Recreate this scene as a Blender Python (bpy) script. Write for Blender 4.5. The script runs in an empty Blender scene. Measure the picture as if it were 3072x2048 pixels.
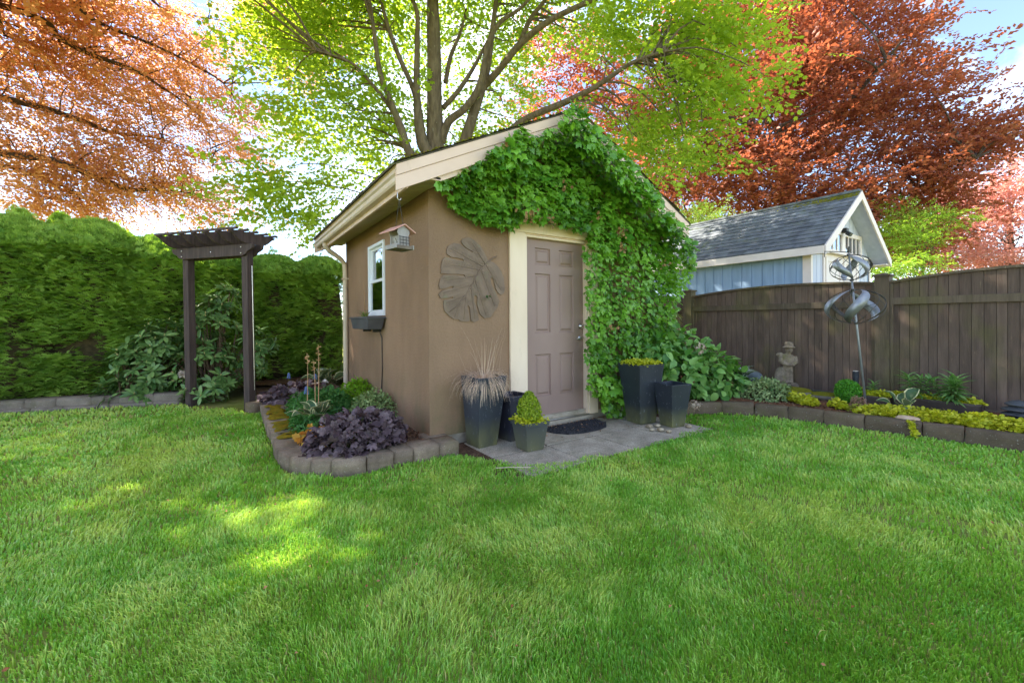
import bpy, math, random
import numpy as np
from mathutils import Vector, Matrix, Euler

random.seed(11)
rng = np.random.default_rng(11)
sc = bpy.context.scene
COL = sc.collection

# ------------------------------------------------------------------ camera
CAM_YAW, CAM_PITCH, CAM_ROLL = 0.5938, -0.0024, -0.0063
CAM_F, CAM_SH = 1273.64, -60.19           # focal length and vertical shift in pixels of a 3072 px wide picture
CAM_C = np.array([-1.5699, -3.7059, 1.1804])
_cy, _sy = math.cos(CAM_YAW), math.sin(CAM_YAW)
CF = np.array([_sy * math.cos(CAM_PITCH), _cy * math.cos(CAM_PITCH), math.sin(CAM_PITCH)])
_r = np.array([_cy, -_sy, 0.0])
_u = np.cross(_r, CF)
CR = _r * math.cos(CAM_ROLL) + _u * math.sin(CAM_ROLL)
CU = -_r * math.sin(CAM_ROLL) + _u * math.cos(CAM_ROLL)
cam_data = bpy.data.cameras.new('camera')
cam = bpy.data.objects.new('camera', cam_data)
COL.objects.link(cam)
cam.matrix_world = Matrix(((CR[0], CU[0], -CF[0], CAM_C[0]), (CR[1], CU[1], -CF[1], CAM_C[1]),
                           (CR[2], CU[2], -CF[2], CAM_C[2]), (0, 0, 0, 1)))
cam_data.sensor_width = 36.0
cam_data.lens = CAM_F / 3072 * 36.0
cam_data.shift_y = CAM_SH / 3072
cam_data.clip_start = 0.05
cam_data.clip_end = 600
sc.camera = cam

# ------------------------------------------------------------------ sky, sun, exposure
SUN_AZ = math.atan2(-0.60, 0.80)          # from +Y towards +X
SUN_EL = math.radians(44)
SUN_DIR = np.array([math.sin(SUN_AZ) * math.cos(SUN_EL), math.cos(SUN_AZ) * math.cos(SUN_EL), math.sin(SUN_EL)])
world = bpy.data.worlds.new('World')
sc.world = world
world.use_nodes = True
wn = world.node_tree.nodes
wl_ = world.node_tree.links
wn.clear()
wout = wn.new('ShaderNodeOutputWorld')
wbg = wn.new('ShaderNodeBackground')
wbg.inputs['Strength'].default_value = 0.05
sky = wn.new('ShaderNodeTexSky')
sky.sky_type = 'NISHITA'
sky.sun_disc = False
sky.sun_elevation = SUN_EL
sky.sun_rotation = SUN_AZ
sky.air_density = 0.8
sky.dust_density = 0.0
sky.ozone_density = 1.5
tcw = wn.new('ShaderNodeTexCoord')
sep = wn.new('ShaderNodeSeparateXYZ')
wl_.new(tcw.outputs['Generated'], sep.inputs[0])
zz = wn.new('ShaderNodeMath'); zz.operation = 'ADD'; zz.inputs[1].default_value = 0.28
wl_.new(sep.outputs['Z'], zz.inputs[0])
dvx = wn.new('ShaderNodeVectorMath'); dvx.operation = 'DIVIDE'
cmb = wn.new('ShaderNodeCombineXYZ')
for k in range(3):
    wl_.new(zz.outputs[0], cmb.inputs[k])
wl_.new(tcw.outputs['Generated'], dvx.inputs[0]); wl_.new(cmb.outputs[0], dvx.inputs[1])
CLX, CLY = 91.2, 55.5
cn = wn.new('ShaderNodeTexNoise')
cn.inputs['Scale'].default_value = 1.15; cn.inputs['Detail'].default_value = 7; cn.inputs['Roughness'].default_value = 0.62
cn.inputs['Distortion'].default_value = 0.5
cmp_ = wn.new('ShaderNodeMapping'); cmp_.inputs['Location'].default_value = (CLX, CLY, 0.0)
wl_.new(dvx.outputs[0], cmp_.inputs['Vector']); wl_.new(cmp_.outputs[0], cn.inputs['Vector'])
cr = wn.new('ShaderNodeValToRGB')
cr.color_ramp.elements[0].position = 0.47; cr.color_ramp.elements[0].color = (0.015, 0.015, 0.015, 1)
cr.color_ramp.elements[1].position = 0.80; cr.color_ramp.elements[1].color = (0.60, 0.60, 0.60, 1)
wl_.new(cn.outputs['Fac'], cr.inputs[0])
cm = wn.new('ShaderNodeMixRGB')
cm.inputs['Color2'].default_value = (15.5, 15.3, 15.3, 1)
abv = wn.new('ShaderNodeMapRange'); abv.inputs[1].default_value = -.05; abv.inputs[2].default_value = 0.05
wl_.new(sep.outputs['Z'], abv.inputs[0])
mul = wn.new('ShaderNodeMath'); mul.operation = 'MULTIPLY'
wl_.new(cr.outputs['Color'], mul.inputs[0]); wl_.new(abv.outputs[0], mul.inputs[1])
wl_.new(mul.outputs[0], cm.inputs['Fac'])
wl_.new(sky.outputs['Color'], cm.inputs['Color1'])
wl_.new(cm.outputs['Color'], wbg.inputs['Color'])
wl_.new(wbg.outputs[0], wout.inputs['Surface'])

sun_data = bpy.data.lights.new('sun', 'SUN')
sun_data.energy = 2.8
sun_data.angle = math.radians(0.55)
sun_data.color = (1.0, 0.93, 0.80)
sun = bpy.data.objects.new('sun', sun_data)
COL.objects.link(sun)
sun.rotation_euler = Vector(SUN_DIR).to_track_quat('Z', 'Y').to_euler()
sun.location = (-8, 8, 14)

sc.view_settings.view_transform = 'Standard'
sc.view_settings.look = 'None'
sc.view_settings.gamma = 1.0
sc.view_settings.exposure = 3.25
sc.view_settings.use_curve_mapping = False
sc.render.engine = 'CYCLES'
sc.cycles.use_denoising = True
sc.cycles.max_bounces = 9
sc.cycles.diffuse_bounces = 5
sc.cycles.glossy_bounces = 3
sc.cycles.transmission_bounces = 6
sc.cycles.transparent_max_bounces = 8
sc.cycles.sample_clamp_indirect = 6.0

# ------------------------------------------------------------------ placement helpers
def ray(u, v):
    return CF + CR * (u - 1536) / CAM_F - CU * (v - 1024 - CAM_SH) / CAM_F
def at(u, v, t):
    return CAM_C + ray(u, v) * t
def gz(u, v, z=0.0):
    d = ray(u, v)
    return CAM_C + d * ((z - CAM_C[2]) / d[2])
def onx(u, v, x):
    d = ray(u, v)
    return CAM_C + d * ((x - CAM_C[0]) / d[0])
def ony(u, v, y):
    d = ray(u, v)
    return CAM_C + d * ((y - CAM_C[1]) / d[1])
def lin(r, g, b):
    f = lambda c: (c / 255 / 12.92) if c <= 10.3 else ((c / 255 + 0.055) / 1.055) ** 2.4
    return (f(r), f(g), f(b), 1.0)

# ------------------------------------------------------------------ materials
class G:
    def __init__(s, name):
        s.m = bpy.data.materials.new(name)
        s.m.use_nodes = True
        s.t = s.m.node_tree
        s.t.nodes.clear()
        s.out = s.t.nodes.new('ShaderNodeOutputMaterial')
        s.geo = None
    def n(s, typ, ins=None, **props):
        x = s.t.nodes.new('ShaderNode' + typ)
        for k, v in props.items():
            setattr(x, k, v)
        for k, v in (ins or {}).items():
            if isinstance(v, bpy.types.NodeSocket):
                s.t.links.new(v, x.inputs[k])
            else:
                x.inputs[k].default_value = v
        return x
    def pos(s, stretch=(1, 1, 1)):
        if s.geo is None:
            s.geo = s.n('NewGeometry')
        p = s.geo.outputs['Position']
        if stretch != (1, 1, 1):
            p = s.n('Mapping', {'Vector': p, 'Scale': stretch}).outputs[0]
        return p
    def noise(s, scale, stretch=(1, 1, 1), detail=4, rough=0.55):
        return s.n('TexNoise', {'Vector': s.pos(stretch), 'Scale': scale, 'Detail': detail, 'Roughness': rough}).outputs['Fac']
    def ramp(s, fac, stops):
        r = s.n('ValToRGB', {'Fac': fac})
        e = r.color_ramp.elements
        while len(e) < len(stops):
            e.new(0.5)
        for i, (p, c) in enumerate(stops):
            e[i].position = p
            e[i].color = c if len(c) == 4 else (*c, 1)
        return r.outputs['Color']
    def mix(s, fac, a, b, mode='MIX'):
        return s.n('MixRGB', {'Fac': fac, 'Color1': a, 'Color2': b}, blend_type=mode).outputs[0]
    def math(s, op, a, b=0.5):
        return s.n('Math', {0: a, 1: b}, operation=op).outputs[0]
    def bump(s, h, strength=0.3, dist=0.01):
        return s.n('Bump', {'Height': h, 'Strength': strength, 'Distance': dist}).outputs[0]
    def pbsdf(s, col, rough=0.7, spec=0.3, metal=0.0, normal=None):
        p = s.n('BsdfPrincipled', {'Base Color': col, 'Roughness': rough, 'Specular IOR Level': spec, 'Metallic': metal})
        if normal is not None:
            s.t.links.new(normal, p.inputs['Normal'])
        return p
    def done(s, shader):
        s.t.links.new(shader.outputs[0], s.out.inputs[0])
        return s.m

def W(v):
    return (v, v, v, 1)

def mat_noise(name, c1, c2, scale=6, stretch=(1, 1, 1), rough=0.75, spec=0.3, bump=0.25, bscale=60, bdist=0.004,
              metal=0.0, rand=0.0, extra=None, lo=0.35, hi=0.65, fine=0.0):
    g = G(name)
    col = g.ramp(g.noise(scale, stretch, 5), [(lo, c1), (hi, c2)])
    if fine:
        f2 = g.ramp(g.noise(bscale, stretch, 3), [(0.3, W(1 - fine)), (0.7, W(1 + fine))])
        col = g.mix(1.0, col, f2, 'MULTIPLY')
    if rand:
        oi = g.n('ObjectInfo').outputs['Random']
        mr = g.n('MapRange', {0: oi, 1: 0, 2: 1, 3: 1 - rand, 4: 1 + rand}).outputs[0]
        col = g.mix(1.0, col, g.n('CombineColor', {0: mr, 1: mr, 2: mr}).outputs[0], 'MULTIPLY')
    if extra:                                   # (colour, scale, stretch, lo, hi, amount)
        for (c, s2, st2, l2, h2, am) in extra:
            k = g.ramp(g.noise(s2, st2, 5, 0.6), [(l2, W(0)), (h2, W(am))])
            col = g.mix(k, col, c)
    nrm = g.bump(g.noise(bscale, stretch, 4, 0.65), bump, bdist) if bump else None
    return g.done(g.pbsdf(col, rough, spec, metal, nrm))

def mat_leaf(name, c1, c2, tr, tfac=0.35, rough=0.45, spec=0.35, obj=False, noisy=0.0):
    g = G(name)
    v = g.n('Attribute', attribute_name='v').outputs['Fac']
    if obj:
        v = g.math('ADD', v, g.n('ObjectInfo').outputs['Random'])
    col = g.ramp(v, [(0.0, c1), (1.0, c2)])
    if noisy:
        k = g.ramp(g.noise(noisy, detail=2), [(0.35, W(0.72)), (0.65, W(1.25))])
        col = g.mix(1.0, col, k, 'MULTIPLY')
    p = g.pbsdf(col, rough, spec)
    t = g.n('BsdfTranslucent', {'Color': tr})
    return g.done(g.n('MixShader', {0: tfac, 1: p.outputs[0], 2: t.outputs[0]}))

# ------------------------------------------------------------------ objects
WLOC = {}
def _link(o, parent):
    COL.objects.link(o)
    if parent is not None:
        o.parent = parent
        base = WLOC.get(parent.name, Vector((0, 0, 0)))
        o.location = -base
    WLOC[o.name] = Vector((0, 0, 0))
    return o
def tag(o, label=None, cat=None, group=None, kind=None):
    if label: o['label'] = label
    if cat: o['category'] = cat
    if group: o['group'] = group
    if kind: o['kind'] = kind
    return o
def thing(name, label, cat, loc, group=None):
    o = bpy.data.objects.new(name, None)
    COL.objects.link(o)
    o.empty_display_size = 0.1
    o.location = Vector([float(c) for c in loc])
    WLOC[o.name] = Vector([float(c) for c in loc])
    return tag(o, label, cat, group)

def npmesh(name, V, F, mat, parent=None, v=None, smooth=False, link=True):
    V = np.asarray(V, dtype=np.float32)
    F = np.asarray(F, dtype=np.int32)
    me = bpy.data.meshes.new(name)
    k = F.shape[1]
    me.vertices.add(len(V)); me.vertices.foreach_set('co', V.ravel())
    me.loops.add(F.size); me.loops.foreach_set('vertex_index', F.ravel())
    me.polygons.add(len(F))
    me.polygons.foreach_set('loop_start', np.arange(0, F.size, k, dtype=np.int32))
    me.polygons.foreach_set('loop_total', np.full(len(F), k, dtype=np.int32))
    if smooth:
        me.polygons.foreach_set('use_smooth', np.ones(len(F), dtype=bool))
    if v is not None:
        a = me.attributes.new('v', 'FLOAT', 'POINT')
        a.data.foreach_set('value', np.asarray(v, dtype=np.float32).ravel())
    me.update(calc_edges=True)
    if mat: me.materials.append(mat)
    if not link:
        return me
    return _link(bpy.data.objects.new(name, me), parent)

class B:
    def __init__(s):
        s.V = []; s.F = []
    def add(s, vs, fs):
        o = len(s.V)
        s.V += [tuple(map(float, p)) for p in vs]
        s.F += [tuple(i + o for i in f) for f in fs]
        return s
    def poly(s, pts):
        return s.add(pts, [tuple(range(len(pts)))])
    def box(s, x0, x1, y0, y1, z0, z1):
        return s.add([(x0, y0, z0), (x1, y0, z0), (x1, y1, z0), (x0, y1, z0), (x0, y0, z1), (x1, y0, z1), (x1, y1, z1), (x0, y1, z1)],
                     [(0, 3, 2, 1), (4, 5, 6, 7), (0, 1, 5, 4), (1, 2, 6, 5), (2, 3, 7, 6), (3, 0, 4, 7)])
    def obox(s, c, ax, ay, az):
        c, ax, ay, az = map(np.asarray, (c, ax, ay, az))
        vs = [c + sx * ax + sy * ay + sz * az for sz in (-.5, .5) for sx, sy in ((-.5, -.5), (.5, -.5), (.5, .5), (-.5, .5))]
        return s.add(vs, [(0, 3, 2, 1), (4, 5, 6, 7), (0, 1, 5, 4), (1, 2, 6, 5), (2, 3, 7, 6), (3, 0, 4, 7)])
    def prism(s, pts, d):
        """closed polygon pts extruded along vector d"""
        n = len(pts); d = np.asarray(d)
        vs = [np.asarray(p, float) for p in pts] + [np.asarray(p, float) + d for p in pts]
        fs = [tuple(range(n - 1, -1, -1)), tuple(range(n, 2 * n))] + [(i, (i + 1) % n, n + (i + 1) % n, n + i) for i in range(n)]
        return s.add(vs, fs)
    def tube(s, pts, rad, n=8, cap=True):
        pts = [np.asarray(p, float) for p in pts]
        if not hasattr(rad, '__len__'): rad = [rad] * len(pts)
        ref = None; rings = []
        for i, p in enumerate(pts):
            t = pts[min(i + 1, len(pts) - 1)] - pts[max(i - 1, 0)]
            t = t / (np.linalg.norm(t) + 1e-12)
            if ref is None:
                ref = np.cross(t, [0, 0, 1.0] if abs(t[2]) < 0.9 else [1.0, 0, 0])
            ref = ref - t * (ref @ t); ref /= np.linalg.norm(ref) + 1e-12
            b = np.cross(t, ref)
            rings.append([p + rad[i] * (ref * math.cos(2 * math.pi * k / n) + b * math.sin(2 * math.pi * k / n)) for k in range(n)])
        vs = [q for r_ in rings for q in r_]
        fs = [(i * n + k, i * n + (k + 1) % n, (i + 1) * n + (k + 1) % n, (i + 1) * n + k) for i in range(len(pts) - 1) for k in range(n)]
        if cap:
            fs += [tuple(range(n - 1, -1, -1)), tuple(range((len(pts) - 1) * n, len(pts) * n))]
        return s.add(vs, fs)
    def lathe(s, prof, c=(0, 0, 0), n=20, axis=None):
        c = np.asarray(c, float)
        if axis is None: X, Y, Z = np.eye(3)
        else:
            Z = np.asarray(axis, float); Z /= np.linalg.norm(Z)
            X = np.cross(Z, [0, 0, 1.0] if abs(Z[2]) < .9 else [0, 1.0, 0]); X /= np.linalg.norm(X); Y = np.cross(Z, X)
        vs = [c + r_ * (X * math.cos(2 * math.pi * k / n) + Y * math.sin(2 * math.pi * k / n)) + Z * z for r_, z in prof for k in range(n)]
        m = len(prof)
        fs = [(i * n + k, i * n + (k + 1) % n, (i + 1) * n + (k + 1) % n, (i + 1) * n + k) for i in range(m - 1) for k in range(n)]
        fs += [tuple(range(n - 1, -1, -1)), tuple(range((m - 1) * n, m * n))]
        return s.add(vs, fs)
    def mesh(s, name, mat, smooth=False):
        me = bpy.data.meshes.new(name)
        me.from_pydata(s.V, [], s.F)
        if smooth:
            me.polygons.foreach_set('use_smooth', [True] * len(me.polygons))
        me.update()
        if mat: me.materials.append(mat)
        return me
    def build(s, name, mat, parent=None, smooth=False, bevel=0.0, seg=2):
        o = _link(bpy.data.objects.new(name, s.mesh(name, mat, smooth)), parent)
        if bevel:
            b = o.modifiers.new('bevel', 'BEVEL'); b.width = bevel; b.segments = seg; b.limit_method = 'ANGLE'
            b.angle_limit = math.radians(40)
        return o

def inst(me, name, parent, loc, rot=None, scale=1.0):
    """one more object that shares mesh data"""
    o = bpy.data.objects.new(name, me)
    COL.objects.link(o)
    base = Vector((0, 0, 0))
    if parent is not None:
        o.parent = parent
        base = WLOC.get(parent.name, base)
    L = Vector([float(c) for c in loc]) - base
    S = (scale,) * 3 if not hasattr(scale, '__len__') else scale
    if rot is None: rot = np.eye(3)
    M3 = Matrix([[float(rot[i][j]) * S[j] for j in range(3)] for i in range(3)])
    o.matrix_basis = Matrix.Translation(L) @ M3.to_4x4()
    return o

def ivec(n, a):
    a = np.asarray(a, float)
    return a / (np.linalg.norm(a, axis=-1, keepdims=True) + 1e-9)
def frames(d, up):
    """rotation matrices (n,3,3): y axis along d, z axis near up"""
    y = ivec(0, d)
    x = ivec(0, np.cross(y, up))
    z = np.cross(x, y)
    return np.stack([x, y, z], axis=-1)
def scatter(tmpl, P, Rm, S, v=None):
    """copies of template (V,F,v) as one vertex/face array"""
    TV, TF, Tv = tmpl
    n = len(P); S = np.broadcast_to(np.asarray(S, float).reshape(-1, 1, 1), (n, 1, 1))
    V = np.einsum('nij,kj->nki', Rm, TV) * S + P[:, None, :]
    F = TF[None] + (np.arange(n) * len(TV))[:, None, None]
    vv = np.broadcast_to(Tv[None], (n, len(TV))).copy()
    if v is not None: vv += np.asarray(v).reshape(-1, 1)
    return V.reshape(-1, 3), F.reshape(-1, TF.shape[1]), vv.ravel()
def merge(parts):
    V, F, A, o = [], [], [], 0
    for v_, f_, a_ in parts:
        V.append(v_); F.append(f_ + o); A.append(a_); o += len(v_)
    return np.concatenate(V), np.concatenate(F), np.concatenate(A)
def rdir(n):
    return ivec(0, rng.normal(size=(n, 3)))

_NG = rng.random((64, 64))
def noise2(x, y, s=1.0):
    """smooth value noise 0..1 on numpy arrays"""
    x = np.asarray(x) * s + 1000; y = np.asarray(y) * s + 1000
    i = np.floor(x).astype(int); j = np.floor(y).astype(int)
    fx = x - i; fy = y - j
    fx = fx * fx * (3 - 2 * fx); fy = fy * fy * (3 - 2 * fy)
    g = lambda a, b: _NG[a % 64, b % 64]
    return (g(i, j) * (1 - fx) + g(i + 1, j) * fx) * (1 - fy) + (g(i, j + 1) * (1 - fx) + g(i + 1, j + 1) * fx) * fy
def inpoly(x, y, poly):
    x = np.asarray(x); y = np.asarray(y); c = np.zeros(x.shape, bool)
    n = len(poly)
    for i in range(n):
        x0, y0 = poly[i]; x1, y1 = poly[(i + 1) % n]
        k = ((y0 > y) != (y1 > y)) & (x < (x1 - x0) * (y - y0) / (y1 - y0 + 1e-12) + x0)
        c ^= k
    return c

# ------------------------------------------------------------------ leaf templates  (base at origin, along +Y, face +Z, length 1)
def t_diamond(w=0.62, fold=0.10):
    return (np.array([[0, 0, 0], [-w / 2, .48, fold], [0, 1, -.05], [w / 2, .48, fold]], float), np.array([[0, 2, 1], [0, 3, 2]]), np.zeros(4))
def t_ovate(w=0.5, fold=0.12, curl=0.25, secs=((0.0, 0.02), (0.22, 0.75), (0.5, 1.0), (0.78, 0.66), (1.0, 0.0)), ripple=0.0):
    V = []; F = []; A = []
    for i, (t, k) in enumerate(secs):
        z = -curl * t * t
        rp = ripple * (1 if i % 2 else -1)
        V += [[-w / 2 * k, t, z + fold * k + rp], [0, t, z], [w / 2 * k, t, z + fold * k - rp]]
        A += [0.12, 0, 0.12]
    for i in range(len(secs) - 1):
        a = 3 * i
        F += [[a, a + 1, a + 4], [a, a + 4, a + 3], [a + 1, a + 2, a + 5], [a + 1, a + 5, a + 4]]
    return np.array(V, float), np.array(F), np.array(A)
def t_lobed(radii, angs, cup=0.1, ruffle=0.05, cy=0.45):
    """fan leaf: outline given by radii at angles (deg, 0 = tip direction); centre at (0,cy)"""
    V = [[0, cy, 0]]; A = [0.0]
    for i, (r_, a) in enumerate(zip(radii, angs)):
        a = math.radians(a)
        V.append([r_ * math.sin(a), cy + r_ * math.cos(a), -cup * r_ * 2 * r_ + ruffle * (1 if i % 2 else -1)])
        A.append(0.15)
    n = len(radii)
    F = [[0, 1 + (i + 1) % n, 1 + i] for i in range(n)]
    return np.array(V, float), np.array(F), np.array(A)
T_DIAM = t_diamond()
T_OV = t_ovate()
T_IVY = t_lobed([.56, .33, .46, .27, .36, .40, .36, .27, .46, .33], [0, 32, 62, 95, 130, 180, 230, 265, 298, 328], 0.12, 0.03)
T_MAPLE = t_lobed([.60, .34, .50, .30, .38, .34, .38, .30, .50, .34], [0, 28, 55, 85, 120, 180, 240, 275, 305, 332], 0.12, 0.04)
_a = list(range(0, 360, 24))
T_HEU = t_lobed([.52 if i % 2 == 0 else .36 for i in range(15)], _a, 0.10, 0.055)
T_ROUND = t_lobed([.5] * 7, [i * 51.4 for i in range(7)], 0.1, 0.0)
def t_hosta(w=0.62):
    """leaf with a pale margin: attribute 1 along the edge"""
    V = []; F = []; A = []
    secs = [(0, .05), (.15, .62), (.35, 1.0), (.6, .92), (.82, .55), (1, .02)]
    for t, k in secs:
        z = 0.34 * math.sin(t * 2.2) - .30 * t * t
        for s_, c in ((-1, 1), (-.93, 1), (-.74, 0), (0, 0), (.74, 0), (.93, 1), (1, 1)):
            V.append([s_ * w / 2 * k, t, z + .10 * k * abs(s_)]); A.append(float(c))
    m = 7
    for i in range(len(secs) - 1):
        for j in range(m - 1):
            a = i * m + j
            F += [[a, a + 1, a + m + 1], [a, a + m + 1, a + m]]
    return np.array(V, float), np.array(F), np.array(A)
T_HOSTA = t_hosta()
# ------------------------------------------------------------------ material library
M = {}
def stucco(name, c1, c2):
    g = G(name)
    col = g.ramp(g.noise(1.3, (1, 1, .6), 6, .6), [(0.3, c1), (0.7, c2)])
    streak = g.ramp(g.noise(7, (1, 1, .10), 4), [(0.42, W(1)), (0.75, W(.95))])
    col = g.mix(.7, col, streak, 'MULTIPLY')
    sepz = g.n('SeparateXYZ', {0: g.pos()}).outputs[2]
    zone = g.n('MapRange', {0: sepz, 1: 0.75, 2: 0.05, 3: 0.0, 4: 1.0}).outputs[0]
    alg = g.math('MULTIPLY', zone, g.ramp(g.noise(5, (1, 1, .5), 5, .65), [(0.40, W(0)), (0.70, W(.75))]))
    col = g.mix(alg, col, lin(104, 104, 70))
    fine = g.noise(150, detail=3, rough=.7)
    col = g.mix(1.0, col, g.ramp(fine, [(0.3, W(.80)), (0.7, W(1.16))]), 'MULTIPLY')
    h = g.math('ADD', fine, g.math('MULTIPLY', g.noise(38, detail=3), 1.3))
    return g.done(g.pbsdf(col, .88, .2, 0, g.bump(h, .75, .008)))
M['stucco'] = stucco('stucco', lin(136, 109, 86), lin(164, 132, 104))
M['trim'] = mat_noise('beige_trim_paint', lin(216, 188, 168), lin(226, 198, 178), 3, rough=.6, bump=.12, bscale=40, bdist=.003,
                      extra=[(lin(120, 110, 90), 9, (1, 1, .25), .62, .82, .35)])
M['casing'] = mat_noise('cream_casing_paint', lin(230, 204, 174), lin(240, 216, 188), 3, (1, 1, .3), rough=.55, bump=.2, bscale=50,
                        extra=[(lin(150, 140, 100), 7, (1, 1, .35), .60, .85, .45)])
M['door'] = mat_noise('taupe_door_paint', lin(146, 120, 110), lin(154, 128, 116), 2.5, (1, 1, .5), rough=.5, spec=.4, bump=.06, bscale=90, bdist=.002,
                      extra=[(lin(112, 104, 74), 6, (1, 1, .4), .62, .85, .4)])
M['soffit'] = mat_noise('olive_soffit_metal', lin(182, 168, 122), lin(192, 178, 132), 3, rough=.5, bump=0)
M['gutter'] = mat_noise('beige_gutter_metal', lin(206, 184, 156), lin(214, 194, 168), 4, rough=.4, spec=.45, bump=.03,
                        extra=[(lin(120, 116, 80), 6, (1, .3, 1), .58, .8, .5)])
M['white'] = mat_noise('white_vinyl', lin(226, 228, 232), lin(234, 236, 238), 4, rough=.35, spec=.45, bump=0)
M['shingle_dark'] = mat_noise('dark_shingle', lin(70, 64, 54), lin(98, 90, 72), 14, rough=.95, bump=.6, bscale=90, bdist=.01,
                              extra=[(lin(104, 112, 56), 9, (1, 1, 1), .52, .66, .8)])
M['concrete'] = mat_noise('concrete', lin(150, 138, 120), lin(172, 160, 142), 6, rough=.9, bump=.4, bscale=90,
                          extra=[(lin(104, 92, 70), 9, (1, 1, 1), .5, .72, .6)])
M['metal'] = mat_noise('satin_nickel', lin(190, 184, 176), lin(206, 200, 192), 8, rough=.28, metal=1.0, bump=0)
M['wire'] = mat_noise('dark_wire', lin(58, 56, 54), lin(72, 70, 66), 8, rough=.5, metal=.6, bump=0)
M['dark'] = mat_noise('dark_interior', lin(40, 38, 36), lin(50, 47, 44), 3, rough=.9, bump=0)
M['blind'] = mat_noise('grey_blind', lin(150, 148, 150), lin(170, 168, 168), 5, rough=.7, bump=0)
g = G('window_glass')
gl = g.n('BsdfGlossy', {'Color': (1, 1, 1, 1), 'Roughness': .02}); tp = g.n('BsdfTransparent', {'Color': (.85, .9, .9, 1)})
M['glass'] = g.done(g.n('MixShader', {0: g.math('ADD', g.n('Fresnel', {'IOR': 1.6}).outputs[0], .22), 1: tp.outputs[0], 2: gl.outputs[0]}))
def block_mat(name, c1, c2, moss=.5):
    g = G(name)
    col = g.ramp(g.noise(5, detail=5, rough=.65), [(.3, c1), (.7, c2)])
    oi = g.n('ObjectInfo').outputs['Random']
    mr = g.n('MapRange', {0: oi, 3: .86, 4: 1.14}).outputs[0]
    col = g.mix(1, col, g.n('CombineColor', {0: mr, 1: mr, 2: mr}).outputs[0], 'MULTIPLY')
    fine = g.noise(120, detail=4, rough=.7)
    col = g.mix(1, col, g.ramp(fine, [(.3, W(.75)), (.7, W(1.2))]), 'MULTIPLY')
    k = g.ramp(g.noise(4, detail=5, rough=.65), [(.50, W(0)), (.66, W(moss))])
    col = g.mix(k, col, lin(92, 92, 50))
    sp = g.ramp(g.noise(70, detail=1), [(.70, W(0)), (.76, W(.6))])
    col = g.mix(sp, col, lin(188, 184, 172))
    return g.done(g.pbsdf(col, .92, .2, 0, g.bump(fine, .7, .008)))
M['block'] = block_mat('concrete_block', lin(116, 100, 84), lin(152, 134, 112), .4)
M['block_brown'] = block_mat('brown_block', lin(92, 78, 62), lin(116, 100, 82), .5)
M['block_grey'] = block_mat('grey_block', lin(116, 106, 94), lin(144, 132, 118), .4)
M['moss'] = mat_noise('golden_moss', lin(150, 120, 30), lin(128, 122, 40), 16, rough=1, spec=.05, bump=1.0, bscale=130, bdist=.02,
                      extra=[(lin(96, 74, 30), 22, (1, 1, 1), .55, .7, .6)])
M['moss_green'] = mat_noise('green_moss', lin(112, 112, 34), lin(140, 132, 44), 16, rough=1, spec=.05, bump=1.0, bscale=130, bdist=.02)
M['slab'] = mat_noise('aggregate_slab', lin(152, 140, 122), lin(178, 165, 145), 3.5, rough=.95, bump=.6, bscale=120, bdist=.006, rand=.06, fine=.4,
                      extra=[(lin(98, 96, 66), 3.3, (1, 1, 1), .48, .74, .6), (lin(88, 84, 84), 130, (1, 1, 1), .56, .64, .65)])
M['soil'] = mat_noise('bark_mulch', lin(78, 58, 46), lin(112, 88, 70), 10, rough=1, spec=.1, bump=1, bscale=70, bdist=.02, fine=.35)
M['soil_red'] = mat_noise('reddish_mulch', lin(98, 62, 44), lin(134, 90, 64), 10, rough=1, spec=.1, bump=1, bscale=70, bdist=.02, fine=.35)
M['ground'] = mat_noise('ground_turf', lin(112, 126, 54), lin(146, 144, 84), 3, rough=1, spec=.05, bump=.6, bscale=40, bdist=.02)
M['wood_dark'] = mat_noise('dark_stained_timber', lin(66, 54, 50), lin(88, 72, 66), 9, (4, 4, .35), rough=.7, bump=.35, bscale=60, bdist=.004, rand=.08,
                           extra=[(lin(104, 104, 62), 6, (1, 1, .4), .66, .86, .45)])

# ------------------------------------------------------------------ ground and lawn
b = B(); b.poly([(-150, -150, -.03), (150, -150, -.03), (150, 150, -.03), (-150, 150, -.03)])
tag(b.build('ground', M['ground']), 'flat garden ground reaching away behind the trees', kind='structure')

FRONT_EDGE = [(-1.21, 2.62), (-1.21, 1.5), (-1.21, .30), (-1.16, .08), (-1.06, -.12), (-.90, -.26), (-.70, -.31), (-.45, -.29), (.14, -.31)]
RIGHT_EDGE = [(2.95, -.42), (3.25, -.60), (3.55, -.74), (3.74, -1.0), (3.86, -1.35), (3.97, -1.75), (4.07, -2.15), (4.15, -2.6), (4.22, -3.1), (4.27, -3.7), (4.30, -4.6)]
HEDGE_EDGE = [(-7.4, 5.35), (-5.4, 4.95), (-4.05, 4.72), (-3.2, 4.50), (-2.6, 4.33), (-2.12, 4.14)]
LAWN = [(-9, -6), (6, -6), (4.30, -4.6)] + RIGHT_EDGE[::-1][1:] + [(2.95, -.42), (2.78, -.45), (2.78, -1.06), (1.9, -1.11), (1.3, -1.13), (.9, -1.05), (.50, -.93), (.30, -.70), (.20, -.42)] \
    + FRONT_EDGE[::-1] + [(-1.25, 2.75), (-1.5, 3.1), (-2.0, 3.75)] + HEDGE_EDGE[::-1] + [(-9, 5.5)]
b = B(); b.poly([(x, y, -.012) for x, y in LAWN])
tag(b.build('lawn', M['ground']), 'soil and thatch under the short green lawn', kind='structure')

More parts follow.
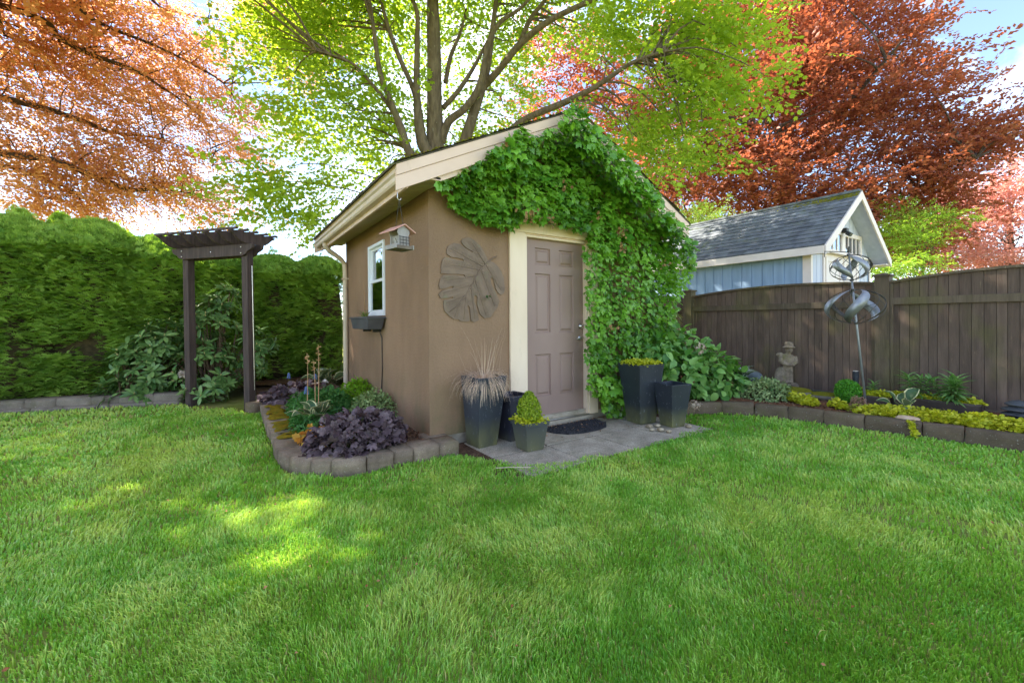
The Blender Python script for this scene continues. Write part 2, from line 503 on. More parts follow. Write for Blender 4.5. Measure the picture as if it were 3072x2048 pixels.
# grass blades: one countless mass
def grass():
    lp = LAWN
    V, F, A = [], [], []
    n0 = 0
    bands = [(0.9, 2.0, 30000, 1.0), (2.0, 3.2, 17000, 1.3), (3.2, 4.8, 7500, 1.9), (4.8, 7.0, 3000, 3.0), (7.0, 11.5, 1150, 4.6)]
    for r0, r1, dens, wsc in bands:
        th0, th1 = math.radians(-31), math.radians(96)          # azimuth from +Y towards +X, the photo's view plus a margin
        area = (th1 - th0) / 2 * (r1 * r1 - r0 * r0)
        n = int(area * dens)
        r_ = np.sqrt(rng.uniform(r0 * r0, r1 * r1, n)); th = rng.uniform(th0, th1, n)
        x = CAM_C[0] + r_ * np.sin(th); y = CAM_C[1] + r_ * np.cos(th)
        # the edge wanders: blades lean over kerbs and paving
        jx = x + (noise2(x, y, 6) - .5) * .10; jy = y + (noise2(x + 9, y, 6) - .5) * .10
        k = inpoly(jx, jy, lp)
        keep = noise2(x + 50, y, 2.2) * .6 + noise2(x, y + 31, 9) * .4
        k &= rng.random(n) < np.clip(.25 + 1.35 * keep, .2, 1)
        x, y = x[k], y[k]; n = len(x)
        big = noise2(x, y, .9); mid = noise2(x + 17, y + 3, 3.1); sm = noise2(x + 5, y + 77, 11)
        h = (.012 + .015 * rng.random(n)) * (.70 + .6 * mid) * (.62 + .8 * sm)
        tall = (rng.random(n) < .12 * np.clip((noise2(x + 13, y + 61, 1.9) - .40) / .3, 0, 1)); h[tall] *= 1.6
        w = (.0013 + .0012 * rng.random(n)) * wsc
        la = 2 * math.pi * (noise2(x + 3, y + 9, .7) * 1.6 + .5 * noise2(x, y, 4.5)) + rng.normal(0, 1.15, n)
        ln = h * (.25 + .75 * rng.random(n)) * (.55 + .8 * noise2(x + 40, y + 40, 2.5))
        dx, dy = np.cos(la), np.sin(la)
        fa = rng.uniform(0, 2 * math.pi, n)
        px, py = np.cos(fa) * w, np.sin(fa) * w
        z0 = np.full(n, -.012)
        p = np.zeros((n, 5, 3))
        p[:, 0] = np.stack([x - px, y - py, z0], 1); p[:, 1] = np.stack([x + px, y + py, z0], 1)
        mx, my, mz = x + dx * ln * .35, y + dy * ln * .35, h * .62
        p[:, 2] = np.stack([mx - px * .85, my - py * .85, mz], 1); p[:, 3] = np.stack([mx + px * .85, my + py * .85, mz], 1)
        p[:, 4] = np.stack([x + dx * ln, y + dy * ln, h * (1 - .15 * (ln / h))], 1)
        f = np.array([[0, 1, 3], [0, 3, 2], [2, 3, 4]])[None] + (np.arange(n) * 5)[:, None, None] + n0
        a = np.clip(.40 + .8 * (big - .5) + .8 * (mid - .5) + .5 * (sm - .5) + rng.normal(0, .22, n), 0, .78)
        dry = rng.random(n) < (.015 + .09 * np.clip(noise2(x + 70, y + 20, 1.7) - .62, 0, 1) / .38)
        a[dry] = 1.0
        av = np.repeat(a[:, None], 5, 1)
        V.append(p.reshape(-1, 3)); F.append(f.reshape(-1, 3)); A.append(av.ravel()); n0 += 5 * n
    return np.concatenate(V), np.concatenate(F), np.concatenate(A)
g = G('grass_blade')
v = g.n('Attribute', attribute_name='v').outputs['Fac']
col = g.ramp(v, [(0, lin(102, 168, 48)), (.32, lin(150, 206, 64)), (.55, lin(182, 216, 116)), (.78, lin(216, 230, 108)), (.84, lin(204, 184, 120)), (1.0, lin(210, 176, 120))])
p = g.pbsdf(col, .38, .5)
t = g.n('BsdfTranslucent', {'Color': lin(170, 206, 70)})
M['grass'] = g.done(g.n('MixShader', {0: .42, 1: p.outputs[0], 2: t.outputs[0]}))
gv, gf, ga = grass()
tag(npmesh('grass', gv, gf, M['grass'], v=ga), 'short mown green grass covering the whole lawn', 'grass', kind='stuff')
print('grass tris', len(gf))

n = 420
r_ = np.sqrt(rng.uniform(1.0, 64, n)); th = rng.uniform(math.radians(-20), math.radians(88), n)
x = CAM_C[0] + r_ * np.sin(th); y = CAM_C[1] + r_ * np.cos(th); k = inpoly(x, y, LAWN); x, y = x[k], y[k]; n = len(x)
d = rng.normal(size=(n, 3)); d[:, 2] *= .35
v_, f_, a_ = scatter(t_diamond(.6, .2), np.stack([x, y, rng.uniform(.012, .03, n)], 1), frames(d, np.tile([0, 0, 1.], (n, 1)) + .5 * rng.normal(size=(n, 3))), rng.uniform(.008, .022, n), rng.random(n))
tag(npmesh('fallen_leaves', v_, f_, mat_leaf('fallen_leaf', lin(150, 92, 60), lin(206, 150, 110), lin(170, 100, 50), .15, .7, .2), v=a_), 'small brown and orange fallen leaves scattered over the lawn', 'leaves', kind='stuff')

# ------------------------------------------------------------------ patio slabs
pt = tag(B().poly([(.16, 0.02, -.010), (2.95, .02, -.010), (2.95, -1.16, -.010), (.16, -1.16, -.010)]).build('patio', M['soil']),
         'small paved patio of aggregate slabs at the shed door', kind='structure')
sx = [.20, .33, .93, 1.535, 2.14, 2.77]
for i in range(1, 5):
    for j, (y0, y1) in enumerate([(-.03, -.575), (-.59, -1.135)]):
        gp = .006
        bb = B().box(sx[i] + gp, sx[i + 1] - gp, y1 + gp, y0 - gp, -.03, .003 + random.uniform(-.004, .004))
        bb.build('paving_slab', M['slab'], pt, bevel=.006)

# ------------------------------------------------------------------ planting-bed soil
def bed(name, pts, z, mat, label, amp=.02, step=.12):
    xs = [p_[0] for p_ in pts]; ys = [p_[1] for p_ in pts]
    X = np.arange(min(xs), max(xs) + step, step); Y = np.arange(min(ys), max(ys) + step, step)
    gx, gy = np.meshgrid(X, Y, indexing='ij')
    gzv = z + amp * (noise2(gx, gy, 3) + .6 * noise2(gx, gy, 9) - .8)
    cx = (gx[:-1, :-1] + step / 2); cy = (gy[:-1, :-1] + step / 2)
    inside = inpoly(cx, cy, pts)
    idx = np.arange(gx.size).reshape(gx.shape)
    f = np.stack([idx[:-1, :-1], idx[1:, :-1], idx[1:, 1:], idx[:-1, 1:]], -1)[inside]
    o = npmesh(name, np.stack([gx, gy, gzv], -1).reshape(-1, 3), f, mat, smooth=True)
    return tag(o, label, kind='structure')
bed('bed_soil', [(-1.12, 3.4), (-1.12, .2), (-.9, -.15), (.1, -.18), (.1, .0), (.02, .02), (.02, 3.4), (.02, 5.2), (-1.3, 5.2)], .085, M['soil'],
    'brown bark mulch in the raised bed beside the shed wall')
bed('bed_soil', [(3.25, -.1), (3.3, -.5), (3.7, -.75), (3.95, -1.35), (4.1, -2.1), (4.25, -3.1), (4.4, -4.7), (5.72, -4.7), (5.72, 2.2), (3.25, 2.2)], .10, M['soil_red'],
    'reddish bark mulch in the border along the fence')
bed('bed_soil', [(-7.6, 5.45), (-5.4, 5.0), (-4.0, 4.8), (-3.2, 4.58), (-2.0, 4.2), (-1.2, 4.4), (1.5, 4.8), (1.5, 7.5), (-7.6, 7.5)], .13, M['soil'],
    'dark mulch under the hedge behind the low block edging')
# mulch chips
def chips(n, poly, z, mat, name, label, s0=.006, s1=.02):
    xs = [p_[0] for p_ in poly]; ys = [p_[1] for p_ in poly]
    x = rng.uniform(min(xs), max(xs), n); y = rng.uniform(min(ys), max(ys), n)
    k = inpoly(x, y, poly); x, y = x[k], y[k]; n = len(x)
    T = (np.array([[-.5, 0, 0], [.5, 0, 0], [.5, 1, .1], [-.5, 1, 0], [0, .5, .35]], float), np.array([[0, 1, 4], [1, 2, 4], [2, 3, 4], [3, 0, 4]]), np.zeros(5))
    d = rng.normal(size=(n, 3)); d[:, 2] *= .25
    v_, f_, a_ = scatter(T, np.stack([x, y, np.full(n, z) + rng.uniform(-.005, .012, n)], 1), frames(d, np.tile([0, 0, 1.], (n, 1)) + .3 * rng.normal(size=(n, 3))), rng.uniform(s0, s1, n), rng.random(n))
    tag(npmesh(name, v_, f_, mat, v=a_), label, 'mulch', kind='stuff')
M['chip'] = mat_leaf('mulch_chip', lin(70, 50, 40), lin(150, 118, 92), lin(60, 40, 30), .02, .95, .1)
chips(9000, [(-1.05, 3.2), (-1.05, .2), (-.85, -.1), (.02, -.12), (.0, 3.2)], .085, M['chip'], 'bark_chips', 'loose bark chips in the raised bed by the shed')
chips(9000, [(3.3, -.45), (3.75, -.85), (4.05, -1.6), (4.3, -3.4), (4.8, -3.6), (5.0, 0), (3.4, .4)], .10, M['chip'], 'bark_chips', 'loose bark chips in the border along the fence')

# ------------------------------------------------------------------ rough blocks for the edging
def rough_block(seed):
    r2 = np.random.default_rng(seed)
    nx, ny, nz = 5, 3, 3
    idx = {}; V = []
    def vid(i, j, k):
        if (i, j, k) not in idx:
            p_ = np.array([i / nx - .5, j / ny - .5, k / nz - .5])
            edge = sum(q in (0, m) for q, m in ((i, nx), (j, ny), (k, nz)))
            p_ *= 1 - .010 * (edge >= 2) - .012 * (edge == 3)
            jit = r2.normal(0, .008, 3)
            if j == 0: jit[1] = r2.normal(-.006, .022)            # split face
            V.append(p_ + jit); idx[(i, j, k)] = len(V) - 1
        return idx[(i, j, k)]
    F = []
    for a in range(nx):
        for c in range(nz):
            F += [[vid(a, 0, c), vid(a + 1, 0, c), vid(a + 1, 0, c + 1), vid(a, 0, c + 1)], [vid(a, ny, c), vid(a, ny, c + 1), vid(a + 1, ny, c + 1), vid(a + 1, ny, c)]]
        for c in range(ny):
            F += [[vid(a, c, nz), vid(a + 1, c, nz), vid(a + 1, c + 1, nz), vid(a, c + 1, nz)]]
    for b_ in range(ny):
        for c in range(nz):
            F += [[vid(0, b_, c), vid(0, b_, c + 1), vid(0, b_ + 1, c + 1), vid(0, b_ + 1, c)], [vid(nx, b_, c), vid(nx, b_ + 1, c), vid(nx, b_ + 1, c + 1), vid(nx, b_, c + 1)]]
    return V, F
_blk = [rough_block(s_) for s_ in range(5)]
def block_meshes(mat):
    return [npmesh('block', v_, f_, mat, link=False) for v_, f_ in _blk]
def run_blocks(path, parent, meshes, z0, h, dep, length, name='block', tilt=.012, skip=()):
    """blocks along a path; the path is the outer (lawn-side) face, the beds lie to its left"""
    path = [np.array(p_, float) for p_ in path]
    segs = [np.linalg.norm(path[i + 1] - path[i]) for i in range(len(path) - 1)]
    tot = sum(segs); n = max(1, round(tot / length)); out = []
    def pt_at(s_):
        for i, L in enumerate(segs):
            if s_ <= L or i == len(segs) - 1:
                return path[i] + (path[i + 1] - path[i]) * (s_ / L)
            s_ -= L
    cuts = [tot * i / n for i in range(n + 1)]
    for i in range(1, n): cuts[i] += random.uniform(-.12, .12) * length
    for i in range(n):
        a, c = pt_at(cuts[i]), pt_at(cuts[i + 1])
        d = c - a; L = np.linalg.norm(d); d /= L
        nrm = np.array([d[1], -d[0]])                 # outwards, to the lawn
        mid = (a + c) / 2 - nrm * (dep / 2 + random.uniform(-.008, .006))
        R3 = np.array([[d[0], -nrm[0], 0], [d[1], -nrm[1], 0], [0, 0, 1]]).astype(float)
        tl = Euler((random.gauss(0, tilt), random.gauss(0, tilt), random.gauss(0, tilt * .7))).to_matrix()
        R3 = R3 @ np.array(tl)
        out.append(inst(random.choice(meshes), name, parent, (mid[0], mid[1], z0 + h / 2 + random.uniform(-.004, .004)), R3, (L - .004, dep, h)))
    return out
bm_front = block_meshes(M['block']); bm_brown = block_meshes(M['block_brown']); bm_grey = block_meshes(M['block_grey'])
# wait for direction: outer faces lie on the right of the walking direction
e1 = thing('bed_edging', 'concrete block edging round the raised bed beside the brown shed', 'edging', (-.9, -.2, 0))
run_blocks([(-1.21, 2.62), (-1.21, .33)], e1, bm_front, -.06, .175, .27, .40)
run_blocks([(-1.21, .32), (-1.185, .14), (-1.11, -.04), (-.99, -.19), (-.83, -.285), (-.66, -.31)], e1, bm_front, -.06, .175, .27, .23)
run_blocks([(-.655, -.31), (.15, -.30)], e1, bm_front, -.06, .175, .24, .205)
run_blocks([(.15, -.055), (.155, .14)], e1, bm_front, -.06, .17, .22, .2)
run_blocks([(-1.19, 2.62), (-1.19, .33), (-1.165, .12), (-1.0, -.17), (-.83, -.262), (-.66, -.288), (.13, -.278)], e1, bm_front, -.16, .115, .2, .3, name='base_block')
# golden moss cushions on the long side
for (y0, y1) in ((1.55, 2.55), (.98, 1.45), (.62, .92)):
    n = 40; m = 12
    X = np.linspace(-1.19, -.97, m); Y = np.linspace(y0, y1, n)
    gx, gy = np.meshgrid(X, Y, indexing='ij')
    e_ = np.minimum(np.minimum((gx + 1.19), (-.97 - gx)) / .05, np.minimum(gy - y0, y1 - gy) / .06).clip(0, 1)
    zz_ = .108 + .022 * e_ * (.5 + noise2(gx, gy, 20)) 
    gx2 = gx + (noise2(gx, gy, 14) - .5) * .04
    idx = np.arange(gx.size).reshape(gx.shape)
    f = np.stack([idx[:-1, :-1], idx[1:, :-1], idx[1:, 1:], idx[:-1, 1:]], -1).reshape(-1, 4)
    kf = noise2(f[:, 0] * 3.7, f[:, 0] * 1.3, .37) * .0 + e_.ravel()[f].mean(1) * .5 + .9 * noise2(gx.ravel()[f[:, 0]], gy.ravel()[f[:, 0]], 13)
    f = f[kf > .62]
    o = npmesh('moss', np.stack([gx2, gy, zz_], -1).reshape(-1, 3), f, M['moss'], e1, smooth=True)
    o['label'] = 'golden brown moss growing on the blocks'
e2 = thing('bed_edging', 'long curved block edging in front of the border along the fence', 'edging', (4.0, -1.8, 0))
run_blocks(RIGHT_EDGE, e2, bm_brown, -.05, .185, .16, .36)
e3 = thing('bed_edging', 'low grey block edging in front of the cedar hedge', 'edging', (-4, 4.7, 0))
run_blocks(HEDGE_EDGE, e3, bm_grey, .045, .11, .22, .36)
run_blocks([(x - .02, y - .03) for x, y in HEDGE_EDGE], e3, bm_grey, -.05, .095, .22, .33, name='base_block')
fs = inst(bm_brown[0], 'edging_stone', None, (-1.22, 2.78, .05), Euler((0, .02, .5)).to_matrix(), (.24, .18, .17))
tag(fs, 'single square stone at the foot of the arbor post', 'stone')
# ------------------------------------------------------------------ brown shed
SW, SD = 3.204, 3.25
EO, FO = .405, .28                              # side and front overhang
SL = .489
def roof_top(x):
    return 2.463 + SL * (x + EO) if x <= SW / 2 else 2.463 + SL * (SW + EO - x)
def wall_top(x):
    return 2.40 + SL * x if x <= SW / 2 else 2.40 + SL * (SW - x)
shed = thing('garden_shed', 'small brown stucco garden shed with beige trim and ivy over its gable', 'shed', (SW / 2, SD / 2, 0))
DX0, DX1, DZ0, DZ1 = 1.108, 2.008, .075, 2.105
WY0, WY1, WZ0, WZ1 = 1.30, 1.945, 1.247, 2.146
zb = .09
b = B()                                         # front wall round the door opening
b.poly([(0, 0, zb), (DX0, 0, zb), (DX0, 0, DZ1), (DX0, 0, wall_top(DX0)), (0, 0, wall_top(0))])
b.poly([(DX0, 0, DZ1), (DX1, 0, DZ1), (DX1, 0, wall_top(DX1)), (SW / 2, 0, wall_top(SW / 2)), (DX0, 0, wall_top(DX0))])
b.poly([(DX1, 0, zb), (SW, 0, zb), (SW, 0, wall_top(SW)), (DX1, 0, wall_top(DX1)), (DX1, 0, DZ1)])
for xa in (DX0, DX1): b.poly([(xa, 0, zb), (xa, .12, zb), (xa, .12, DZ1), (xa, 0, DZ1)])
b.poly([(DX0, 0, DZ1), (DX1, 0, DZ1), (DX1, .12, DZ1), (DX0, .12, DZ1)])
b.build('front_wall', M['stucco'], shed)
b = B()
b.poly([(0, 0, zb), (0, 0, 2.40), (0, WY0, 2.40), (0, WY0, zb)])
b.poly([(0, WY1, zb), (0, WY1, 2.40), (0, SD, 2.40), (0, SD, zb)])
b.poly([(0, WY0, WZ1), (0, WY0, 2.40), (0, WY1, 2.40), (0, WY1, WZ1)])
b.poly([(0, WY0, zb), (0, WY0, WZ0), (0, WY1, WZ0), (0, WY1, zb)])
for ya in (WY0, WY1): b.poly([(0, ya, WZ0), (.10, ya, WZ0), (.10, ya, WZ1), (0, ya, WZ1)])
for za in (WZ0, WZ1): b.poly([(0, WY0, za), (.10, WY0, za), (.10, WY1, za), (0, WY1, za)])
b.build('side_wall', M['stucco'], shed)
B().poly([(SW, 0, zb), (SW, SD, zb), (SW, SD, 2.40), (SW, 0, 2.40)]).build('side_wall', M['stucco'], shed)
B().poly([(0, SD, zb), (SW, SD, zb), (SW, SD, 2.40), (SW / 2, SD, wall_top(SW / 2)), (0, SD, 2.40)]).build('back_wall', M['stucco'], shed)
B().box(.012, SW - .012, .012, SD - .012, -.05, .12).build('foundation', M['concrete'], shed)
# interior partition keeps the room dark behind the panes
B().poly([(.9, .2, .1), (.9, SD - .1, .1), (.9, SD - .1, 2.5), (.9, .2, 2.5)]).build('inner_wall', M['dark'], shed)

# roof slabs with lapped courses
for s_ in (0, 1):
    b = B()
    mx = (lambda x: x) if s_ == 0 else (lambda x: SW - x)
    y0, y1 = -FO - .036, SD + FO + .03
    x0, x1 = -EO - .03, SW / 2
    b.prism([(mx(x0), y0, roof_top(0) - SL * (0 - x0) + .001), (mx(x1), y0, roof_top(x1) + .001), (mx(x1), y0, roof_top(x1) + .012), (mx(x0), y0, roof_top(0) - SL * (0 - x0) + .012)], (0, y1 - y0, 0))
    roof = b.build('roof', M['shingle_dark'], shed)
    b = B(); n = 15
    for i in range(n):
        xa = x0 + (x1 - x0) * i / n; xb = x0 + (x1 - x0) * (i + 1.15) / n
        xb = min(xb, x1)
        za, zc = 2.463 + SL * (xa + EO), 2.463 + SL * (xb + EO)
        ys = np.linspace(y0 - .012, y1 + .012, 22) + rng.normal(0, .006, 22)
        for j in range(21):
            e_ = random.uniform(-.006, .006)
            b.add([(mx(xa + e_), ys[j], za + .026), (mx(xa + e_), ys[j + 1], za + .025), (mx(xb), ys[j + 1], zc + .018), (mx(xb), ys[j], zc + .018),
                   (mx(xa + e_), ys[j], za + .012), (mx(xa + e_), ys[j + 1], za + .012)], [(0, 1, 2, 3), (0, 4, 5, 1)])
    o = b.build('shingle_courses', M['shingle_dark'], roof); o['kind'] = 'stuff'
# leaf litter and moss lumps along the rake edge
b = B()
for i in range(120):
    x = random.uniform(-EO, SW / 2 - .15); z = roof_top(x) + .03; y = -FO - .02 + random.uniform(-.03, .06)
    r_ = random.uniform(.006, .016)
    b.lathe([(.0, -.5 * r_), (r_, 0), (.6 * r_, .7 * r_), (0, .9 * r_)], (x, y, z), 5)
o = b.build('roof_moss', M['moss_green'], shed); o['kind'] = 'stuff'

# rake fascia: an upper and a lower board on each slope, both ends
for (ya, yb) in ((-FO - .022, -FO), (SD + FO, SD + FO + .022)):
    for s_ in (0, 1):
        mx = (lambda x: x) if s_ == 0 else (lambda x: SW - x)
        for (t0, t1, pr) in ((0.0, .092, .008), (.094, .215, 0.0)):
            pts = [(mx(-EO), 0, 2.463 - t0), (mx(SW / 2), 0, roof_top(SW / 2) - t0), (mx(SW / 2), 0, roof_top(SW / 2) - t1), (mx(-EO), 0, 2.463 - t1)]
            y_ = ya - pr if ya < 0 else ya
            B().prism([(p_[0], y_, p_[2]) for p_ in pts], (0, yb - ya + pr, 0)).build('rake_fascia', M['trim'], shed, bevel=.003)
# sloping soffit under the front and back overhang
for (ya, yb) in ((-FO, 0.0), (SD, SD + FO)):
    for s_ in (0, 1):
        mx = (lambda x: x) if s_ == 0 else (lambda x: SW - x)
        pts = [(mx(-EO + .12), ya, 2.40), (mx(0), ya, 2.402), (mx(SW / 2), ya, wall_top(SW / 2) + .002), (mx(SW / 2), ya, wall_top(SW / 2) + .03), (mx(-EO + .12), ya, 2.44)]
        B().prism(pts, (0, yb - ya, 0)).build('rake_soffit', M['trim'], shed)
# eave soffit in narrow panels, eave fascia and gutter on both sides
for s_ in (0, 1):
    mx = (lambda x: x) if s_ == 0 else (lambda x: SW - x)
    yy = -FO + .002
    k = 0
    while yy < SD + FO - .02:
        ye = min(yy + .098, SD + FO - .002)
        if s_ == 0 or k % 4 == 0:
            B().box(min(mx(-EO + .11), mx(-.002)), max(mx(-EO + .11), mx(-.002)), yy + .004, (ye if s_ == 0 else min(yy + .39, SD + FO)) - .004, 2.398, 2.412).build('soffit_panel', M['soffit'], shed, bevel=.003, seg=1)
        yy = ye; k += 1
    B().box(min(mx(-EO + .11), mx(0)), max(mx(-EO + .11), mx(0)), -FO, SD + FO, 2.412, 2.43).build('soffit_backing', M['soffit'], shed)
    B().box(min(mx(-EO + .085), mx(-EO + .109)), max(mx(-EO + .085), mx(-EO + .109)), -FO + .001, SD + FO - .001, 2.29, 2.45).build('eave_fascia', M['trim'], shed, bevel=.003)
    prof = [(-EO + .084, 2.335), (-EO + .03, 2.335), (-EO + .018, 2.352), (-EO + .012, 2.385), (-EO - .004, 2.40), (-EO - .004, 2.425), (-EO + .006, 2.43), (-EO + .006, 2.448), (-EO - .006, 2.45), (-EO - .006, 2.458),
            (-EO + .012, 2.458), (-EO + .02, 2.39), (-EO + .034, 2.345), (-EO + .080, 2.345), (-EO + .084, 2.45)]
    B().prism([(mx(p_[0]), -FO + .003, p_[1]) for p_ in prof], (0, SD + 2 * FO - .006, 0)).build('gutter', M['gutter'], shed)
# downspout
b = B()
def rect_tube(b, pts, wx, wy):
    for i in range(len(pts) - 1):
        a, c = np.array(pts[i], float), np.array(pts[i + 1], float)
        d = c - a; L = np.linalg.norm(d); d /= L
        s1 = np.cross(d, [0, 1, 0]); s1 /= np.linalg.norm(s1)
        b.obox((a + c) / 2, s1 * wx, np.array([0, 1, 0]) * wy, d * (L + wx * .55))
pts = [(-.345, 3.02, 2.36), (-.345, 3.02, 2.30), (-.30, 3.03, 2.24), (-.11, 3.10, 2.13), (-.05, 3.13, 2.06), (-.04, 3.135, 1.95), (-.04, 3.135, .14)]
b.tube(pts, .036, 12)
ds = b.build('downspout', M['gutter'], shed, smooth=False)
b = B(); b.box(-.085, .0, 3.085, 3.185, 1.82, 1.845).build('strap', M['gutter'], ds)
# door, casing, threshold
b = B()
def casing_board(pts, name='casing_board'):
    B().prism(pts, (0, -.028, 0)).build(name, M['casing'], casing, bevel=.004)
casing = B().box(DX0 - .018, DX1 + .018, -.004, .115, DZ1 + .004, DZ1 + .018).build('door_casing', M['casing'], shed)
casing_board([(.893, -.001, .06), (DX0 - .012, -.001, .06), (DX0 - .012, -.001, DZ1 + .012), (.893, -.001, DZ1 + .012)])
casing_board([(DX1 + .012, -.001, .06), (2.165, -.001, .06), (2.165, -.001, DZ1 + .012), (DX1 + .012, -.001, DZ1 + .012)])
casing_board([(.893, -.001, DZ1 + .014), (2.165, -.001, DZ1 + .014), (2.165, -.001, DZ1 + .145), (.893, -.001, DZ1 + .145)])
for xa, xb in ((DX0 - .012, DX0 + .012), (DX1 - .012, DX1 + .012)):
    B().box(xa, xb, -.018, .10, .062, DZ1 - .002).build('jamb', M['casing'], casing, bevel=.003)
B().box(DX0 + .0125, DX1 - .0125, -.018, .10, DZ1 - .026, DZ1 - .002).build('head_jamb', M['casing'], casing, bevel=.003)
door = None
def door_slab():
    """slab with six raised panels pressed into its face"""
    X0, X1, Z0, Z1, Y = DX0 + .015, DX1 - .015, .082, DZ1 - .03, .048
    w = X1 - X0
    cols = [(X0 + .15, X0 + w / 2 - .065), (X0 + w / 2 + .065, X1 - .15)]
    rows = [(.33, .80), (1.04, 1.70), (1.80, 1.985)]
    b = B()
    xs = sorted({X0, X1, *[c for p_ in cols for c in p_]}); zs = sorted({Z0, Z1, *[c for p_ in rows for c in p_]})
    for i in range(len(xs) - 1):
        for j in range(len(zs) - 1):
            if (xs[i], xs[i + 1]) in cols and (zs[j], zs[j + 1]) in rows: continue
            b.poly([(xs[i], Y, zs[j]), (xs[i + 1], Y, zs[j]), (xs[i + 1], Y, zs[j + 1]), (xs[i], Y, zs[j + 1])])
    b.poly([(X0, Y, Z0), (X0, Y + .04, Z0), (X0, Y + .04, Z1), (X0, Y, Z1)]); b.poly([(X1, Y, Z0), (X1, Y, Z1), (X1, Y + .04, Z1), (X1, Y + .04, Z0)])
    b.poly([(X0, Y, Z0), (X1, Y, Z0), (X1, Y + .04, Z0), (X0, Y + .04, Z0)]); b.poly([(X0, Y + .04, Z0), (X1, Y + .04, Z0), (X1, Y + .04, Z1), (X0, Y + .04, Z1)])
    d_ = b.build('door', M['door'], shed)
    for c in cols:
        for r_ in rows:
            p = B()
            rings = [(0, 0), (.009, .018), (.024, .018), (.042, .004), (.046, .004)]
            vs = []
            for ins, dy in rings:
                vs += [(c[0] + ins, Y + dy, r_[0] + ins), (c[1] - ins, Y + dy, r_[0] + ins), (c[1] - ins, Y + dy, r_[1] - ins), (c[0] + ins, Y + dy, r_[1] - ins)]
            fs_ = [(4 * k + q, 4 * k + (q + 1) % 4, 4 * k + 4 + (q + 1) % 4, 4 * k + 4 + q) for k in range(len(rings) - 1) for q in range(4)]
            fs_.append(tuple(range(4 * len(rings) - 4, 4 * len(rings))))
            p.add(vs, fs_).build('door_panel', M['door'], d_)
    return d_
door = door_slab()
b = B()
b.lathe([(.033, 0), (.033, .006), (.014, .010), (.012, .045), (.010, .05)], (1.945, .048, .965), 16, axis=(0, -1, 0))
b.tube([(1.945, .002, .965), (1.93, -.004, .966), (1.86, -.006, .960), (1.845, -.004, .955)], [.011, .010, .008, .006], 8)
b.build('handle', M['metal'], door, smooth=True)
b = B(); b.lathe([(.033, 0), (.032, .010), (.024, .022), (.012, .026), (.011, .03)], (1.95, .048, 1.105), 16, axis=(0, -1, 0))
b.build('deadbolt', M['metal'], door, smooth=True)
for z in (.28, 1.08, 1.88):
    B().box(DX0 + .0125, DX0 + .022, .030, .047, z, z + .09).build('hinge', M['metal'], door)
B().box(DX0 - .01, DX1 + .01, -.035, .10, .058, .074).build('threshold', M['metal'], shed, bevel=.003)
B().box(DX0 - .06, 2.06, -.055, .10, -.03, .057).build('door_step', M['concrete'], shed, bevel=.006)
# window
win = B()
fr = .038
X0, X1 = -.022, .055
win.box(X0, X1, WY0 - .004, WY0 + fr, WZ0, WZ1); win.box(X0, X1, WY1 - fr, WY1 + .004, WZ0, WZ1)
win.box(X0 + .001, X1, WY0 + fr, WY1 - fr, WZ1 - fr, WZ1 - .001); win.box(X0 + .001, X1, WY0 + fr, WY1 - fr, WZ0 + .001, WZ0 + fr)
win = win.build('window', M['white'], shed, bevel=.003)
zm = WZ0 + .42
a, c = WY0 + fr + .001, WY1 - fr - .001
b = B(); sw = .028
b.box(.016, .040, a, a + sw, zm + .001, WZ1 - fr - .001); b.box(.016, .040, c - sw, c, zm + .001, WZ1 - fr - .001)
b.box(.017, .039, a + sw, c - sw, WZ1 - fr - .03, WZ1 - fr - .001); b.box(.015, .041, a + sw, c - sw, zm + .001, zm + .03)
b.build('upper_sash', M['white'], win, bevel=.002)
b = B()
b.box(-.008, .013, a, a + sw, WZ0 + fr + .001, zm + .035); b.box(-.008, .013, c - sw, c, WZ0 + fr + .001, zm + .035)
b.box(-.007, .012, a + sw, c - sw, zm - .002, zm + .034); b.box(-.007, .012, a + sw, c - sw, WZ0 + fr + .001, WZ0 + fr + .035)
b.build('lower_sash', M['white'], win, bevel=.002)
B().box(.026, .030, a + sw, c - sw, zm + .03, WZ1 - fr - .03).build('pane', M['glass'], win)
B().box(.002, .006, a + sw, c - sw, WZ0 + fr + .035, zm - .002).build('pane', M['glass'], win)
for k in range(9):
    y = a + .03 + k * (c - a - .06) / 8
    B().obox((.085, y, WZ0 + .30), (.012, .05, 0), (.008, -.002, 0), (0, 0, .56)).build('blind_slat', M['blind'], win)
# wall cable below the window box
tag(B().tube([(-.03, 1.42, 1.05), (-.012, 1.40, .98), (-.01, 1.40, .60), (-.012, 1.43, .35), (-.015, 1.50, .16)], .006, 6).build('wall_cable', M['wire']),
    'thin brown cable running down the side wall from the window box', 'cable')
